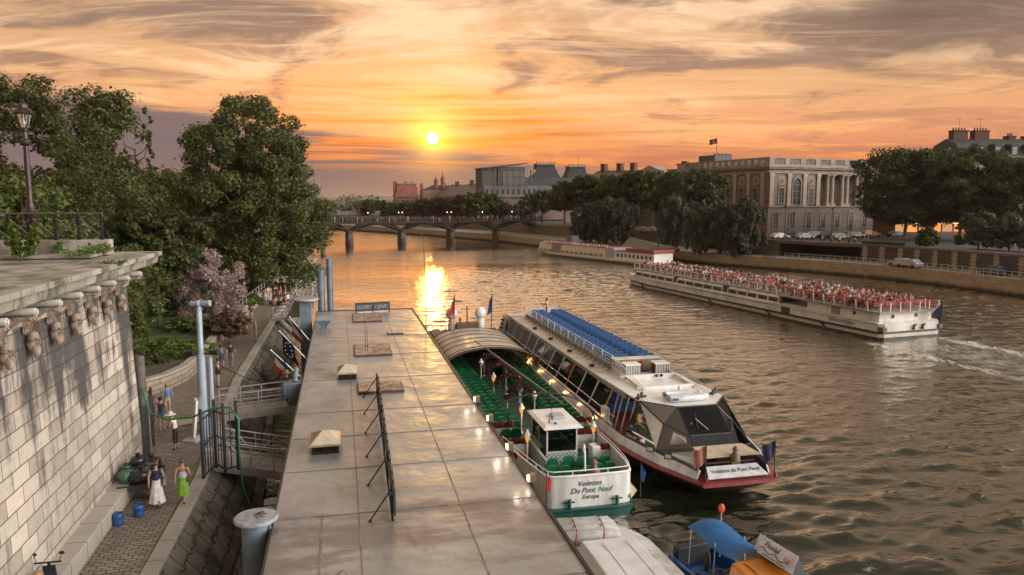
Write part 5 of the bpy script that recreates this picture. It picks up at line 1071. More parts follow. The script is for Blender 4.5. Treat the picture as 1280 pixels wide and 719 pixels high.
# ---------------------------------------------------------------- walkways from quay to pontoon
GALV = mat('walkway_metal', (.44, .42, .40), .45, metal=.3, var=.12)
def walkway(label, t0, t1, s, z0, z1, w=1.5, ztr=0.0):
    o = rthing('walkway', label, 'walkway', 0, s, 0)
    def zz(t): return z0 + (z1 - z0) * (t - t0) / (t1 - t0)
    mb = MB(); mb.loft([[(t, -w / 2, zz(t) - .14), (t, w / 2, zz(t) - .14), (t, w / 2, zz(t)), (t, -w / 2, zz(t))] for t in (t0, t1)]); mb.build('deck', mat('walkway_deck', (.40, .34, .29), .7, var=.15), o)
    mb = MB()
    for y in (-w / 2 - .03, w / 2 + .03): mb.loft([[(t, y - .03, zz(t) - .30), (t, y + .03, zz(t) - .30), (t, y + .03, zz(t) + .06), (t, y - .03, zz(t) + .06)] for t in (t0, t1)])
    mb.build('side_beam', GALV, o)
    for y in (-w / 2, w / 2):
        mb = MB()
        for k, h in enumerate((.28, .50, .72, 1.0)): mb.tube((t0, y, zz(t0) + h), (t1, y, zz(t1) + h), .022 if k < 3 else .032, n=6)
        for i in range(5): t = t0 + (t1 - t0) * i / 4; mb.tube((t, y, zz(t)), (t, y, zz(t) + 1.0), .03, n=6)
        if ztr:
            for i in range(4): a = t0 + (t1 - t0) * i / 4; b = t0 + (t1 - t0) * (i + 1) / 4; mb.tube((a, y, zz(a) + (1.0 if i % 2 else 0)), (b, y, zz(b) + (0 if i % 2 else 1.0)), .025, n=6)
        mb.build('railing', GALV, o)
    return o
walkway('upper grey walkway with level rails from mast to roof corner', -6.3, -2.15, 38.9, 2.45, 2.75); walkway('lower grey walkway with diagonal braces behind the iron gate', -5.7, -2.1, 32.6, 2.3, 1.5, 1.8, 1.0)
fw = rthing('stair_walkway', 'far stair walkway rising from the quay over the square pile', 'walkway', 0, 0, 0)
A_, B_, C_ = Vector((-6.4, 70.5, 2.3)), Vector((-4.6, 70.0, 2.6)), Vector((-2.9, 60, 5.7)); E_ = Vector((-2.5, 57.6, 5.75)); wv = Vector((1.0, .15, 0)); w1 = Vector((.1, 1.1, 0))
mb = MB(); mb.loft([[A_ - w1, A_ + w1, A_ + w1 - Vector((0, 0, .12)), A_ - w1 - Vector((0, 0, .12))], [B_ - w1 * .8, B_ + w1 * .8, B_ + w1 * .8 - Vector((0, 0, .12)), B_ - w1 * .8 - Vector((0, 0, .12))]])
mb.loft([[p - wv * .6, p + wv * .6, p + wv * .6 - Vector((0, 0, .14)), p - wv * .6 - Vector((0, 0, .14))] for p in (B_ + Vector((.2, 0, 0)), C_, E_)]); mb.build('deck', GALV, fw)
mb = MB()
for sg in (-1, 1):
    for h in (.35, .7, 1.0): mb.path([p + wv * .6 * sg + Vector((0, 0, h)) for p in (B_ + Vector((.2, 0, 0)), C_, E_)], .03, 6); mb.path([A_ + w1 * sg + Vector((0, 0, h)), B_ + w1 * .8 * sg + Vector((0, 0, h))], .03, 6)
    for u in (0, .33, .66, 1): p = B_.lerp(C_, u) + Vector((.2 * (1 - u), 0, 0)) + wv * .6 * sg; mb.tube(p, p + Vector((0, 0, 1)), .035, n=6)
    for u in (0, .5, 1): p = A_.lerp(B_, u) + w1 * .9 * sg; mb.tube(p, p + Vector((0, 0, 1)), .035, n=6)
mb.build('railing', GALV, fw); mb = MB(); mb.lathe([(.95, 5.55), (1.0, 5.6), (1.0, 5.68), (.9, 5.74)], 20, (-2.75, 58, 0)); mb.build('landing', GALV, fw)
mb = MB(); mb.bar((-5.8, 70, 2.2), (-2.6, 63.4, .6), .2, .3); mb.bar((-5.2, 71, 2.2), (-2.4, 65, .6), .2, .3); mb.build('mooring_strut', GALV, fw)
bx = rthing('junction_box', 'blue grey steel winch box where the upper walkway meets the roof', 'box', -2.45, 38.4, 3.0); mb = MB(); mb.b2(-.55, .35, -.5, .5, .2, .95); mb.b2(-.3, .1, -.3, .3, -.3, .2); mb.build('body', BLUEGREY, bx, bevel=.03); mb = MB(); mb.tube((0, -.2, .96), (.05, .5, 1.5), .12, n=12); mb.build('drum', BLUEGREY, bx, smooth=True)
# ---------------------------------------------------------------- flags
FB, FW, FR = mat('flag_blue', (.012, .05, .22), .8), mat('flag_white', (.60, .58, .55), .8), mat('flag_red', (.55, .03, .03), .8); EUB = mat('flag_european_blue', (.012, .018, .11), .8, var=.15); YEL = mat('flag_yellow', (.85, .68, .18), .7)
def flag(label, p0, p1, kind, fl=.95, fh=1.15):
    o = rthing('flag', label, 'flag', *p0, R(0), 'flags along the left edge of the pontoon'); d = Vector(p1) - Vector(p0)
    mb = MB(); mb.tube((0, 0, 0), d, .035, .025, 8); mb.ell(d, .05, .05, .05, 8, 5); mb.build('pole', WHITE, o)
    un = d.normalized(); mats = [EUB] if kind == 'eu' else [FB, FW, FR]; mb = MB(); nu = 12
    def P(u, v):     # u along the pole from its tip, v away from it, hanging
        q = d - un * (fh * u + .05); return q + Vector((.18 * v + .06 * math.sin(5 * v + 3 * u), .10 * math.sin(4 * v + 5 * u) + .15 * v, -fl * v - .03 * math.sin(7 * u)))
    for k in range(nu):
        mb.mi = 0 if kind == 'eu' else min(2, k * 3 // nu)
        for j in range(8):
            a, b, c, e = (P(j / 8, k / nu), P((j + 1) / 8, k / nu), P((j + 1) / 8, (k + 1) / nu), P(j / 8, (k + 1) / nu)); th = Vector((.0, -.006, 0)); mb.poly([a, b, c, e])
    c = mb.build('cloth', mats, o, smooth=True)
    if kind == 'eu':
        for i in range(12):
            a = 2 * math.pi * i / 12; p = P(.5 + .30 * math.sin(a), .5 + .30 * math.cos(a)); sm = MB()
            ring = [p + Vector((.05 * (1 if q % 2 == 0 else .42) * math.sin(q * math.pi / 5), -.03, .05 * (1 if q % 2 == 0 else .42) * math.cos(q * math.pi / 5))) for q in range(10)]; sm.slab(ring, .006); sm.build('star', YEL, c)
flag('nearest flag, a red white and blue tricolour drooping from the roof edge', (-2.1, 39.6, 3.75), (-3.75, 40.5, 5.2), 'fr'); flag('dark blue flag with a ring of yellow stars between two tricolours', (-2.1, 44.5, 3.75), (-3.7, 45.6, 5.35), 'eu', 1.35, 1.3); flag('farthest tricolour flag near the stair walkway', (-2.1, 50.2, 3.75), (-3.5, 51.4, 5.3), 'fr', 1.15, 1.3)
# ---------------------------------------------------------------- gates, hose, quay clutter
def gate(label, pts, h, bars, group=None):
    o = rthing('iron_gate', label, 'gate', 0, 0, 2.2); mb = MB()
    for a, b in zip(pts, pts[1:]):
        n_ = max(2, int(bars * math.hypot(b[0] - a[0], b[1] - a[1])))
        for i in range(n_ + 1): u = i / n_; x, y = a[0] + (b[0] - a[0]) * u, a[1] + (b[1] - a[1]) * u; mb.tube((x, y, .1), (x, y, h + .12 * (i % 2)), .022, n=5)
        for z in (.15, h * .55, h - .1): mb.bar((*a, z), (*b, z), .045)
    mb.build('bars', BLACK, o)
    for x, y in pts: mb = MB(); mb.tube((x, y, 0), (x, y, h + .35), .06, n=8); mb.build('post', BLACK, o)
gate('open black iron gate leaf against the stone bridge wall', [(-7.95, 31.6), (-8.35, 34.8)], 2.3, 4); gate('black iron gate section standing on the kerb above the bank', [(-5.45, 29.9), (-5.2, 31.3), (-4.75, 30.6), (-4.3, 30.9)], 2.5, 4)
hp = rthing('stone_post', 'tall dark weathered post leaning against the bastion corner', 'post', -8.35, 33.6, 2.2); mb = MB(); mb.path([(0, 0, 0), (-.05, .05, 2), (-.12, .1, 4.3)], [.24, .22, .20], 10); mb.build('shaft', mat('weathered_post', (.13, .115, .10), .9, var=.2, bump=.4), hp, smooth=True, angle=60)
HOSE = mat('green_hose', (.02, .16, .05), .5)
o = rthing('green_hose', 'green hose strung from the bastion corner across the gates and down to the water', 'hose'); mb = MB(); mb.path([(-8.3, 33.3, 5.2), (-8.1, 32.9, 4.7), (-7.8, 32.3, 4.35), (-7.0, 31.6, 4.25), (-6.0, 31.2, 4.4), (-5.2, 31.1, 4.75), (-4.5, 30.9, 4.8), (-4.2, 30.8, 4.3), (-4.2, 30.6, 2.8), (-4.05, 30.2, 1.7), (-3.7, 29.9, .9), (-3.3, 30, .35)], .042, 8); mb.build('pipe', HOSE, o, smooth=True, angle=80)
ab = rthing('sign_stand', 'leaning pale sign board on a grey foot, seen edge on beside the mast', 'sign', -6.75, 35.2, 2.2, .3)
mb = MB(); mb.lathe([(.5, 0), (.52, .08), (.4, .16), (.1, .2)], 4); mb.build('foot', mat('foot_grey', (.40, .43, .46), .6), ab); mb = MB(); mb.loft([[(-.05, -.35, .2), (.05, -.35, .2), (.05, .35, .2), (-.05, .35, .2)], [(.13, -.35, 1.9), (.23, -.35, 1.9), (.23, .35, 1.9), (.13, .35, 1.9)]]); mb.build('board', WHITE, ab)
o = rthing('sign_stand', 'second grey sign foot left empty beside the lower walkway', 'sign', -5.75, 33.5, 2.2, .5); mb = MB(); mb.lathe([(.42, 0), (.44, .08), (.3, .16), (.12, .2)], 4); mb.build('foot', MATS['foot_grey'], o); mb = MB(); mb.tube((0, 0, .2), (.02, 0, 1.5), .03, n=6); mb.build('stem', STEEL, o)
o = rthing('quay_ramp_board', 'pale wooden board lying on the cobbles by the mast', 'board', -6.9, 38.6, 2.2, .15); mb = MB(); mb.slab([(-1.2, -.8, .05), (.7, -.6, .25), (.7, .5, .25), (-1.2, .3, .05)], .05); mb.build('plank', mat('pale_board', (.42, .34, .27), .7), o)
o = rthing('litter_bin', 'dark bin standing behind the leaning sign board', 'bin', -6.35, 36.6, 2.2); mb = MB(); mb.lathe([(.25, 0), (.32, .9), (.34, .95), (.1, 1.0)], 12); mb.build('body', mat('bin_dark', (.03, .035, .03), .6), o, smooth=True)
# trolley and rubbish
tr = rthing('trolley', 'low dark flatbed trolley against the bastion wall', 'trolley', -7.45, 29.2, 2.2, R(4))
TS_ = mat('trolley_steel', (.05, .06, .065), .5, metal=.4)
mb = MB(); mb.b2(-.65, .62, -1.0, 1.0, .50, .57); mb.b2(-.68, .65, -1.03, -1.0, .46, .64); mb.b2(-.68, .65, 1.0, 1.03, .46, .64); mb.b2(.62, .65, -1, 1, .46, .64); mb.build('platform', TS_, tr)
for x in (-.5, .48):
    for y in (-.7, .7): mb = MB(); mb.tube((x - .06, y, .23), (x + .06, y, .23), .23, n=16); mb.bar((x, y, .23), (x, y, .5), .05); mb.build('wheel', mat('trolley_tyre', (.06, .02, .015), .7), tr)
BAGK = mat('black_bag', (.012, .012, .013), .28, spec=.6, bump=.8, bscale=9); BAGG = mat('green_bag', (.05, .13, .08), .35, bump=.8, bscale=9)
def bag(label, t, s, z, r, m, seed):
    g = random.Random(seed); mb = MB(); rings = []; ph = [g.uniform(0, 6.28) for _ in range(6)]
    for j in range(10):
        a = j / 9; rad = r * (1.0 * math.sin(math.pi * min(1, a * .62 + .2)) ** .7) * (1 if a < .8 else 1 - (a - .8) * 4.4); rings.append([(rad * (1 + .10 * math.sin(3 * q + ph[0] + a * 4) + .08 * math.sin(7 * q + ph[1] - a * 5)) * math.cos(q), rad * (1 + .10 * math.cos(2 * q + ph[2]) + .08 * math.sin(6 * q + ph[3] + a * 6)) * math.sin(q), a * r * 1.55) for q in [2 * math.pi * i / 18 for i in range(18)]])
    mb.loft(rings); o = rthing('rubbish_bag', label, 'rubbish bag', t, s, z, g.random() * 6, 'rubbish bags on the trolley'); mb.build('sack', m, o, smooth=True, angle=50)
    mb = MB(); mb.lathe([(.05, r * 1.5), (.09, r * 1.62), (.11, r * 1.75), (.03, r * 1.78)], 8); mb.build('knot', m, o)
bag('black rubbish bag at the near corner of the trolley beside the green one', -7.35, 28.6, 2.77, .36, BAGK, 1); bag('green tinted rubbish bag at the wall side of the trolley', -7.85, 28.8, 2.77, .33, BAGG, 2); bag('black rubbish bag in the middle of the trolley', -7.5, 29.3, 2.77, .38, BAGK, 3); bag('black rubbish bag at the far end of the trolley', -7.3, 29.95, 2.77, .36, BAGK, 4); bag('shiny black rubbish bag against the wall at the back of the trolley', -7.85, 29.7, 2.77, .34, BAGK, 5); bag('small black rubbish bag lying on top of the heap', -7.6, 29.3, 3.2, .27, BAGK, 6)
JB = mat('blue_plastic', (.015, .07, .24), .4, var=.1)
for t, s, lab in ((-7.55, 26.3, 'nearer blue plastic jerrycan on the cobbles by the wall ledge'), (-7.05, 26.9, 'farther blue plastic jerrycan next to the trolley')):
    o = rthing('jerrycan', lab, 'jerrycan', t, s, 2.2, random.uniform(-.4, .4), 'blue jerrycans by the trolley'); o.scale = (.85, .85, .85); mb = MB(); mb.lathe([(.17, 0), (.205, .03), (.205, .2), (.195, .22), (.205, .24), (.205, .40), (.17, .46), (.13, .48)], 16, sx=1, sy=.85); mb.build('body', JB, o, smooth=True)
    mb = MB(); mb.path([(-.12, 0, .47), (-.09, 0, .54), (.04, 0, .54), (.06, 0, .47)], .022, 6); mb.build('handle', JB, o); mb = MB(); mb.tube((.12, 0, .46), (.12, 0, .53), .045, n=10); mb.build('cap', BLACK, o)
# parked scooter at the bottom left corner
sc_ = rthing('scooter', 'dark parked motor scooter against the wall ledge at the bottom corner', 'scooter', -8.0, 21.2, 2.2, R(-12)); sc_.rotation_euler[2] += .2
SCB = mat('scooter_body', (.02, .022, .03), .3, coat=.4)
for y in (-.62, .62): mb = MB(); mb.tube((-.05, y, .24), (.05, y, .24), .24, n=16); w_ = mb.build('wheel', RUBBER, sc_); mb = MB(); mb.tube((-.055, y, .24), (.055, y, .24), .11, n=12); mb.build('rim', STEEL, w_)
mb = MB(); mb.loft([[(-.14, -.75, .45), (.14, -.75, .45), (.1, -.75, .62), (-.1, -.75, .62)], [(-.18, -.4, .3), (.18, -.4, .3), (.17, -.4, .74), (-.17, -.4, .74)], [(-.16, .0, .24), (.16, .0, .24), (.15, 0, .66), (-.15, 0, .66)], [(-.15, .1, .24), (.15, .1, .24), (.15, .1, .3), (-.15, .1, .3)], [(-.15, .4, .26), (.15, .4, .26), (.15, .4, .34), (-.15, .4, .34)], [(-.2, .5, .3), (.2, .5, .3), (.16, .42, .95), (-.16, .42, .95)]]); mb.build('body', SCB, sc_, smooth=True)
mb = MB(); mb.ell((0, -.35, .78), .16, .36, .08, 12, 6); mb.build('seat', RUBBER, sc_, smooth=True)
mb = MB(); mb.tube((0, .62, .24), (0, .42, 1.0), .04, n=8); mb.tube((-.33, .38, 1.05), (.33, .38, 1.05), .025, n=8); mb.build('handlebar', DKIRON, sc_)
for x in (-1, 1): mb = MB(); mb.tube((x * .28, .38, 1.05), (x * .34, .42, 1.25), .01, n=5); mb.ell((x * .34, .42, 1.28), .08, .02, .05, 8, 5); mb.build('mirror', BLACK, sc_)
o = rthing('helmet', 'brown helmet resting on the scooter seat', 'helmet', -8.05, 21.0, 3.03); mb = MB(); mb.ell((0, 0, .14), .15, .17, .15, 14, 9); mb.build('shell', mat('helmet_brown', (.30, .16, .09), .3, coat=.5), o, smooth=True); mb = MB(); mb.ell((0, .05, .12), .135, .14, .07, 12, 6); mb.build('visor', GLASSB, o, smooth=True)
o = rthing('shopping_bag', 'pale blue bag beside the scooter', 'bag', -7.45, 20.6, 2.2); mb = MB(); mb.loft([[(-.2, -.12, 0), (.2, -.12, 0), (.2, .12, 0), (-.2, .12, 0)], [(-.24, -.14, .3), (.22, -.12, .3), (.24, .14, .3), (-.22, .1, .3)], [(-.15, -.05, .42), (.15, -.04, .42), (.15, .05, .42), (-.15, .04, .42)]]); mb.build('sack', mat('pale_blue', (.42, .55, .60), .6), o, smooth=True)
# mooring rings, steps and rowing boat debris in the gap
st_ = rthing('bank_steps', 'small stone steps cut into the sloping quay bank behind the flags', 'steps', -4.9, 51.5, 0)
for i in range(6): mb = MB(); mb.b2(-.55 + .22 * i, -.3 + .22 * i, -.25 + .28 * i * 0, .35, .8, 2.15 - .25 * i); q = mb.build('tread', mat('step_dark', (.12, .11, .10), .9), st_); q.location = (0, -.30 * i, 0)
for i, (t, s) in enumerate(((-2.35, 45.0), (-2.4, 49.2), (-2.4, 53.8), (-2.4, 35.0), (-2.4, 28.5))):
    o = rthing('tyre_fender', 'old black tyre hung on the pontoon side above the dark water', 'tyre', t, s, 1.0, 0, 'tyre fenders on the pontoon side'); mb = MB(); mb.loft([mb.ring(Vector((0, .38 * math.cos(a), .38 * math.sin(a))), Vector((1, 0, 0)), Vector((0, math.cos(a), math.sin(a))), .13, 8) for a in [2 * math.pi * k / 16 for k in range(17)]], caps=False); mb.build('tyre', RUBBER, o, smooth=True)
# ---------------------------------------------------------------- boats
def hull_rings(ys, hb, prof, dz=None):
    out = []
    for y in ys:
        h = hb(y); k = dz(y) if dz else 0
        out.append([(-f * h, y, z + k) for f, z in reversed(prof)] + [(f * h, y, z + k) for f, z in prof])
    return out
def bulwark(mb, line, z0, ztop, th):
    """thin side along a plan line with its own top height at every point"""
    P = [Vector((x, y, 0)) for x, y in line]; rings = []
    for i, p in enumerate(P):
        d = (P[min(i + 1, len(P) - 1)] - P[max(i - 1, 0)]).normalized(); q = p + Vector((-d.y, d.x, 0)) * th; zt = ztop(p.x, p.y)
        rings.append([Vector((p.x, p.y, z0)), Vector((p.x, p.y, zt)), Vector((q.x, q.y, zt)), Vector((q.x, q.y, z0))])
    mb.loft(rings)
def seat_mesh(w=.46):
    mb = MB(); mb.loft([[(-w / 2, -.2, .36), (w / 2, -.2, .36), (w / 2, .22, .36), (-w / 2, .22, .36)], [(-w / 2, -.22, .44), (w / 2, -.22, .44), (w / 2, .24, .44), (-w / 2, .24, .44)], [(-w / 2 + .05, -.18, .48), (w / 2 - .05, -.18, .48), (w / 2 - .05, .2, .48), (-w / 2 + .05, .2, .48)]])
    pts = [(-w / 2, .45), (w / 2, .45), (w / 2 + .01, .66), (w / 2 - .05, .79), (w / 2 - .14, .83), (-w / 2 + .14, .83), (-w / 2 + .05, .79), (-w / 2 - .01, .66)]
    mb.loft([[(x, -.25 + (z - .45) * -.12, z) for x, z in pts], [(x * .96, -.15 + (z - .45) * -.12, z) for x, z in pts]]); mb.bar((0, 0, 0), (0, 0, .36), .06); return mb
# ---- green excursion boat
eu = rthing('excursion_boat', 'open green and white excursion boat with rows of green seats moored at the pontoon', 'boat', 9.9, 28.5, 0)
HB = [(-.3, 1.70), (0, 1.78), (.6, 2.0), (2.5, 2.25), (5.6, 2.5), (12, 2.9), (21, 3.15), (30, 3.0), (34, 2.2), (36.5, .5)]; hb = lambda y: lerp_tab(HB, y)
ys = [-.25, 0, .5, 1.5, 3, 6, 10, 16, 22, 28, 32, 34, 36.4]
mb = MB(); mb.loft(hull_rings(ys, hb, [(.72, -.6), (.97, -.05), (1.04, .14), (1.04, .26), (1.0, .32)])); mb.build('hull', TEAL, eu, smooth=True)
mb = MB(); mb.loft(hull_rings(ys, hb, [(1.05, .17), (1.07, .21), (1.05, .25)])); mb.build('rubbing_strake', mat('strake_teal', (.03, .13, .11), .4), eu)
mb = MB(); mb.poly([(hb(y) * .97, y, .62) for y in ys[1:]] + [(-hb(y) * .97, y, .62) for y in reversed(ys[1:])]); mb.build('deck', GREENDECK, eu)
EW = mat('boat_white', (.76, .76, .74), .35, var=.15, scale=1.0, coat=.3, stretch=(2.2, 2.2, .45))
line = [(-hb(y), y) for y in (33, 28, 22, 16, 10, 6, 3, 1.2)] + [(-1.95, .5), (-1.84, .12), (-1.62, 0), (-.8, -.05), (0, -.06), (.8, -.05), (1.62, 0), (1.84, .12), (1.95, .5)] + [(hb(y), y) for y in (1.2, 3, 6, 10, 16, 22, 28, 33)]
ztop = lambda x, y: 1.62 - .30 * smooth01(.3, 7, y) - .1 * smooth01(10, 20, y)
mb = MB(); bulwark(mb, line, .30, ztop, .09); mb.build('bulwark', EW, eu, smooth=True, angle=50)
mb = MB()
mb.path([(x * .985, y, ztop(x, y) + .05) for x, y in line], .055, 6); mb.build('gunwale_rail', WHITE, eu, smooth=True, angle=60)
mb = MB(); rl_ = [(x, y) for x, y in line if y < 7.5]
mb.path([(x * .97, y + (.04 if y < .3 else 0), ztop(x, y) + .26) for x, y in rl_], .024, 6)
for x, y in rl_[::2]: mb.tube((x * .97, y + .04, ztop(x, y)), (x * .97, y + .04, ztop(x, y) + .26), .02, n=6)
mb.build('hand_rail', WHITE, eu)
mb = MB(); mb.poly([(hb(y) * 1.0, y, .50) for y in (0, 1.5, 4, 8)] + [(hb(y) + .22, y, .50) for y in (8, 4, 1.5, .2)]); mb.slab([(1.8, -.1, .55), (2.35, .6, .55), (2.55, 3, .55), (2.2, 3, .9), (1.95, .6, .9)], .04); mb.build('side_platform', mat('cream_edge', (.52, .46, .32), .5), eu)
LET = mat('boat_lettering', (.015, .045, .035), .4); LETG = mat('boat_lettering_green', (.03, .25, .09), .4)
for body, z, sz, m_, dx in (('Vedettes', 1.32, .32, LET, -.05), ('Du Pont', 1.02, .34, LET, -.34), ('Neuf', 1.02, .34, LETG, .62), ('Europa', .74, .28, LET, 0)): text('lettering', body, sz, m_, eu, (dx, -.072, z), (R(90), 0, 0), .004, .35, sx=.92)
for x in (-.95, 1.15): mb = MB(); mb.tube((x, -.17, .34), (x, -.17, .72), .08, n=10); mb.bar((x - .25, -.12, .58), (x + .25, -.12, .58), .05); mb.build('bollard', TEAL, eu)
# seats: nearest rows as parts, those beyond as one mass
s0 = seat_mesh().build('seat', GREEN, eu); first = True; far = MB(); sv, sf = [tuple(v.co) for v in s0.data.vertices], [tuple(p.vertices) for p in s0.data.polygons]; cnt = 0
pos = [(-1.2, 1.2), (-.65, 1.05), (-.1, .95), (-1.15, 1.95), (-.6, 1.85), (-.9, 2.8), (-.1, 2.95), (.35, 1.6), (.5, 2.8), (.85, 1.0), (1.4, 1.1), (.9, 1.8), (1.45, 1.9), (.95, 2.6), (1.5, 2.7), (1.6, 7.2), (2.1, 7.2), (-2.0, 7.6), (-1.45, 7.6)]
for r_ in range(23):
    y = 8.9 + r_ * .80
    pos += [(-2.30 + .56 * c + .012 * r_ * (-1), y) for c in range(3)] + [(1.28 + .56 * c, y) for c in range(3 if r_ < 3 else 4) if 1.28 + .56 * c < hb(y) - .25]
for x, y in pos:
    if cnt < 100: q = s0 if cnt == 0 else part(s0, eu); q.location = (x, y, .62); q.scale = (1.12, 1.1, 1.12); q.rotation_euler = (0, 0, random.uniform(-.06, .06)); cnt += 1
    else: far.add([(vx + x, vy + y, vz * 1.1 + .62) for vx, vy, vz in sv], sf)
tag(far.build('seats_beyond', GREEN, eu, fix=False), kind='stuff')
# wheelhouse
wh = MB(); wh.b2(-.78, .72, 3.95, 6.8, .52, .58)
for x, y in ((-.75, 4.0), (.69, 4.0), (-.75, 6.75), (.69, 6.75), (-.75, 5.4), (.69, 5.4)): wh.bar((x, y, .52), (x, y, 2.92), .06)
wh.b2(-.78, .72, 6.72, 6.78, .58, 1.65); wh.b2(.66, .70, 4, 6.72, .58, 1.65); wh.b2(-.74, .68, 4.2, 4.24, .6, 1.5)
w_ = wh.build('wheelhouse', EW, eu); w_.scale = (1, 1, .84)
mb = MB(); mb.loft([[(-.98, 3.7, 2.93), (.92, 3.7, 2.93), (.92, 7.0, 2.93), (-.98, 7.0, 2.93)], [(-1.0, 3.66, 3.0), (.94, 3.66, 3.0), (.94, 7.04, 3.0), (-1.0, 7.04, 3.0)], [(-.8, 3.95, 3.10), (.74, 3.95, 3.10), (.74, 6.8, 3.10), (-.8, 6.8, 3.10)]]); mb.build('roof', WHITE, w_, bevel=.04)
mb = MB(); mb.b2(-.2, .42, 4.9, 5.7, 3.10, 3.26); mb.build('roof_hatch', mat('hatch_grey', (.42, .44, .45), .4), w_, bevel=.04)
mb = MB(); mb.tube((-.55, 4.4, 3.1), (-.55, 4.4, 3.32), .035, n=8); mb.ell((-.3, 4.2, 3.14), .07, .07, .07, 8, 6); mb.tube((-.42, 4.35, 3.1), (-.46, 4.35, 4.6), .012, n=5); mb.build('navigation_light', BLACK, w_)
for a, b in (((-.70, 3.99), (.64, 3.99)), ((-.75, 4.1), (-.75, 6.7)), ((.69, 4.1), (.69, 6.7))):
    mb = MB(); mb.slab([(*a, 1.68), (*b, 1.68), (*b, 2.85), (*a, 2.85)], .015); mb.build('window', GLASSD, w_)
def lattice(p, q, z0, z1, nx=7):
    mb = MB(); P, Q = Vector((*p, 0)), Vector((*q, 0)); L = (Q - P).length; u = (Q - P) / L; st = L / nx; H = z1 - z0
    for i in range(-4, nx + 1):
        for sg in (1, -1):
            a, b = (i * st, (i + 4) * st) if sg > 0 else ((i + 4) * st, i * st); u0, u1 = 0.0, 1.0
            t0 = max(0, min(1, (0 - a) / (b - a))) if b != a else 0; t1 = max(0, min(1, (L - a) / (b - a)))
            lo, hi = min(t0, t1), max(t0, t1)
            if hi - lo < .05: continue
            A, B = P + u * (a + (b - a) * lo), P + u * (a + (b - a) * hi); mb.bar((A.x, A.y, z0 + H * lo), (B.x, B.y, z0 + H * hi), .022, .015)
    return mb
mb = MB(); mb.b2(-.78, .72, 3.90, 3.93, .6, 1.62); w2_ = mb.build('front_panel', WHITE, w_); lattice((-.78, 3.885), (.72, 3.885), .6, 1.6).build('lattice', TEAL, w2_)
mb = MB(); mb.b2(-1.12, -1.09, 2.6, 6.4, .6, 1.6); w2_ = mb.build('side_panel', WHITE, w_); lattice((-1.125, 2.6), (-1.125, 6.4), .6, 1.55, 12).build('lattice', TEAL, w2_); mb = MB(); mb.bar((-1.1, 2.5, 1.66), (-1.1, 6.5, 1.66), .05); mb.build('rail', WHITE, w2_)
# lantern posts
lan = rthing('deck_lantern', 'tmp', 'x')
def lantern_parts(parent, lit):
    mb = MB(); mb.lathe([(.12, 0), (.13, .06), (.06, .14), (.045, .2), (.04, 1.15), (.07, 1.18)], 8); p = mb.build('lantern_post', WHITE, parent, smooth=True)
    mb = MB(); mb.lathe([(.19, 1.52), (.20, 1.55), (.12, 1.68), (.09, 1.70), (.08, 1.78), (.02, 1.84)], 8); mb.build('lantern_cap', WHITE, p)
    mb = MB(); mb.lathe([(.09, 1.24), (.17, 1.52)], 8, caps=False); mb.build('lantern_glass', emis('lantern_glow', (1.0, .42, .10), .9) if lit else mat('lantern_pane', (.45, .42, .38), .3), p)
    mb = MB(); mb.ell((0, 0, 1.36), .05, .05, .09, 8, 6); mb.build('bulb', WARMBULB if lit else MATS['frosted'], p); return p
bpy.data.objects.remove(lan)
pl = lantern_parts(eu, True); pd = lantern_parts(eu, False)
def put(proto, x, y, first):
    if first: proto.location = (x, y, .62); proto.scale = (.82, .82, .92); return proto
    c = copy_tree(proto, eu); c.location = (x, y, .62); c.scale = (.82, .82, .92); return c
for i, (x, y) in enumerate(((-1.55, 4.6), (1.95, 5.2), (-.75, 12.5), (-.75, 16.5), (-.72, 9.2))): put(pl, x, y, i == 0)
for i, (x, y) in enumerate(((-.75, 20.8), (.6, 11.5), (.6, 15.2), (.6, 19), (-.2, 22.6), (.25, 13.4))): put(pd, x, y, i == 0)
for x, y, w in ((-1.55, 4.6, 14), (1.95, 5.2, 14), (-.75, 12.5, 10), (-.75, 16.5, 8), (-.6, 9.0, 26)): lamp_light('lantern_light', (x, y, 1.95), (1, .50, .16), w, eu, .07)
# garlands over the aisle
GARL = leafmat('garland', (.045, .02, .02), (.09, .03, .03), (.03, .045, .02), 3.0, .15); FLOW = leafmat('red_flowers', (.20, .015, .03), (.30, .03, .05), (.05, .08, .02), 4.0, .2)
mb = MB(); mb.tube((-.6, 24.0, 2.95), (.95, 7.2, 2.7), .05, n=8); mb.build('awning_pole', mat('awning_pole_paint', (.30, .24, .20), .4, metal=.3), eu)
for k, y in enumerate((21.2, 18.2, 15.2, 12.2)):
    L = [((-.85 + 1.75 * i / 14, y + .1 * math.sin(i), .6 + .515 + 1.35 * math.sin(math.pi * (.12 + .80 * i / 14)) ** .6), (.20, .26, .17)) for i in range(15)]
    c = bpy.data.objects.new('flower_garland', leaf_mesh('flower_garland', GARL, L, 1500, .12, seed=60 + k)); COL.objects.link(c); c.parent = eu
for k, (x, y, w) in enumerate(((1.9, 6.3, 1.0), (2.1, 8.3, 1.3), (-1.95, 5.6, .9), (-2.25, 3.6, .5), (1.95, 3.9, .6), (-1.9, 8.4, .9))):
    mb = MB(); mb.b2(x - w / 2, x + w / 2, y - .18, y + .18, 1.0, 1.34); mb.b2(x - w / 2 + .05, x + w / 2 - .05, y - .14, y + .14, .52, 1.0); b_ = mb.build('flower_box', WHITE, eu)
    c = bpy.data.objects.new('flowers', leaf_mesh('flowers', FLOW, [((x - w / 2 + w * i / 5, y, 1.42), (.17, .2, .14)) for i in range(6)], 700, .10, seed=70 + k)); COL.objects.link(c); c.parent = b_
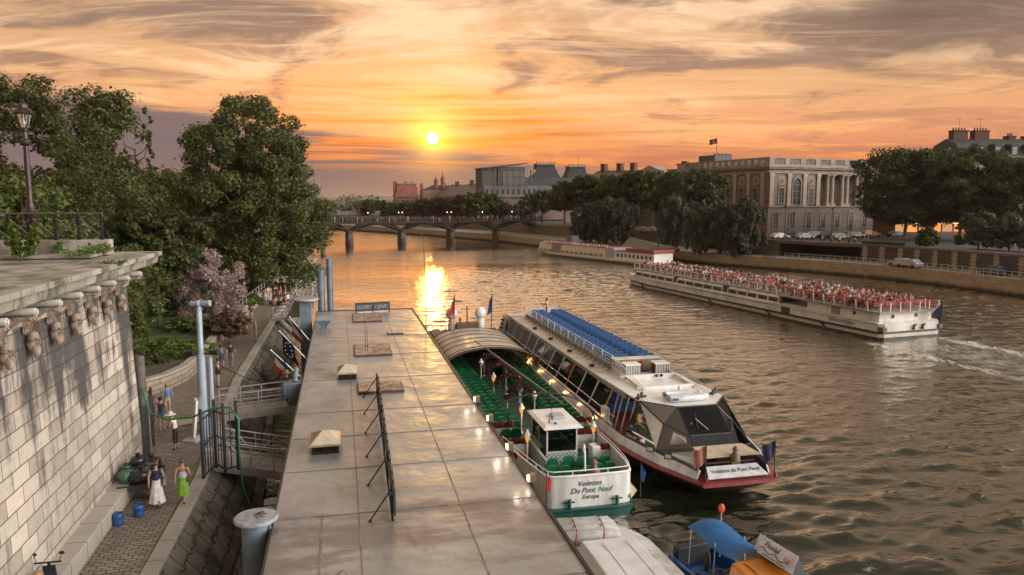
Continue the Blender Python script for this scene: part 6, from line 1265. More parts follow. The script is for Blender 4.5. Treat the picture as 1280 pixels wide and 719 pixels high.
# winch under a brown cover, jackstaff
mb = MB(); mb.loft([mb.ring(Vector((.28, .35, z)), Vector((1, 0, 0)), Vector((0, 1, 0)), r, 9) for r, z in ((.30, .55), (.34, 1.4), (.26, 1.75), (.12, 1.9), (.16, 2.05), (.05, 2.2))]); mb.build('covered_winch', GOLDWOOD, eu, smooth=True, angle=70)
mb = MB(); mb.tube((.1, .9, .52), (.15, 1.2, 2.3), .05, n=8); mb.ell((.1, 1.15, 2.4), .07, .07, .2, 8, 6); mb.build('davit', WHITE, eu)
mb = MB(); mb.b2(1.35, 1.75, 3.6, 4.2, .52, 1.55); mb.build('locker', WHITE, eu, bevel=.02)
for x, y, m_ in ((2.25, -.05, FB), (-1.95, -.2, FR)):
    mb = MB(); mb.tube((x, y, .5), (x, y, 2.0), .02, n=6); j = mb.build('jackstaff', BLACK, eu); mb = MB(); mb.loft([[(x + .03 + .05 * k, y + .02 * math.sin(k * 2), 1.9 - .35 * k * .25), (x + .03 + .03 * k, y + .03, 1.2 - .02 * k)] for k in range(5)], caps=False, closed=False); mb.build('pennant', m_, j)
# hoop and barrel canopy
mb = MB(); hp_ = [(3.0 * math.cos(a), 8.0, 1.35 + 1.75 * math.sin(a)) for a in [math.pi * k / 20 for k in range(21)]]; mb.path(hp_, .05, 6)
for x in (-1.7, .2): mb.tube((x, 8, .52), (x, 8, 1.35 + 1.75 * math.sqrt(1 - (x / 3) ** 2)), .03, n=6)
mb.tube((-2.9, 8, 1.4), (-.7, 8, 1.4), .025, n=6); mb.build('hoop', BLACK, eu, smooth=True, angle=70)
CANO = mat('canopy_sheet', (.50, .44, .37), .35, var=.12, scale=.8, metal=.15)
prof = lambda r: [(3.25 * math.cos(a) * r, 1.50 + 1.46 * math.sin(a) ** .8 * r) for a in [math.pi * k / 24 for k in range(25)]]
mb = MB(); o_, i_ = prof(1.0), prof(.985); mb.ext(o_ + i_[::-1], 'y', 21.0, 29.5); cn = mb.build('canopy', CANO, eu, smooth=True, angle=50)
for y in (21.0, 21.9, 23.6, 25.1, 26.6, 28.1, 29.5):
    mb = MB(); mb.path([(x, y, z) for x, z in prof(1.004)], .035 if y > 21.0 else .10, 6); mb.build('rib', mat('canopy_rib', (.07, .05, .04), .5), cn, smooth=True, angle=70)
for x, m_ in ((-1.35, mat('pink_white', (.62, .50, .46), .4)), (1.0, WHITE)):
    mb = MB(); mb.lathe([(.30, 2.6), (.32, 3.2), (.30, 3.7)], 14, (x, 30.4, 0)); mb.ell((x, 30.4, 4.0), .48, .48, .50, 14, 9); mb.build('satellite_dome', m_, eu, smooth=True)
mb = MB(); mb.b2(-1.0, .8, 30.0, 30.8, 2.2, 3.25); mb.tube((-.1, 30.4, 3.2), (-.1, 30.4, 4.6), .06, n=6); mb.tube((-.7, 30.3, 3.2), (-.7, 30.3, 3.7), .09, n=6); mb.build('aft_housing', mat('brown_housing', (.16, .08, .05), .6), eu)
mb = MB()
for x in (-2, -1, 0, 1, 2): mb.b2(x - .04, x + .04, 29.6, 29.7, .52, 2.9)
mb.b2(-2.8, 2.8, 29.7, 33.5, .52, 2.2); mb.build('aft_cabin', mat('aft_dark', (.09, .07, .06), .6), eu)
for x, z1, cl_ in ((-1.3, 5.6, FR), (1.75, 5.6, FB)):
    mb = MB(); mb.tube((x, 29.8, 2.2), (x + .12, 29.9, z1), .035, n=6); j = mb.build('flagstaff', BLACK, eu)
    mb = MB(); mb.loft([[(x + .11 - .05 * k, 29.9 + .05 * math.sin(2 * k), z1 - .1 - .1 * k), (x + .08 - .10 * k, 29.9, z1 - 1.5 - .06 * k)] for k in range(5)], caps=False, closed=False); mb.build('pennant', cl_, j)

# ---- blue and white glazed boat
bl = rthing('glazed_boat', 'white tour boat with faceted glass nose, maroon hull and blue upper deck benches', 'boat', 16.4, 27.7, 0)
HB2 = [(0, 1.72), (.2, 1.82), (2.5, 2.75), (5.5, 3.5), (9, 3.6), (30, 3.55), (35, 3.3), (37, 2.9)]; hb2 = lambda y: lerp_tab(HB2, y)
ys = [0, .15, 1.2, 2.5, 4, 5.5, 7, 9, 15, 22, 30, 35, 37]
mb = MB(); rr = []
for y in ys:
    k = 1 - smooth01(0, 9, y); pr = [(.30 + .55 * (1 - k), -.6), (.60 + .38 * (1 - k), .15), (.94, .95)]; yy = y + 2.2 * k * 0; rr.append([(-f * hb2(y), y + 2.6 * k * max(0, (.95 - z) / 1.5), z) for f, z in reversed(pr)] + [(f * hb2(y), y + 2.6 * k * max(0, (.95 - z) / 1.5), z) for f, z in pr])
mb.loft(rr); mb.build('hull', mat('dark_hull', (.035, .02, .022), .4), bl, smooth=True)
mb = MB(); mb.loft(hull_rings(ys, hb2, [(.95, .93), (1.0, .95), (1.02, 1.04), (1.0, 1.12)])); mb.build('rim', MAROON, bl, smooth=True)
mb = MB(); lo = [(-hb2(y) + .22, y) for y in (33, 22, 9, 5.6, 3.2, .55)]; 
for sg in (-1, 1): mb.loft([[(sg * (hb2(y) - .20), y, 1.1), (sg * (hb2(y) - .34), y, 1.5), (sg * (hb2(y) - .42), y, 1.5), (sg * (hb2(y) - .28), y, 1.1)] for y in (.6, 2.5, 4.2, 5.9, 9, 33)])
mb.build('topside', EW, bl)
mb = MB(); mb.poly([(hb2(y) - .25, y, 1.135) for y in ys] + [(-hb2(y) + .25, y, 1.135) for y in reversed(ys)]); mb.build('deck', mat('red_deck', (.24, .04, .05), .5, var=.15), bl)
mb = MB(); mb.slab([(-1.42, .16, 1.26), (1.42, .16, 1.26), (1.2, .80, 1.56), (-1.2, .80, 1.56)], .05); sp_ = mb.build('name_panel', mat('name_panel_pale', (.62, .64, .66), .4), bl)
text('lettering', 'Vedettes du Pont-Neuf', .31, mat('navy_letters', (.012, .02, .10), .4), sp_, (0, .50, 1.427), (math.atan2(.30, .64), 0, 0), .004, .18, sx=.80)
# faceted glass nose
V = dict(ri=(1.0, 4.15, 3.28), ro=(2.25, 5.8, 3.22), wb=(1.06, 2.75, 2.32), lb=(1.15, 2.12, 1.92), sb=(3.0, 5.9, 1.52), sm=(2.42, 3.3, 1.52), sf=(1.72, .62, 1.5), mv=(1.75, 4.0, 2.55), sb2=(3.02, 7.4, 1.52), ro2=(2.3, 7.3, 3.2), am=(1.3, 1.1, 1.82))
M_ = lambda p, s: (p[0] * s, p[1], p[2])
GLN = glass('nose_glass', (.14, .20, .22), .42); GLP = glass('pale_glass', (.40, .46, .47), .6, .12)
def facet(pts, s, m, name='glass_panel'):
    mb = MB(); q = [M_(V[k], s) for k in pts]; mb.slab(q, .02); return mb.build(name, m, bl)
for s in (-1, 1):
    facet(('ro', 'ri', 'mv'), s, GLP); facet(('ri', 'wb', 'mv'), s, GLN); facet(('ro', 'mv', 'sm', 'sb'), s, GLN); facet(('mv', 'wb', 'lb', 'sm'), s, GLN); facet(('sm', 'lb', 'am', 'sf'), s, GLN)
    mb = MB()
    for a, b in (('ro', 'ri'), ('ro', 'mv'), ('ri', 'mv'), ('ri', 'wb'), ('mv', 'wb'), ('mv', 'sm'), ('ro', 'sb'), ('sb', 'sm'), ('sm', 'sf'), ('wb', 'lb'), ('lb', 'sm'), ('lb', 'am'), ('am', 'sf'), ('mv', 'sb')): mb.tube(M_(V[a], s), M_(V[b], s), .035, n=6)
    mb.build('nose_frame', mat('nose_frame_dark', (.035, .04, .045), .4, metal=.3), bl)
mb = MB(); mb.slab([M_(V['ri'], -1), M_(V['ri'], 1), M_(V['wb'], 1), M_(V['wb'], -1)], .02); ws = mb.build('windscreen', GLN, bl)
mb = MB(); mb.slab([M_(V['wb'], -1), M_(V['wb'], 1), M_(V['lb'], 1), M_(V['lb'], -1)], .02); mb.build('lower_screen', mat('dark_screen', (.03, .035, .04), .15, spec=.7), bl)
mb = MB(); mb.tube(M_(V['wb'], -1), V['wb'], .035, n=6); mb.tube(M_(V['ri'], -1), V['ri'], .05, n=6); mb.tube(M_(V['lb'], -1), V['lb'], .03, n=6); mb.build('screen_bar', MATS['nose_frame_dark'], ws)
for a, b in (((-.55, 3.0, 2.5), (-.35, 3.7, 3.06)), ((-.05, 2.95, 2.48), (-.45, 3.45, 2.88))): mb = MB(); mb.tube((a[0], a[1] - .05, a[2] + .03), (b[0], b[1] - .06, b[2] + .03), .018, n=5); mb.build('wiper', BLACK if a[0] < -.3 else WHITE, ws)
mb = MB(); mb.slab([(-1.22, 2.1, 1.97), (1.22, 2.1, 1.97), (1.5, 1.02, 1.84), (-1.28, 1.02, 1.84)], .06); mb.build('bow_awning', mat('beige_cover', (.52, .43, .32), .6, var=.1), bl)
mb = MB(); mb.b2(-1.1, 1.1, 1.3, 2.0, 1.14, 1.3); mb.ell((-.7, 1.0, 1.36), .2, .15, .16, 8, 6); mb.ell((.85, 1.1, 1.36), .2, .2, .2, 8, 6); mb.bar((-1.1, .92, 1.66), (1.15, .92, 1.66), .06, .05); mb.build('bow_tackle', mat('tackle_dark', (.08, .03, .03), .6), bl)
mb = MB(); mb.b2(.05, .45, .85, 1.15, 1.14, 1.7); mb.loft([mb.ring(Vector((.25, .95, z)), Vector((1, 0, 0)), Vector((0, 1, 0)), r, 8) for r, z in ((.24, 1.7), (.20, 1.95), (.1, 2.05), (.13, 2.2), (.05, 2.32))]); mb.build('covered_winch', GOLDWOOD, bl, smooth=True, angle=60)
for x, c_ in ((-1.55, FR), (1.72, FB)):
    mb = MB(); mb.tube((x, .2, 1.1), (x, .2, 2.75), .025, n=6); j = mb.build('flagstaff', BLACK, bl); mb = MB(); mb.loft([[(x - .02 - .62 * k / 6, .2 + .06 * math.sin(k * 1.4), 2.7 - .03 * k), (x - .02 - .5 * k / 6, .2 + .05 * math.sin(k * 1.2 + 1), 1.95 - .10 * k / 3)] for k in range(7)], caps=False, closed=False); mb.mi = 0; f_ = mb.build('pennant', mat('navy_cloth', (.015, .02, .06), .8) if x > 0 else mat('faded_cloth', (.30, .12, .10), .8), j)
for x, y in ((-1.55, .12), (1.72, .12), (-1.75, .9), (1.8, 1.4)): mb = MB(); mb.tube((x, y, 1.1), (x, y, 1.32), .06, n=8); mb.build('bollard', MAROON, bl)
for x, y in ((-2.35, 2.2), (-2.75, 3.3)): mb = MB(); mb.box(x, y, 1.66, .34, .22, .24, rz=-.5); f_ = mb.build('floodlight', BLACK, bl); mb = MB(); mb.box(x - .06, y - .12, 1.68, .26, .03, .16, rz=-.5); mb.build('lens', mat('floodlight_lens', (.5, .5, .48), .2), f_)
# wheel stand, lights and helmsman's desk inside the nose
mb = MB(); mb.b2(-.9, .9, 3.6, 4.4, 1.14, 2.15); mb.b2(-1.6, -1.2, 5, 5.6, 1.14, 1.9); mb.b2(1.0, 1.5, 5, 5.6, 1.14, 1.9); mb.build('helm_desk', mat('desk_brown', (.20, .14, .09), .5), bl)
for x, y, z in ((-2.3, 5.2, 2.1), (-1.9, 4.9, 1.9), (-.2, 4.3, 2.4)): mb = MB(); mb.ell((x, y, z), .06, .06, .05, 8, 5); mb.build('cabin_lamp', WARMBULB, bl)
lamp_light('cabin_light', (-1.7, 5.2, 2.4), (1, .6, .25), 12, bl)
# roof
mb = MB(); mb.loft([[(-1.0, 4.15, 3.2), (-2.25, 5.8, 3.15), (-2.3, 7.4, 3.15), (-2.3, 12, 3.08), (2.3, 12, 3.08), (2.3, 7.4, 3.15), (2.25, 5.8, 3.15), (1.0, 4.15, 3.2)], [(-1.0, 4.15, 3.29), (-2.25, 5.8, 3.24), (-2.3, 7.4, 3.22), (-2.3, 12, 3.14), (2.3, 12, 3.14), (2.3, 7.4, 3.22), (2.25, 5.8, 3.24), (1.0, 4.15, 3.29)]]); mb.build('fore_roof', WHITE, bl)
for s in (-1, 1):
    mb = MB(); mb.loft([[(s * 2.3, y, 3.02), (s * 1.15, y, 3.10), (s * 1.15, y, 3.18), (s * 2.3, y, 3.10)] for y in (12.01, 34)]); mb.build('side_roof', CREAM, bl)
    mb = MB(); mb.loft([[(s * 2.30, y, 2.92), (s * 2.36, y, 2.92), (s * 2.36, y, 3.13), (s * 2.30, y, 3.13)] for y in (7.4, 34)]); mb.build('roof_gutter', mat('gutter_grey', (.34, .33, .32), .4, metal=.3), bl)
    n_ = 11; y0, y1 = 9.2, 33.4
    for i in range(n_):
        a, b = y0 + (y1 - y0) * i / n_, y0 + (y1 - y0) * (i + 1) / n_ - .1
        mb = MB(); mb.slab([(s * 3.0, a + .05, 1.62), (s * 3.0, b, 1.62), (s * 2.34, b, 2.92), (s * 2.34, a + .05, 2.92)], .012); mb.build('side_window', GLASSD, bl)
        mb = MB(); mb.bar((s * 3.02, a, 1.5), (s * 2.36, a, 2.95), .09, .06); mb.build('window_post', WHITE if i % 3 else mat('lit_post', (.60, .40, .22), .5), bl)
    mb = MB(); mb.bar((s * 3.04, 7.4, 1.58), (s * 3.04, 34, 1.58), .08, .1); mb.bar((s * 2.86, 7.6, 1.95), (s * 2.86, 34, 1.95), .04); mb.build('window_sill', WHITE, bl)
    for y in (6.3, 7.1, 7.9, 8.5): mb = MB(); mb.tube((s * 2.75, y, 1.14), (s * 2.25, y, 3.1), .05, n=8); mb.build('entrance_post', STEEL, bl)
mb = MB(); mb.b2(-3.1, -2.85, 8.3, 9.0, 1.5, 2.2); mb.build('locker', WHITE, bl)
bs_ = MB(); bs_.b2(-.95, .95, -.22, .22, .38, .48); bs_.b2(-.95, .95, -.26, -.16, .48, .95)
for x in (-.8, .8): bs_.bar((x, 0, 0), (x, 0, .38), .06)
b0 = bs_.build('cabin_bench', BLUESEAT, bl)
for i in range(22):
    for j, x in enumerate((-1.75, 1.75)):
        q = b0 if i == j == 0 else part(b0, bl); q.location = (x, 10 + i * 1.05, 1.14)
# ledge lamps between the boats
for i, y in enumerate((9.5, 12.2, 15, 18, 21, 24)):
    mb = MB(); mb.tube((-3.32, y, 1.13), (-3.32, y, 1.33), .03, n=6); q = mb.build('ledge_lamp', STEEL, bl); mb = MB(); mb.ell((-3.32, y, 1.38), .06, .06, .06, 8, 6); mb.build('bulb', WARMBULB, q); lamp_light('ledge_light', (-3.38, y, 1.48), (1, .55, .2), 3.5, bl, .05)
# upper deck
mb = MB(); mb.b2(-1.1, 1.75, 12.6, 33.5, 3.12, 3.22); mb.b2(-1.16, -1.1, 12.6, 33.5, 3.12, 3.45); mb.b2(1.75, 1.81, 12.6, 33.5, 3.12, 3.45); mb.build('upper_deck', mat('upper_deck_grey', (.30, .28, .26), .6, var=.1), bl)
mb = MB(); mb.b2(-1.05, 1.7, 12.35, 12.55, 3.14, 3.82); mb.build('deck_front_panel', mat('panel_brown', (.26, .20, .16), .6, var=.15), bl)
mb = MB(); mb.b2(.5, .62, 12.25, 12.34, 3.3, 3.75); mb.build('red_extinguisher', REDP, bl)
mb = MB(); mb.b2(-1.1, 1.75, 12.35, 12.9, 3.83, 3.90); mb.build('front_coaming', CREAM, bl)
for x in (-.45, 1.35):
    mb = MB(); mb.b2(x - .42, x + .42, 11.1, 11.75, 3.16, 3.76); q = mb.build('air_conditioner', mat('ac_dark', (.05, .05, .05), .6), bl)
    mb = MB(); mb.b2(x - .46, x + .46, 11.05, 11.8, 3.76, 3.84)
    for k in range(9): mb.b2(x - .42 + k * .1, x - .38 + k * .1, 11.06, 11.09, 3.2, 3.76)
    mb.build('grille', WHITE, q)
mb = MB(); mb.b2(-1.5, 1.7, 10.2, 10.4, 3.16, 3.42); mb.b2(-1.5, 1.7, 7.9, 8.05, 3.2, 3.36); mb.build('roof_step', WHITE, bl)
for x in (.55, .85): mb = MB(); mb.ell((x, 10.1, 3.36), .09, .09, .09, 8, 6); mb.build('horn', BLACK, bl)
for s in (-1, 1):
    mb = MB(); X = -1.13 if s < 0 else 1.78
    for k, z in enumerate((3.55, 3.72, 3.89, 4.06)):
        mb.tube((X, 12.6, z), (X, 33.5, z), .018 if k < 3 else .028, n=6)
        mb.tube((X, 12.6, z), (X + .25 * s * -.0 + (-.15 if s < 0 else .35), 7.2 + .35 * (3 - k), 3.24 + .03 * k), .018 if k < 3 else .028, n=6)
    for i in range(13): y = 12.6 + i * 1.74; mb.tube((X, y, 3.2), (X, y, 4.06), .026, n=6)
    mb.build('deck_railing', WHITE if s < 0 else STEEL, bl)
    mb = MB(); mb.slab([(X * 1.02, 12.5, 3.2), (X * 1.02, 12.5, 3.5), (X - .1, 7.6, 3.26), (X - .1, 7.6, 3.2)], .05); mb.build('railing_skirt', CREAM, bl)
mb = MB(); mb.tube((-1.1, 33.5, 4.06), (1.78, 33.5, 4.06), .028, n=6); mb.tube((-1.1, 33.5, 3.7), (1.78, 33.5, 3.7), .02, n=6)
mb.b2(-1.1, 1.75, 33.5, 33.56, 3.2, 3.95); mb.build('aft_railing', CREAM, bl)
bb = MB()
for x in (-.28, .28): 
    bb.loft([[(x - .26, -.2, .38), (x + .26, -.2, .38), (x + .26, .24, .38), (x - .26, .24, .38)], [(x - .27, -.2, .46), (x + .27, -.2, .46), (x + .27, .24, .46), (x - .27, .24, .46)], [(x - .22, -.16, .5), (x + .22, -.16, .5), (x + .22, .2, .5), (x - .22, .2, .5)]])
    pts = [(x - .26, .45), (x + .26, .45), (x + .26, .70), (x + .2, .80), (x - .2, .80), (x - .26, .70)]; bb.loft([[(a, -.26, b) for a, b in pts], [(a, -.17, b) for a, b in pts]])
for x in (-.4, .4): bb.bar((x, 0, 0), (x, 0, .38), .05)
b0 = bb.build('bench', BLUESEAT, bl)
for i in range(23):
    for j, x in enumerate((-.50, 1.12)):
        q = b0 if i == j == 0 else part(b0, bl); q.location = (x, 13.3 + i * .85, 3.22)
for s in (-1, 1):     # brackets and little spotlights on the side roof
    for i in range(26): y = 12.6 + i * .8; mb = MB() if i == 0 else mb; mb.bar((s * 1.32, y, 3.16), (s * 1.2 , y + .45, 3.42), .035); mb.bar((s * 1.55, y, 3.15), (s * 1.2, y, 3.40), .03)
    mb.build('roof_bracket', mat('bracket_grey', (.12, .11, .10), .5), bl)
    for y in (14, 18.5, 23, 27.5): mb = MB(); mb.b2(s * 1.9 - .14, s * 1.9 + .14, y - .1, y + .1, 3.16, 3.30); mb.build('roof_spotlight', BLACK, bl)
for x in (-2.05, 2.0):
    for k in (-.18, .12): mb = MB(); mb.tube((x + k, 6.2 + k, 3.24), (x + k, 6.2 + k, 3.52), .075, n=8); mb.build('signal_light', mat('signal_dark', (.07, .045, .04), .4), bl)
    mb = MB(); mb.bar((x - .3, 6.1, 3.3), (x + .4, 6.4, 3.3), .08); mb.build('light_bracket', BLACK, bl)
# liferaft on the fore roof
lr = rthing('liferaft', 'white inflatable liferaft lying on the fore roof of the glazed boat', 'liferaft', 16.4 + .0, 27.7 + 5.5, 3.26)
mb = MB()
for y in (-.45, .45): mb.path([(-.9, y * .8, .17), (-.7, y, .18), (.75, y, .18), (1.0, y * .6, .18)], .17, 10)
mb.b2(-.85, .95, -.4, .4, .05, .24); mb.build('tube', mat('raft_white', (.68, .70, .72), .45), lr, smooth=True, angle=60)
mb = MB(); mb.b2(-.9, -.62, -.66, -.60, .12, .24); mb.b2(-.98, -.94, .1, .3, .14, .26); mb.build('patch', mat('raft_blue', (.03, .10, .32), .5), lr)
mb = MB(); mb.ell((.0, .55, .42), .12, .1, .14, 8, 6); mb.build('valve_cover', WHITE, lr)
mb = MB(); mb.slab([(-3.3, 33.6, 1.15), (-2.5, 34.6, 2.95), (-2.35, 36.4, 3.0), (-3.1, 36.8, 1.15)], .06); q = mb.build('aft_plate', mat('aft_grey', (.33, .33, .34), .5, metal=.3), bl); mb = MB()
for k in range(4): mb.box(-3.0 + .13 * k, 34.6 + .5 * k, 1.75 + .28 * k, .16, .3, .16, rz=.4)
mb.build('vent', BLACK, q)
mb = MB(); mb.b2(-2.5, 2.5, 34, 36.5, 1.14, 2.95); mb.slab([(-2.4, 34, 3.2), (2.4, 34, 3.2), (2.2, 36.5, 3.02), (-2.2, 36.5, 3.02)], .08); mb.build('aft_house', CREAM, bl)
for p, q_ in (((-1.2, 8.5, 3.2), (-1.6, 12, 3.2)),): pass

# ---- passing tour boat with crowd
def tourboat():
    x, y = 38.0, 70.4; o = thing('tour_boat', 'long white tour boat crowded with passengers passing on the right of the river', 'boat', (x, y, 0), R(19.3)); o.scale = (1, 1.12, 1)
    HB3 = [(-.4, 3.3), (0, 3.75), (5, 3.9), (38, 3.9), (44, 3.2), (47, 1.6), (48.3, .3)]; hb = lambda y: lerp_tab(HB3, y); ys = [-.35, 0, 1, 5, 15, 25, 35, 38, 41, 44, 46, 47.2, 48.2]
    TW = mat('tour_white', (.74, .71, .66), .4, var=.13, scale=.6, stretch=(1.6, 1.6, .5))
    mb = MB(); mb.loft(hull_rings(ys, hb, [(.9, -.6), (1.0, .0), (1.0, .25)])); mb.build('boot_top', BLACK, o)
    mb = MB(); mb.loft(hull_rings(ys, hb, [(1.0, .252), (1.0, .60), (1.01, .62)])); mb.build('lower_strip', CREAM, o)
    mb = MB(); mb.loft(hull_rings(ys, hb, [(1.0, .58), (1.05, .62), (1.05, .76), (1.0, .80)])); mb.build('rubbing_strake', BLACK, o)
    mb = MB(); mb.loft(hull_rings(ys, hb, [(.985, .78), (.985, 1.52), (.97, 1.55)])); mb.build('hull', TW, o)
    mb = MB(); mb.loft(hull_rings(ys[1:], hb, [(.985, 1.49), (1.02, 1.51), (1.02, 1.60), (.95, 1.60)])); mb.build('sheer_strake', TW, o)
    mb = MB(); mb.b2(-3.25, 3.25, .35, 9.0, 1.6, 2.5); mb.b2(-3.1, 3.1, 9.0, 12.8, 1.6, 1.7); mb.build('deck_house', TW, o)
    mb = MB(); mb.b2(-3.0, 3.0, 12.8, 43.2, 1.6, 2.42); mb.build('cabin', mat('cabin_dark', (.045, .045, .05), .25, spec=.7), o)
    for s in (-1, 1):
        mb = MB(); mb.loft([[(s * 3.32, y, 1.6), (s * 3.40, y, 1.6), (s * 3.40, y, 1.75), (s * 3.32, y, 1.75)] for y in (12.8, 43)]); mb.build('cabin_sill', TW, o)
        for (a, b) in ((13, 21.5), (22.6, 32), (33, 42.6)):
            mb = MB(); mb.loft([[(s * 2.95, y, 2.46), (s * 3.30, y, 2.20), (s * 3.34, y, 2.26), (s * 2.95, y, 2.54)] for y in (a, b)]); mb.build('cabin_eave', TW, o)
            k = int((b - a) / 1.7)
            for i in range(k + 1): mb = MB(); y = a + (b - a) * i / k; mb.bar((s * 3.36, y, 1.7), (s * 3.28, y, 2.25), .12, .12); mb.build('window_post', TW, o)
        mb = MB(); mb.b2(s * 3.86 - .01, s * 3.86 + .01, 14, 30, 1.40, 1.45); mb.build('blue_line', mat('line_blue', (.06, .05, .30), .5), o)
    mb = MB(); mb.b2(-3.7, 3.7, -.1, 12.7, 2.5, 2.62); mb.b2(-3.05, 3.05, 12.7, 43.4, 2.5, 2.62); mb.build('upper_deck', mat('tour_deck', (.34, .30, .27), .7), o)
    RR_ = mat('rail_red', (.30, .035, .04), .5)
    for s in (-1, 1):
        for k, z in enumerate((2.85, 3.08, 3.31, 3.52)):
            mb = MB() if k == 0 else mb; mb.tube((s * 3.6, -.0, z), (s * 3.6, 13, z), .028 if k < 3 else .05, n=5); mb.tube((s * 3.6, 13, z), (s * 3.0, 14, z), .03, n=5)
        mb.build('red_rail', RR_, o); mb = MB(); mb.tube((s * 3.0, 14, 3.5), (s * 3.0, 43.4, 3.5), .035, n=5); mb.tube((s * 3.0, 14, 3.1), (s * 3.0, 43.4, 3.1), .025, n=5); mb.build('side_rail', TW, o)
        for i in range(11): y = .0 + i * 1.3; mb = MB(); mb.bar((s * 3.62, y, 2.6), (s * 3.66, y + .12, 3.52), .08); mb.build('rail_post', TW, o)
        for i in range(22): y = 14 + i * 1.4; mb = MB(); mb.bar((s * 3.02, y, 2.6), (s * 3.02, y, 3.5), .06); mb.build('rail_post', TW, o)
        for i in range(18): y = 15 + i * 1.6; mb = MB(); mb.ell((s * 3.2, y, 2.78), .14, .24, .12, 7, 5); mb.build('deck_lamp', TW, o)
    mb = MB()
    for z in (2.85, 3.08, 3.31, 3.52): mb.tube((-3.6, -.02, z), (3.6, -.02, z), .028 if z < 3.5 else .05, n=5)
    mb.build('stern_rail', RR_, o)
    for i in range(7): mb = MB(); mb.bar((-3.6 + 1.2 * i, -.03, 2.6), (-3.6 + 1.2 * i, -.03, 3.5), .09); mb.build('rail_post', TW, o)
    for x in (-1.6, 1.3): mb = MB(); mb.tube((x, .36, 2.1), (x, .31, 2.1), .2, n=14); mb.build('porthole', BLACK, o)
    for y in (3.1,): mb = MB(); mb.tube((-3.26, y, 2.1), (-3.30, y, 2.1), .2, n=14); mb.build('porthole', BLACK, o)
    mb = MB(); mb.b2(-3.27, -3.22, 4.8, 5.9, 1.62, 2.45); mb.build('door', mat('door_grey', (.25, .24, .22), .6), o)
    for x in (.2, 1.3):
        mb = MB(); mb.path([(x, -.42, .9), (x - .15, -.5, 1.1), (x - .05, -.5, 1.3), (x + .2, -.45, 1.35)], .09, 6); mb.build('mooring_hook', BLACK, o)
    for x in (-3.45, 3.5): mb = MB(); mb.b2(x - .25, x + .25, -.5, .1, .85, 1.25); mb.build('corner_fender', mat('fender_grey', (.10, .10, .11), .6), o)
    for y in (6.5, 14.2, 24.5, 40): mb = MB(); mb.bar((-3.98, y, .7), (-3.95, y - .7, .22), .22, .1); mb.build('side_fender', BLACK, o)
    mb = MB(); mb.b2(-3.92, -3.86, 10.8, 12.0, .8, 1.45); mb.build('gangway_opening', BLACK, o)
    text('lettering', 'BATEAUX MOUCHES', .46, mat('brown_letters', (.12, .075, .05), .5), o, (-3.86, 4.1, 1.14), (R(90), 0, R(-90 )), .004, sx=.66)
    mb = MB(); mb.tube((2.1, .0, 1.75), (3.0, -.7, 3.3), .04, n=6); j = mb.build('flagstaff', WHITE, o); mb = MB(); mb.loft([[(3.0 + .05 * k, -.7 + .04 * math.sin(k), 3.35 - .02 * k), (2.5 + .16 * k, -.35 - .05 * k, 2.35 - .22 * k)] for k in range(6)], caps=False, closed=False); mb.build('ensign', mat('navy_cloth', (.015, .02, .06), .8), j)
    bm_ = MB(); bm_.b2(-.62, .62, -.2, .22, .36, .44); bm_.b2(-.62, .62, -.25, -.18, .44, .85); bm_.bar((-.5, 0, 0), (-.5, 0, .36), .05); bm_.bar((.5, 0, 0), (.5, 0, .36), .05)
    b0 = bm_.build('bench', mat('bench_orange', (.26, .05, .025), .5, var=.12), o); n_ = 0
    for i in range(38):
        for x in ((-2.6, -1.1, 1.1, 2.6) if i < 10 else (-1.7, 1.7)):
            q = b0 if n_ == 0 else part(b0, o); q.location = (x, 1.3 + i * 1.1, 2.62); n_ += 1
    return o
tb = tourboat()
# ---- far moored boat
x, y = G(824, 334.5, 0); fbt = thing('river_cruiser', 'distant white and cream boat with red roof near the far quay', 'boat', (x + 1.4, y + 1.2, 0), R(30.5))
HB4 = [(-.3, 2.4), (0, 2.8), (5, 3.0), (38, 3.0), (43, 1.4), (45, .2)]; hb4 = lambda y: lerp_tab(HB4, y); ys4 = [-.3, 0, 5, 20, 38, 41, 43, 44.9]
mb = MB(); mb.loft(hull_rings(ys4, hb4, [(.95, -.5), (1.0, .45)])); mb.build('hull', mat('cruiser_hull', (.10, .08, .075), .5), fbt)
mb = MB(); mb.loft(hull_rings(ys4, hb4, [(1.0, .452), (1.03, .5), (1.03, .85), (1.0, .9)])); mb.build('topside', CREAM, fbt)
mb = MB(); mb.loft([[(-2.7, y, .9), (-2.1, y, 3.0), (2.1, y, 3.0), (2.7, y, .9)] for y in (16, 43)]); mb.build('glazed_house', mat('house_cream', (.56, .47, .36), .3, var=.1, coat=.3), fbt)
for i in range(14): mb = MB(); mb.slab([(-2.69, 17 + i * 1.85, 1.0), (-2.69, 18.4 + i * 1.85, 1.0), (-2.5, 18.4 + i * 1.85, 1.6), (-2.5, 17 + i * 1.85, 1.6)], .03); mb.build('window', PANEG, fbt)
mb = MB(); mb.slab([(-2.74, 33.5, 1.0), (-2.74, 37.5, 1.0), (-2.14, 37.5, 2.9), (-2.14, 33.5, 2.9)], .03); mb.build('painted_panel', mat('panel_mauve', (.22, .17, .19), .5, var=.25, scale=2), fbt)
mb = MB(); mb.b2(-2.6, 2.6, 13.2, 16, .9, 3.1); mb.build('service_block', mat('service_grey', (.40, .42, .45), .5), fbt)
mb = MB(); mb.b2(-2.5, 2.5, .5, 13.2, .9, 2.6); mb.build('deck_house', WHITE, fbt)
for i in range(9): mb = MB(); mb.b2(-2.56, -2.5, 1.2 + i * 1.3, 1.8 + i * 1.3, 1.4, 2.1); mb.build('window', PANEG, fbt)
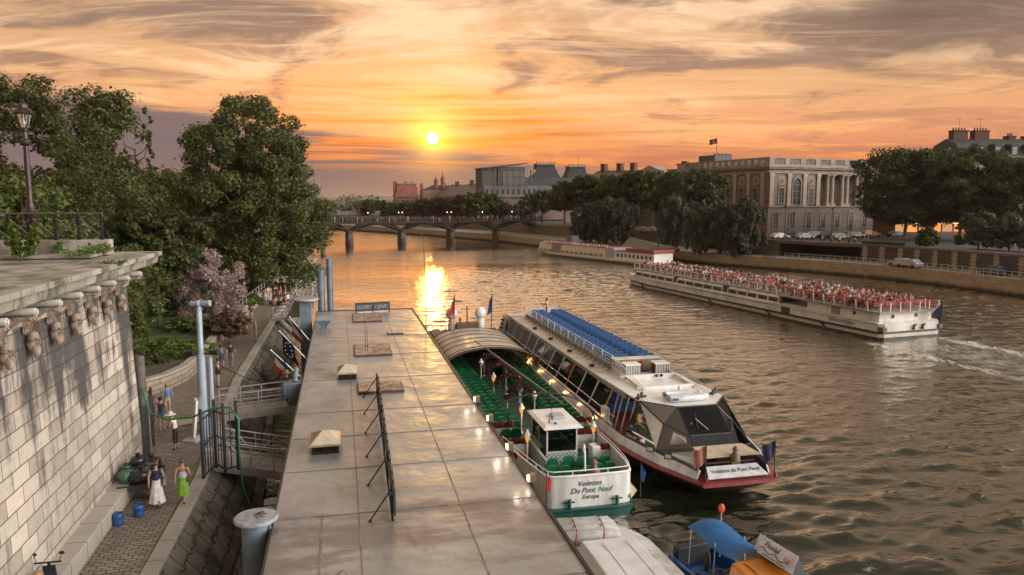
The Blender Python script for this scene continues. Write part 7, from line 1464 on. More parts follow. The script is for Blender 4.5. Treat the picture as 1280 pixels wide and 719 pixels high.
mb = MB(); mb.b2(-2.7, 2.7, .4, 13.1, 2.6, 2.7); mb.b2(-2.7, 2.7, .4, .5, 2.7, 3.4); mb.b2(-2.72, -2.66, .5, 9, 2.7, 3.4); mb.b2(-2.3, 2.3, 16, 40, 3.0, 3.1); mb.build('upper_deck', mat('cruiser_red', (.34, .06, .06), .6), fbt)
mb = MB()
for i in range(26): mb.bar((-2.1, 16 + i, 3.1), (-2.1, 16 + i, 3.6), .12)
mb.bar((-2.1, 16, 3.6), (-2.1, 42, 3.6), .08); mb.build('roof_rail', WHITE, fbt)
mb = MB(); mb.tube((-.5, 1.5, 2.7), (-.5, 1.5, 5.6), .16, n=8); mb.build('funnel', BLACK, fbt); mb = MB(); mb.b2(-1, 1, 31, 33.2, 3.0, 5.0); mb.build('wheelhouse', mat('wheelhouse_glass', (.25, .25, .26), .15, metal=.4), fbt)
# ---- white launch at the pontoon foot
wl = rthing('white_launch', 'white cabin boat moored under the roof edge at the bottom of the view', 'boat', 8.75, 25.4, 0)
hb5 = lambda y: lerp_tab([(0, .9), (-.5, 1.45), (-1.6, 1.85), (-4, 1.95), (-9, 1.9)], y) if False else lerp_tab([(-9, 1.9), (-4, 1.95), (-1.6, 1.85), (-.5, 1.45), (0, .9)], y)
ys5 = [-9, -6, -4, -2.6, -1.6, -.9, -.4, 0]
mb = MB(); mb.loft(hull_rings(ys5, hb5, [(.7, -.5), (.96, .1), (1.0, .85), (.97, .92)])); mb.build('hull', EW, wl, smooth=True)
mb = MB(); mb.loft([[(-1.15, y, .92), (-.95, y, 1.42 - .05 * k), (.95, y, 1.42 - .05 * k), (1.3, y, .92)] for k, y in ((0, -9), (0, -3.2), (1, -2.1))] + [[(-.9, -1.75, .92), (-.75, -1.85, 1.2), (.75, -1.85, 1.2), (1.0, -1.75, .92)]]); mb.build('cabin_top', mat('launch_white', (.70, .71, .72), .4, var=.08, scale=1.2, coat=.2), wl, bevel=.05)
for x in (-.3, .55): mb = MB(); mb.b2(x - .015, x + .015, -9, -2.4, 1.42, 1.435); mb.build('roof_rib', CREAM, wl)
mb = MB(); mb.box(.65, -.75, .95, .1, .1, .06); mb.build('deck_fitting', BLACK, wl)
mb = MB(); mb.path([(-1.5, -1.9, .95), (-1.2, -1.7, .97), (-.95, -2.2, .96), (-1.2, -2.8, .95), (-1.0, -3.5, .95)], .035, 6); mb.build('mooring_line', BLACK, wl)
tbn = rthing('inflatable_bundle', 'bundle of rolled grey white inflatable tubes tied with red straps on the launch deck', 'bundle', 8.35, 24.35, .93, R(-6))
for i, (y, z) in enumerate(((-.42, .26), (-.02, .34), (.36, .33), (.72, .27))): mb = MB(); mb.path([(-1.15, y + .05, z - .04), (-1.0, y, z), (.95, y, z), (1.15, y - .05, z - .05)], [.16, .25 if i == 0 else .22, .24 if i == 0 else .21, .10], 12); mb.build('tube', mat('tube_grey', (.46, .46, .46), .55, var=.12, bump=.3), tbn, smooth=True, angle=60)
mb = MB(); mb.b2(-1.0, 1.0, -.45, .8, .02, .22); mb.build('base_roll', MATS['tube_grey'], tbn)
for x in (-.45, .55): mb = MB(); mb.path([(x - .1, -.69, .15), (x - .05, -.62, .42), (x, -.36, .53), (x, 0, .585), (x + .02, .4, .56), (x + .03, .8, .5), (x + .05, .97, .25)], .022, 5); mb.build('strap', mat('strap_red', (.40, .03, .02), .6), tbn)
# ---- small boat with blue canopy
A_, B_, C_, D_ = (Vector((*G(px, py, 2.0), 2.0)) for px, py in ((864.6, 661), (902, 651), (944, 678), (923, 699)))
ax = (D_ - A_); ang_ = math.atan2(ax.y, ax.x); o_ = (A_ + B_ + C_ + D_) / 4
sb_ = thing('electric_boat', 'small blue boat with blue canvas canopy and orange cabin top at the bottom right', 'boat', (o_.x, o_.y, 0), ang_)
Lc, Wc = ax.length, (B_ - A_).length
Lc = max(2.2, Lc); Wc = max(1.35, Wc); hc, wc = Lc / 2, Wc / 2
mb = MB(); rr = []
for i in range(9):
    x = -hc + Lc * i / 8; sagx = .07 * math.sin(i / 8 * 2 * math.pi * 1.0 + .6); rr.append([(x, -wc + Wc * j / 6, 1.95 + .16 * math.sin(math.pi * j / 6) + sagx - .10 * i / 8) for j in range(7)] + [(x, -wc + Wc * j / 6, 1.93 + .16 * math.sin(math.pi * j / 6) + sagx - .10 * i / 8) for j in reversed(range(7))])
mb.loft(rr); mb.build('canopy', CANVASB, sb_, smooth=True, angle=60)
hb6 = lambda x: lerp_tab([(-hc - .8, .85), (-hc, 1.0), (0, 1.05), (hc + 1.0, 1.0), (hc + 2.2, .6), (hc + 2.9, .05)], x)
xs = [-hc - .8, -hc, -.4, .6, hc, hc + 1, hc + 1.8, hc + 2.4, hc + 2.85]; BH = mat('boat_blue', (.012, .09, .30), .3, coat=.4)
mb = MB(); mb.loft([[(x, -f * hb6(x), z) for f, z in ((1, .72), (1.0, .5), (.8, -.2))] + [(x, f * hb6(x), z) for f, z in ((.8, -.2), (1, .5), (1.0, .72))] + [(x, f * hb6(x), z) for f, z in ((.88, .72), (.86, .25))] + [(x, -f * hb6(x), z) for f, z in ((.86, .25), (.88, .72))] for x in xs]); mb.build('hull', BH, sb_, smooth=True)
for px_ in (-hc + .1, .2):
    for y in (-wc + .08, wc - .08): mb = MB(); mb.tube((px_, y * 1.1, .7), (px_, y, 2.0), .022, n=6); mb.build('canopy_pole', STEEL, sb_)
mb = MB(); mb.loft([[(hc - .15, -.95, .72), (hc - .15, .95, .72), (hc + .05, .8, 1.86), (hc + .05, -.8, 1.86)], [(hc + .7, -.98, .72), (hc + .7, .98, .72), (hc + .65, .82, 1.80), (hc + .65, -.82, 1.80)], [(hc + 1.9, -.72, .72), (hc + 1.9, .72, .72), (hc + 1.5, .62, 1.62), (hc + 1.5, -.62, 1.62)]]); q = mb.build('cabin_top', ORANGE, sb_, bevel=.09)
mb = MB(); mb.tube((hc + .3, -.45, 1.87), (hc + 1.0, -.45, 1.80), .03, n=8); mb.build('hand_grip', mat('grip_pale', (.66, .36, .14), .3), q)
for y in (-.3, .15, .5): mb = MB(); mb.loft([mb.ring(Vector((-.5 + .5 * y, y, .48)) + Vector((.28 * math.cos(a), .28 * math.sin(a), .02 * math.sin(3 * a))), Vector((math.cos(a), math.sin(a), 0)), Vector((0, 0, 1)), .06, 6) for a in [2 * math.pi * k / 14 for k in range(15)]], caps=False); mb.build('rope_coil', mat('rope_dark', (.04, .035, .03), .9, bump=.5), sb_)
mb = MB(); mb.b2(-hc - .75, -hc - .45, -.7, .7, .3, 1.0); mb.build('motor_box', BLACK, sb_, bevel=.03); mb = MB(); mb.lathe([(.05, .7), (.12, 1.0), (.1, 1.35), (.04, 1.4)], 8, (-.4, -wc + .25, 0)); mb.build('steering_post', BLACK, sb_)
bo = thing('marker_float', 'small orange float on a thin pole at the canopy corner', 'float', (0, 0, 0)); p_ = sb_.matrix_basis @ Vector((-hc + .2, wc - .1, 2.0)); bo.location = p_
mb = MB(); mb.tube((0, 0, 0), (0, 0, .35), .02, n=6); mb.build('pole', STEEL, bo); mb = MB(); mb.ell((0, 0, .50), .12, .06, .18, 12, 8); mb.build('float', mat('float_orange', (.62, .10, .03), .5), bo, smooth=True)
# roof board with writing
bd = thing('boat_sign', 'white slanted advertising board with blue and orange writing on the orange cabin top', 'sign', (0, 0, 0))
s0_, s1_ = Vector((*G(942.7, 688, 1.95), 1.95)), Vector((*G(990.5, 718.6, 1.95), 1.95)); dS = s1_ - s0_; bd.location = (s0_ + s1_) / 2; bd.rotation_euler = (0, 0, math.atan2(dS.y, dS.x)); wS = dS.length / 2
mb = MB(); mb.loft([[(-wS, .05, -.08), (wS, .05, -.08), (wS, -.02, .0), (-wS, -.02, .0)], [(-wS, .5, -.08), (wS, .5, -.08), (wS, .22, .52), (-wS, .22, .52)]]); mb.build('case', mat('case_dark', (.06, .065, .08), .5), bd)
mb = MB(); th = math.atan2(.52, .24); mb.slab([(-wS, -.03, .012), (wS, -.03, .012), (wS, .21, .532), (-wS, .21, .532)], .01); fc = mb.build('face', mat('face_white', (.68, .71, .75), .35), bd)
def sgn(body, size, x, h, m_, shear=0.0, sx=1.0): return text('lettering', body, size, m_, fc, (x, -.03 + .24 * h - .012 * .9, .012 + .52 * h + .012 * .42), (th, 0, 0), .003, shear, sx=sx)
NAV = mat('sign_navy', (.02, .035, .09), .4); SORG = mat('sign_orange', (.60, .16, .03), .4); SGR = mat('sign_grey', (.10, .14, .24), .5)
sgn('Fluvial', .27, -.22 * wS, .66, NAV, .25, .95); sgn('ELEC', .15, .62 * wS, .50, SORG, .1, .95); sgn('location de bateaux electriques', .075, 0, .12, SGR)
mb = MB(); pw = [(-.75 * wS + 1.45 * wS * k / 20, .36 + .08 * math.sin(k * .75) - .004 * k) for k in range(21)]; mb.path([(x, -.03 + .24 * h - .02, .012 + .52 * h + .01) for x, h in pw], .012, 5); mb.build('wave_line', NAV, fc)
# ---------------------------------------------------------------- people
SKIN = mat('skin', (.36, .20, .135), .55, var=.05, spec=.3); HAIRD = mat('dark_hair', (.022, .014, .010), .6); HAIRB = mat('brown_hair', (.07, .04, .022), .6); HAIRG = mat('fair_hair', (.26, .17, .08), .6)
def cloth(name, c): return mat('cloth_' + name, c, .85, var=.12, scale=5)
CL = dict(white=cloth('white', (.62, .60, .57)), black=cloth('black', (.02, .02, .022)), navy=cloth('navy', (.02, .025, .06)), red=cloth('red', (.42, .03, .035)), grey=cloth('grey', (.18, .175, .17)), denim=cloth('denim', (.06, .09, .16)), blue=cloth('blue', (.10, .20, .40)), green=cloth('green', (.20, .36, .04)), pink=cloth('pink', (.50, .26, .24)), beige=cloth('beige', (.40, .33, .24)), brown=cloth('brown', (.10, .06, .04)), yellow=cloth('yellow', (.52, .38, .08)), purple=cloth('purple', (.20, .04, .12)), pale=cloth('pale_blue', (.36, .44, .54)))
SHOE = mat('shoes', (.03, .025, .022), .6)
def body_mesh(pose, top, bottom, sleeve='short', leg='long', sub=2, fingers=True, female=False, bare_back=False):
    """one continuous skin-grown figure, 1.70 m, facing +y; slots: skin, top, bottom, shoes"""
    p = dict(pel=(0, 0, .95), che=(0, 0, 1.27), nck=(0, -.005, 1.45), hb=(0, .01, 1.53), hd=(0, .02, 1.62),
             shL=(-.17, 0, 1.39), elL=(-.23, -.03, 1.12), wrL=(-.24, .04, .88), haL=(-.24, .07, .80), shR=(.17, 0, 1.39), elR=(.23, -.03, 1.12), wrR=(.24, .04, .88), haR=(.24, .07, .80),
             hiL=(-.085, 0, .90), knL=(-.095, .02, .49), anL=(-.10, -.02, .09), toL=(-.11, .12, .035), hiR=(.085, 0, .90), knR=(.095, .02, .49), anR=(.10, -.02, .09), toR=(.11, .12, .035))
    p.update(pose); rad = dict(pel=(.145, .11), che=(.15, .105), nck=(.055, .055), hb=(.072, .08), hd=(.082, .095), sh=(.068, .068), el=(.043, .043), wr=(.028, .032), ha=(.036, .026), hi=(.088, .092), kn=(.057, .060), an=(.037, .042), to=(.040, .03))
    E_ = [('pel', 'che'), ('che', 'nck'), ('nck', 'hb'), ('hb', 'hd')] + [(a + s, b + s) for s in 'LR' for a, b in (('sh', 'el'), ('el', 'wr'), ('wr', 'ha'), ('hi', 'kn'), ('kn', 'an'), ('an', 'to'))] + [('che', 'shL'), ('che', 'shR'), ('pel', 'hiL'), ('pel', 'hiR')]
    ks = list(p); me = bpy.data.meshes.new('skel'); me.from_pydata([p[k] for k in ks], [(ks.index(a), ks.index(b)) for a, b in E_], []); o = bpy.data.objects.new('skel', me); COL.objects.link(o)
    m_ = o.modifiers.new('skin', 'SKIN'); m_.use_smooth_shade = True; m_.branch_smoothing = .4
    sv = me.skin_vertices[0].data
    for i, k in enumerate(ks):
        r = rad.get(k) or rad[k[:2]]; f = .92 if female and k in ('che', 'shL', 'shR', 'elL', 'elR') else 1.0; sv[i].radius = (r[0] * f, r[1] * f); sv[i].use_root = (k == 'pel')
    if sub: s_ = o.modifiers.new('sub', 'SUBSURF'); s_.levels = sub - 1; s_.render_levels = sub - 1
    dg = bpy.context.evaluated_depsgraph_get(); out = bpy.data.meshes.new_from_object(o.evaluated_get(dg)); bpy.data.objects.remove(o)
    # nose, ears, fingers grown onto the same mesh
    ex = MB()
    if fingers:
        hb_, hd_ = Vector(p['hb']), Vector(p['hd']); d_ = (hd_ - hb_).normalized(); fw_ = Vector((0, 1, 0)); fw_ = (fw_ - d_ * fw_.dot(d_)).normalized(); rt = fw_.cross(d_)
        c_ = hb_.lerp(hd_, .55); ex.ell(c_ + fw_ * .085, .014, .022, .022, 6, 4)
        for sg in (-1, 1): ex.ell(c_ + rt * sg * .078 - fw_ * .005, .012, .022, .03, 6, 4); ex.ell(c_ + rt * sg * .032 + fw_ * .072 + d_ * .02, .013, .010, .010, 6, 4)
        for s in 'LR':
            w, h = Vector(p['wr' + s]), Vector(p['ha' + s]); dd = (h - w).normalized(); side = Vector((0, 1, 0)); side = (side - dd * side.dot(dd)).normalized(); nn_ = dd.cross(side)
            for i, ln in enumerate((.062, .072, .068, .052)): b = h + side * (.028 - .018 * i); ex.path([b, b + dd * ln * .6 + nn_ * .004, b + dd * ln + nn_ * .018], [.009, .008, .006], 5)
            ex.path([w + dd * .03 + side * .022, w + dd * .06 + side * .05, w + dd * .09 + side * .055], [.011, .010, .007], 5)
    bm = bmesh.new(); bm.from_mesh(out)
    if ex.v:
        vs = [bm.verts.new(v) for v in ex.v]
        for f in ex.f:
            try: bm.faces.new([vs[i] for i in f])
            except ValueError: pass
    segs = [(Vector(p[a]), Vector(p[b]), a, b) for a, b in E_]
    for f in bm.faces:
        c = f.calc_center_median(); best = None
        for a, b, na, nb in segs:
            d = b - a; u = max(0, min(1, (c - a).dot(d) / d.length_squared)); q = (a + d * u - c).length
            if best is None or q < best[0]: best = (q, na[:2] + nb[:2], u)
        k, u = best[1], best[2]; mi = 0
        if k in ('pech',): mi = 1 if u > .18 else 2
        elif k == 'chsh': mi = 1 if not bare_back else 0
        elif k == 'chnc': mi = 1 if u < .72 and not bare_back else (1 if u < .12 else 0)
        elif k == 'shel': mi = 1 if sleeve == 'long' or (sleeve == 'short' and u < .62) else 0
        elif k == 'elwr': mi = 1 if sleeve == 'long' and u < .9 else 0
        elif k == 'pehi': mi = 2
        elif k == 'hikn': mi = 2 if leg != 'bare' and (leg != 'shorts' or u < .75) else (2 if u < .25 else 0)
        elif k == 'knan': mi = 2 if leg == 'long' or (leg == 'crop' and u < .5) else 0
        elif k == 'anto': mi = 3
        f.material_index = mi; f.smooth = True
    bm.to_mesh(out); bm.free(); out.name = 'person'
    for m in (SKIN, top, bottom, SHOE): out.materials.append(m)
    return out, p
def hair_obj(parent, p, m, long=0.0, bun=False):
    hb_, hd_ = Vector(p['hb']), Vector(p['hd']); c = hb_.lerp(hd_, .78); mb = MB(); M = Matrix.Identity(3)
    mb.ell(c + Vector((0, -.018, .022)), .098, .108, .098, 12, 8)
    if long: mb.loft([mb.ring(c + Vector((0, -.06 - .01 * k, -.02 - long * k / 3)), Vector((1, 0, 0)), Vector((0, 1, 0)), .085 - .012 * k, 8, .05 - .006 * k) for k in range(4)])
    if bun: mb.ell(c + Vector((0, -.12, .05)), .045, .045, .045, 8, 6)
    return mb.build('hair', m, parent, smooth=True, angle=80)
WALK = dict(hiL=(-.085, .01, .90), knL=(-.09, .16, .52), anL=(-.09, .12, .11), toL=(-.09, .26, .05), knR=(.09, -.06, .50), anR=(.10, -.30, .16), toR=(.10, -.20, .04), elL=(-.24, -.08, 1.14), wrL=(-.24, -.12, .90), haL=(-.24, -.12, .82), elR=(.24, .02, 1.13), wrR=(.22, .14, .93), haR=(.21, .19, .87))
SIT = dict(pel=(0, -.02, .52), che=(0, -.05, .84), nck=(0, -.04, 1.02), hb=(0, -.02, 1.10), hd=(0, 0, 1.19), shL=(-.17, -.05, .96), shR=(.17, -.05, .96), elL=(-.24, .0, .72), wrL=(-.16, .20, .60), haL=(-.13, .28, .60), elR=(.24, .0, .72), wrR=(.16, .20, .60), haR=(.13, .28, .60), hiL=(-.09, .02, .48), knL=(-.11, .42, .50), anL=(-.11, .40, .10), toL=(-.11, .53, .04), hiR=(.09, .02, .48), knR=(.11, .42, .50), anR=(.11, .40, .10), toR=(.11, .53, .04))
def sit_ground(lean=0.0, kneeup=True):
    d = {k: (v[0], v[1], max(.1, v[2] - .40)) for k, v in SIT.items()}
    d.update(knL=(-.14, .34, .42 if kneeup else .12), anL=(-.12, .52, .08), toL=(-.12, .64, .05), knR=(.16, .36, .38 if kneeup else .12), anR=(.13, .56, .08), toR=(.13, .68, .05), wrL=(-.12, .32, .34), haL=(-.1, .38, .33)); return d
def person(label, t, s, z, face, top, bottom, pose=None, hair=HAIRD, sleeve='short', leg='long', h=1.0, female=False, long=0.0, bun=False, group=None, world=False, sub=2, fingers=True, bare_back=False, cache=None, smile=None):
    me, p = body_mesh(pose or {}, CL[top], CL[bottom], sleeve, leg, sub, fingers, female, bare_back)
    o = bpy.data.objects.new('person', me); COL.objects.link(o); tag(o, label, 'person', group)
    if world: place(o, t, s, z, face)
    else: rplace(o, t, s, z, face)
    o.scale = (h, h, h); hair_obj(o, p, hair, long, bun); return o, p
def skirt(o, m, z0, z1, r0, r1, y=0.0, dy=0.0):
    mb = MB(); rings = []
    for k in range(9):
        u = k / 8; rings.append([Vector(((r0 + (r1 - r0) * u) * (1 + (.10 * u) * math.sin(9 * a + u)) * math.cos(a), y + dy * u + .82 * (r0 + (r1 - r0) * u) * (1 + .10 * u * math.cos(7 * a)) * math.sin(a), z0 + (z1 - z0) * u)) for a in [2 * math.pi * i / 36 for i in range(36)]])
    mb.loft(rings, caps=False); return mb.build('skirt', m, o, smooth=True, angle=80)
def shoulder_bag(o, x, z, m, strap=True, sz=(.10, .30, .26)):
    mb = MB(); mb.loft([[(x - sz[0] / 2, -sz[1] / 2, z - sz[2] / 2), (x + sz[0] / 2, -sz[1] / 2, z - sz[2] / 2), (x + sz[0] / 2, sz[1] / 2, z - sz[2] / 2), (x - sz[0] / 2, sz[1] / 2, z - sz[2] / 2)], [(x - .03, -sz[1] * .36, z + sz[2] / 2), (x + .03, -sz[1] * .36, z + sz[2] / 2), (x + .03, sz[1] * .36, z + sz[2] / 2), (x - .03, sz[1] * .36, z + sz[2] / 2)]])
    if strap: mb.path([(x, -.1, z + sz[2] / 2), (x * .72, -.09, 1.44), (x * .70, .06, 1.44), (x, .1, z + sz[2] / 2)], .012, 5)
    return mb.build('shoulder_bag', m, o, smooth=True)
def backpack(o, m): mb = MB(); mb.ell((0, -.19, 1.20), .15, .10, .23, 10, 7); mb.bar((-.11, -.1, 1.36), (-.11, .06, 1.38), .04, .02); mb.bar((.11, -.1, 1.36), (.11, .06, 1.38), .04, .02); return mb.build('backpack', m, o, smooth=True)
def hat(o, p, m, r=.2):
    c = Vector(p['hd']); mb = MB(); mb.lathe([(r, .02), (r * 1.02, .035), (.105, .05), (.10, .13), (.07, .16), (.01, .165)], 16, c + Vector((0, -.005, -.01))); return mb.build('hat', m, o, smooth=True)
# foreground women walking away
o, p = person('woman in long white skirt and navy top with a grey shoulder bag, walking away', -6.6, 27.6, 2.2, 0.05, 'navy', 'white', WALK, HAIRB, 'none', 'bare', .985, True, bun=True)
skirt(o, CL['white'], 1.02, .20, .135, .27, 0, -.06); shoulder_bag(o, .27, .95, CL['grey'])
o, p = person('woman in lime green skirt and white strapless top with a brown bag, walking away', -5.75, 27.7, 2.2, -.12, 'white', 'green', WALK, mat('auburn_hair', (.09, .03, .018), .6), 'none', 'bare', .975, True, bare_back=True)
skirt(o, CL['green'], 1.04, .36, .135, .235, 0, -.03); shoulder_bag(o, .25, .98, CL['brown'], sz=(.09, .24, .2)); mb = MB(); mb.lathe([(.148, 1.02), (.155, 1.12), (.152, 1.24)], 14, sy=.74, caps=False); mb.build('patterned_top', mat('print_top', (.55, .54, .56), .8, col2=(.08, .10, .22), scale=14), o, smooth=True)
bend = dict(che=(0, .06, 1.26), nck=(0, .13, 1.42), hb=(0, .17, 1.49), hd=(0, .21, 1.57), shL=(-.17, .08, 1.37), shR=(.17, .08, 1.37), elL=(-.21, .14, 1.11), wrL=(-.10, .30, 1.05), haL=(-.06, .36, 1.07), elR=(.21, .14, 1.11), wrR=(.12, .30, 1.05), haR=(.07, .36, 1.07))
o, p = person('woman in white sun hat and white vest with black cropped trousers looking down', -7.25, 34.0, 2.2, 1.2, 'white', 'black', bend, HAIRG, 'none', 'crop', 1.0, True); hat(o, p, CL['white'], .23)
o, p = person('woman in dark top and denim shorts facing the park wall', -8.45, 36.9, 2.2, 0.2, 'navy', 'denim', {}, HAIRD, 'none', 'bare', 1.0, True, bun=True)
o, p = person('man in blue shirt with fair hair by the curved garden wall', -8.75, 39.6, 2.2, .5, 'blue', 'beige', {}, HAIRG)
o, p = person('person with reddish hair partly hidden behind the dark post', -9.25, 38.4, 2.2, .3, 'brown', 'black', {}, mat('red_hair', (.18, .06, .025), .6), female=True, long=.2)
o, p = person('person in pale blue shirt half hidden beside the open gate leaf', -8.75, 35.6, 2.2, .3, 'pale', 'denim', {}, HAIRG)
hip = dict(elL=(-.32, -.08, 1.16), wrL=(-.18, .06, 1.02), haL=(-.14, .08, .98))
o, p = person('man in white shirt with a black bag at his hip beside the mast', -7.2, 45.4, 2.2, 1.6, 'white', 'beige', hip, HAIRD); shoulder_bag(o, -.2, 1.0, CL['black'], sz=(.12, .34, .36))
o, p = person('woman in short denim skirt with a dark backpack, left of a walking couple', -7.75, 50.5, 2.2, .1, 'grey', 'denim', WALK, HAIRB, 'none', 'bare', .97, True, long=.15); backpack(o, CL['grey']); skirt(o, CL['denim'], .98, .62, .13, .18)
o, p = person('man in dark shirt and grey trousers, right of the walking couple', -7.15, 50.3, 2.2, 0, 'black', 'grey', WALK, HAIRD, h=1.04)
o, p = person('person in red shirt and dark red shorts walking toward the chestnut', -8.35, 64.3, 2.2, .05, 'red', 'purple', WALK, HAIRD, leg='shorts')
o, p = person('person in grey with a big dark rucksack beside the red shirt', -7.85, 64.1, 2.2, 0, 'grey', 'grey', WALK, HAIRD, leg='shorts', h=1.04); backpack(o, CL['black'])
o, p = person('person in beige and dark top walking near the garden wall beyond the red shirt', -7.95, 69.0, 2.2, 3.0, 'brown', 'beige', WALK, HAIRD)
o, p = person('person in pale pink standing at the kerb by the bank steps', -6.65, 59.9, 2.2, -1.2, 'pink', 'pink', {}, HAIRG, female=True)
o, p = person('person in black with a wide brown hat crossing the upper walkway', -2.9, 38.9, 2.68, -1.4, 'black', 'black', {}, HAIRD); hat(o, p, mat('straw_brown', (.24, .14, .07), .8), .22)
o, p = person('man in white shirt holding a pole on the stern of the glazed boat', 16.75, 27.7 + 32.2, 3.22, 1.3, 'white', 'brown', dict(elR=(.25, .08, 1.14), wrR=(.26, .30, 1.10), haR=(.26, .37, 1.11)), HAIRD)
mb = MB(); mb.tube((.27, .15, .7), (.27, .62, 1.5), .02, n=6); mb.build('pole', BLACK, o)
# the groups resting on the far quay
rng = random.Random(21); tops = list(CL)
stand = [(-7.9, 84.5), (-7.55, 83.6), (-7.2, 84.6), (-6.9, 83.4), (-6.6, 84.6), (-8.1, 83.4), (-6.2, 85.2)]
tn = ['white', 'pink', 'white', 'black', 'red', 'pink', 'grey']
for i, (t, s) in enumerate(stand): person('person in %s top standing on the far quay, %s' % (tn[i], ('by the garden wall', 'arms at the sides', 'near the middle', 'nearest the sitters', 'toward the river', 'leaning by the wall', 'at the river end')[i]), t, s, 2.2, rng.uniform(0, 6), tn[i], rng.choice(['black', 'denim', 'grey', 'white']), {}, rng.choice([HAIRD, HAIRB]), h=rng.uniform(.93, 1.04), sub=1, fingers=False, group='people standing on the far quay')
sg_cache = {}
def sitter(label, t, s, face, top, bot, lean, grp):
    k = lean
    if k not in sg_cache: sg_cache[k] = body_mesh(sit_ground(0, lean), CL['white'], CL['black'], 'short', 'long', 1, False)
    me, p = sg_cache[k]; o = bpy.data.objects.new('person', me); COL.objects.link(o); tag(o, label, 'person', grp); rplace(o, t, s, 2.21, face)
    for i, m in ((1, CL[top]), (2, CL[bot])): o.material_slots[i].link = 'OBJECT'; o.material_slots[i].material = m
    hair_obj(o, p, rng.choice([HAIRD, HAIRB, HAIRG]))
sit = [(-6.9, 81.6, 'white'), (-6.4, 82.2, 'beige'), (-6.55, 80.6, 'brown'), (-6.0, 81.2, 'navy'), (-6.3, 79.8, 'black'), (-6.05, 83.2, 'pink'), (-5.95, 82.2, 'red'), (-5.9, 84.4, 'white'), (-5.85, 80.2, 'grey'), (-6.9, 80.4, 'pink')]
for i, (t, s, c) in enumerate(sit): sitter('person in %s top sitting on the cobbles at the quay edge, %s' % (c, ['left of the sitters', 'second row', 'front of the sitters', 'leaning back', 'nearest the camera', 'far end', 'against the kerb', 'last by the kerb', 'on the kerb', 'turned to the wall'][i]), t, s, rng.uniform(-2, 2), c, rng.choice(['black', 'denim', 'beige']), i % 2 == 0, 'people sitting on the far quay')
for i in range(14): t, s = -6.1 + rng.uniform(-.5, .55), 97 + i * 1.25; c = rng.choice(tops); sitter('person in %s top among the farthest people sitting along the quay edge' % c, t, s, rng.uniform(-2, 2), c, rng.choice(['black', 'denim', 'white']), i % 3 != 0, 'farthest people sitting on the quay')
for i, (t, s) in enumerate(((-7.3, 93), (-7.25, 94.2), (-7.3, 118), (-6.7, 120), (-6.5, 123))): person('person in %s top %s' % (('red', 'black', 'white', 'grey', 'navy')[i], ('standing by the garden wall', 'standing close to the red top by the wall', 'walking at the far end of the quay', 'walking last but one at the quay end', 'walking last at the quay end')[i]), t, s, 2.2, rng.uniform(0, 6), ('red', 'black', 'white', 'grey', 'navy')[i], 'black', WALK if i > 1 else {}, HAIRD, sub=1, fingers=False)
# passengers of the tour boat
protos = []
for k in range(4):
    ps = dict(SIT)
    if k == 1: ps.update(elR=(.26, .10, .95), wrR=(.16, .26, 1.10), haR=(.13, .28, 1.16))
    if k == 2: ps.update(hd=(.03, .03, 1.18), nck=(.0, -.02, 1.02))
    if k == 3: ps = dict(elR=(.26, .08, 1.14), wrR=(.2, .28, 1.25), haR=(.17, .3, 1.3))
    me, p = body_mesh(ps, CL['white'], CL['black'], 'short', 'long', 1, False); protos.append(me)
    # hair as its own shared mesh
    hh = bpy.data.objects.new('tmp', me); hp_ = Vector(p['hb']).lerp(Vector(p['hd']), .8); bpy.data.objects.remove(hh); mb = MB(); mb.ell(hp_ + Vector((0, -.018, .022)), .10, .11, .10, 8, 6); ho = mb.build('hair', HAIRD, None, smooth=True, angle=80); protos[-1] = (me, ho.data); bpy.data.objects.remove(ho)
wts = ['white'] * 6 + ['pink'] * 3 + ['red'] * 3 + ['black'] * 2 + ['navy'] * 2 + ['pale'] * 2 + ['beige'] * 2 + ['grey', 'yellow', 'purple', 'blue', 'brown']
Mtb = tb.matrix_basis; seats = [(x + dx, 1.3 + i * 1.1) for i in range(38) for x in ((-2.6, -1.1, 1.1, 2.6) if i < 10 else (-1.7, 1.7)) for dx in (-.36, .36)] + [(x + dx, 1.3 + i * 1.1) for i in range(10, 38) for x in (-1.7, 1.7) for dx in (0,)]
rng.shuffle(seats); TINT = [SKIN, mat('skin_fair', (.48, .29, .21), .55, var=.05), mat('skin_tan', (.25, .13, .085), .55, var=.05)]
def passenger(x, y, z, k, label, grp, rz=0.0):
    me, hm = protos[k]; c = rng.choice(wts); o = bpy.data.objects.new('person', me); COL.objects.link(o); q = Mtb @ Vector((x, y, z)); place(o, q.x, q.y, q.z, R(19.3) + rz); tag(o, label % c, 'person', grp); sc_f = rng.uniform(.93, 1.05); o.scale = (sc_f,) * 3
    for i, m in ((0, rng.choice(TINT)), (1, CL[c]), (2, CL[rng.choice(['black', 'denim', 'beige', 'grey', 'white'])])): o.material_slots[i].link = 'OBJECT'; o.material_slots[i].material = m
    h_ = bpy.data.objects.new('hair', hm); COL.objects.link(h_); h_.parent = o; h_.material_slots[0].link = 'OBJECT'; h_.material_slots[0].material = rng.choice([HAIRD, HAIRD, HAIRB, HAIRG, CL['white'], CL['red']])
for x, y in seats[:188]: passenger(x + rng.uniform(-.12, .12), y + rng.uniform(-.18, .18), 2.64, rng.choice((0, 0, 1, 2)), 'passenger in %s top seated on the open deck of the passing tour boat', 'passengers on the tour boat', rng.uniform(-.5, .5))
for x, y in ((-.1, 21.6), (.2, 16.2), (-.2, 11.5), (2.4, 12.9), (0, 30.2), (-.1, 36.6), (1.9, 12.4)): passenger(x, y, 2.62, 3, 'passenger in %s top standing among the seated crowd on the tour boat', 'passengers on the tour boat', rng.uniform(-2, 2))
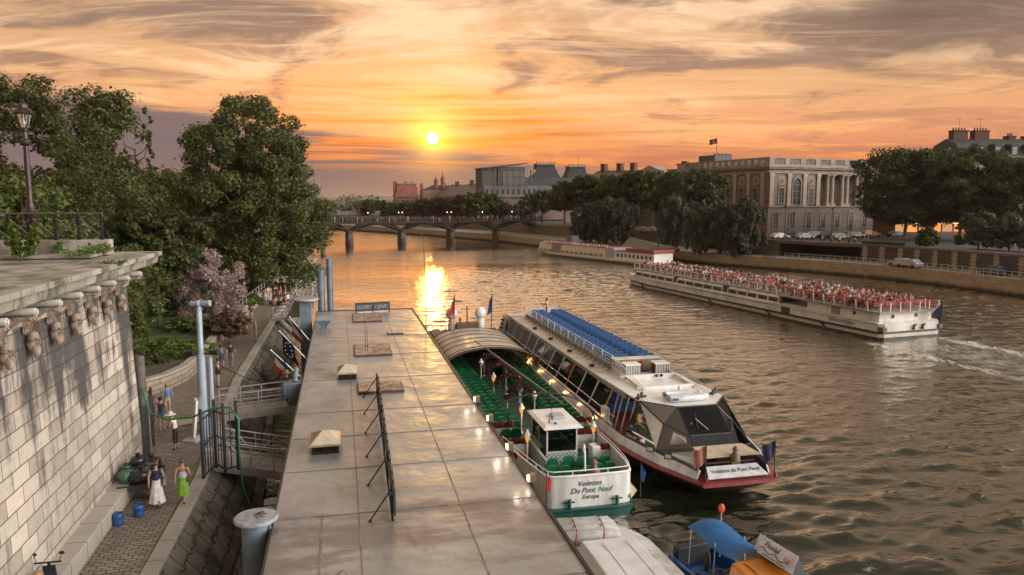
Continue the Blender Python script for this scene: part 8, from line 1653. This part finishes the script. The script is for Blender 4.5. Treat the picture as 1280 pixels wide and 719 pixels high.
for i in range(18): passenger(rng.uniform(-1.9, 1.9) * (1 - i * .02), 43.9 + (i // 5) * .8, 1.30, rng.choice((0, 1, 2)), 'passenger in %s top in the open bow of the tour boat', 'passengers in the tour boat bow', rng.uniform(-1, 1))
# ---------------------------------------------------------------- cars, lamps, stalls on the right bank
def car_parts():
    b = MB(); prof = [(-2.1, .35), (2.1, .35), (2.15, .62), (1.95, .80), (1.05, .90), (.45, 1.38), (-1.05, 1.42), (-1.75, .95), (-2.12, .88)]
    b.ext(prof, 'y', -.82, .82); body = b.build('body', WHITE, None, bevel=.06)
    g = MB(); g.loft([[(1.0, y, .92), (.45, y * .86, 1.36), (-1.0, y * .86, 1.39), (-1.68, y, .96)] for y in (-.835, .835)]); glass_ = g.build('windows', GLASSB, None)
    w = MB(); w.tube((0, -.1, 0), (0, .1, 0), .31, n=14); wheel = w.build('wheel', RUBBER, None)
    h = MB(); h.box(0, 0, 0, .1, .32, .14); lamp_ = h.build('headlight', MATS['floodlight_lens'], None)
    return body, glass_, wheel, lamp_
CP = car_parts(); used_ = False
def car(label, x, y, z, rz, m, group=None):
    global used_
    o = thing('parked_car', label, 'car', (x, y, z), rz, group)
    def put(p, loc, first):
        q = p if first else p.copy()
        if not first: COL.objects.link(q)
        q.parent = o; q.location = loc; return q
    f = not used_; used_ = True
    b = put(CP[0], (0, 0, 0), f); b.material_slots[0].link = 'OBJECT'; b.material_slots[0].material = m
    put(CP[1], (0, 0, 0), f)
    for i, (a, c) in enumerate(((1.3, -.74), (1.3, .74), (-1.3, -.74), (-1.3, .74))): put(CP[2], (a, c, .31), f and i == 0)
    for i, c in enumerate((-.58, .58)): put(CP[3], (2.06, c, .72), f and i == 0)
CARM = [mat('car_' + n_, c, .3, coat=.6, metal=.3) for n_, c in (('silver', (.40, .41, .42)), ('dark', (.04, .045, .05)), ('white', (.6, .6, .58)), ('red', (.28, .02, .02)), ('blue', (.03, .06, .14)))]
for px, py, m, lab in ((1128, 340.0, CARM[0], 'silver car parked on the lower quay below the pale pilasters'), (1139, 342.5, CARM[0], 'second silver car parked bumper to bumper on the lower quay'), (1247, 349.0, CARM[4], 'dark blue car parked on the lower quay at the right')):
    x, y = G(px, py - 3, 2.3); x1, y1, an = along(UP, px); car(lab, (x + x1) / 2, (y + y1) / 2, 2.3, an, m, 'cars on the lower quay')
for i, (px, Y) in enumerate(((975, 163), (990, 170), (1006, 163), (1020, 172), (1034, 164), (1050, 163), (1070, 170), (1090, 172), (1120, 172), (800, 205), (812, 203))):
    x, y, _ = AT(px, 292, Y); car(('white car on the quay road before the palace corner', 'dark car behind the white car on the quay road', 'silver car on the quay road before the tall arched window', 'white car on the quay road before the third arched window', 'dark car on the quay road near the tall lamp', 'silver car on the quay road near the traffic light', 'white van like car on the quay road by the palace end', 'red car by the trees at the cafe', 'dark car under the tall quay trees', 'pale car parked at the far ramp top', 'second pale car parked at the far ramp top')[i], x, y, 4.8, R(20) + (0 if i < 9 else 2.0), CARM[(2, 1, 0, 2, 1, 0, 2, 3, 1, 0, 2)[i]], 'cars on the upper quay road')
for px, top, Y, lab in ((982, 257, 160, 'tall thin dark street lamp before the palace corner'), (1041, 259, 158, 'tall thin dark street lamp before the palace colonnade')):
    x, y, zt = AT(px, top, Y); o = thing('street_lamp', lab, 'street lamp', (x, y, 4.8)); h = zt - 4.8; mb = MB(); mb.lathe([(.22, 0), (.2, .9), (.09, 1.1), (.06, h - .6)], 8); mb.build('pole', BLACK, o); mb = MB(); mb.lathe([(.1, h - .6), (.26, h - .15), (.28, h - .1), (.05, h)], 8); mb.build('lantern', BLACK, o)
x, y, zt = AT(1064, 281, 158); o = thing('traffic_light', 'dark traffic light beside the quay road', 'traffic light', (x, y, 4.8)); mb = MB(); mb.tube((0, 0, 0), (0, 0, zt - 4.8), .07, n=6); mb.build('pole', BLACK, o); mb = MB(); mb.b2(-.2, .2, -.2, .2, zt - 5.8, zt - 4.8); mb.build('signal_head', BLACK, o)
x, y, zt = AT(1086, 286, 158); o = thing('road_sign', 'small pale direction sign near the tree trunks', 'sign', (x, y, 4.8)); mb = MB(); mb.tube((0, 0, 0), (0, 0, 2.2), .05, n=6); mb.build('pole', STEEL, o); mb = MB(); mb.b2(-.7, .7, -.06, 0, 1.3, 2.2); mb.build('panel', mat('sign_salmon', (.50, .34, .26), .6), o)
BOXG = mat('stall_green', (.012, .03, .02), .5)
for i in range(7):
    px = 1087 + i * 8.5 if i < 6 else 948; x, y, an = along(UP, px); o = thing('bookstall_box', 'closed dark green bookstall box on the quay parapet', 'stall box', (x + .3, y + .3, 5.43), an, 'bookstall boxes along the parapet'); mb = MB(); mb.b2(-.95, .95, -.38, .38, 0, .42); mb.build('box', BOXG, o, bevel=.02); mb = MB(); mb.ext([(-.42, .421), (.42, .421), (.40, .47), (-.40, .58)], 'x', -1.0, 1.0); mb.build('lid', BOXG, o)
rng = random.Random(31)
for i, px in enumerate((969, 979, 984, 998, 1012, 1026, 1037, 1047, 1058, 1068, 1078)):
    x, y, an = along(UP, px); me, hm = protos[3]; o = bpy.data.objects.new('person', me); COL.objects.link(o); place(o, x + 1.6, y + 1.6 + rng.uniform(0, 1), 4.8, rng.uniform(0, 6)); c = ('white', 'black', 'red', 'white', 'navy', 'pink', 'grey', 'white', 'black', 'beige', 'blue')[i]; tag(o, 'pedestrian in %s top walking behind the upper quay parapet' % c, 'person', 'pedestrians behind the parapet')
    for j, m in ((1, CL[c]), (2, CL['black'])): o.material_slots[j].link = 'OBJECT'; o.material_slots[j].material = m
    h_ = bpy.data.objects.new('hair', hm); COL.objects.link(h_); h_.parent = o
for i, (px, py) in enumerate(((956, 322.5), (961, 322.5), (966, 323), (834, 317), (838, 316.5))):
    x, y = G(px, py, 2.3); o = thing('bicycle', ('bicycle leaning by the underpass mouth', 'second bicycle by the underpass mouth', 'third bicycle nearest the underpass mouth', 'bicycle left at the poplar foot', 'second bicycle left at the poplar foot')[i], 'bicycle', (x, y, 2.3), .7, 'bicycles on the lower quay')
    for sx in (-.5, .5): mb = MB(); mb.loft([mb.ring(Vector((sx + .33 * math.cos(a), 0, .33 + .33 * math.sin(a))), Vector((math.cos(a), 0, math.sin(a))), Vector((0, 1, 0)), .03, 5) for a in [2 * math.pi * k / 14 for k in range(15)]], caps=False); mb.build('wheel', RUBBER, o)
    mb = MB()
    for a, b in (((-.5, 0, .33), (-.1, 0, .8)), ((-.1, 0, .8), (.38, 0, .82)), ((.38, 0, .82), (0, 0, .3)), ((0, 0, .3), (-.1, 0, .8)), ((-.5, 0, .33), (0, 0, .3)), ((.5, 0, .33), (.36, 0, 1.0)), ((.36, -.25, 1.0), (.36, .25, 1.0)), ((-.1, 0, .8), (-.12, 0, .95))): mb.tube(a, b, .025, n=5)
    mb.build('frame', DKIRON, o); mb = MB(); mb.ell((-.12, 0, .97), .13, .07, .04, 8, 5); mb.build('saddle', BLACK, o)
# ---------------------------------------------------------------- evening air
hz = MB(); hz.b2(-4200, 4200, -120, 7100, -2.0, 75.0); hm, hn = newmat('haze_air'); q = N(hn)
pv_ = q('VolumePrincipled', {'Color': (1.0, .78, .62, 1), 'Density': .00007, 'Anisotropy': .25}); oo = q('OutputMaterial'); hn.links.new(pv_.outputs[0], oo.inputs['Volume'])
tag(hz.build('haze', hm), 'thin warm evening haze over the river', 'haze', kind='stuff')
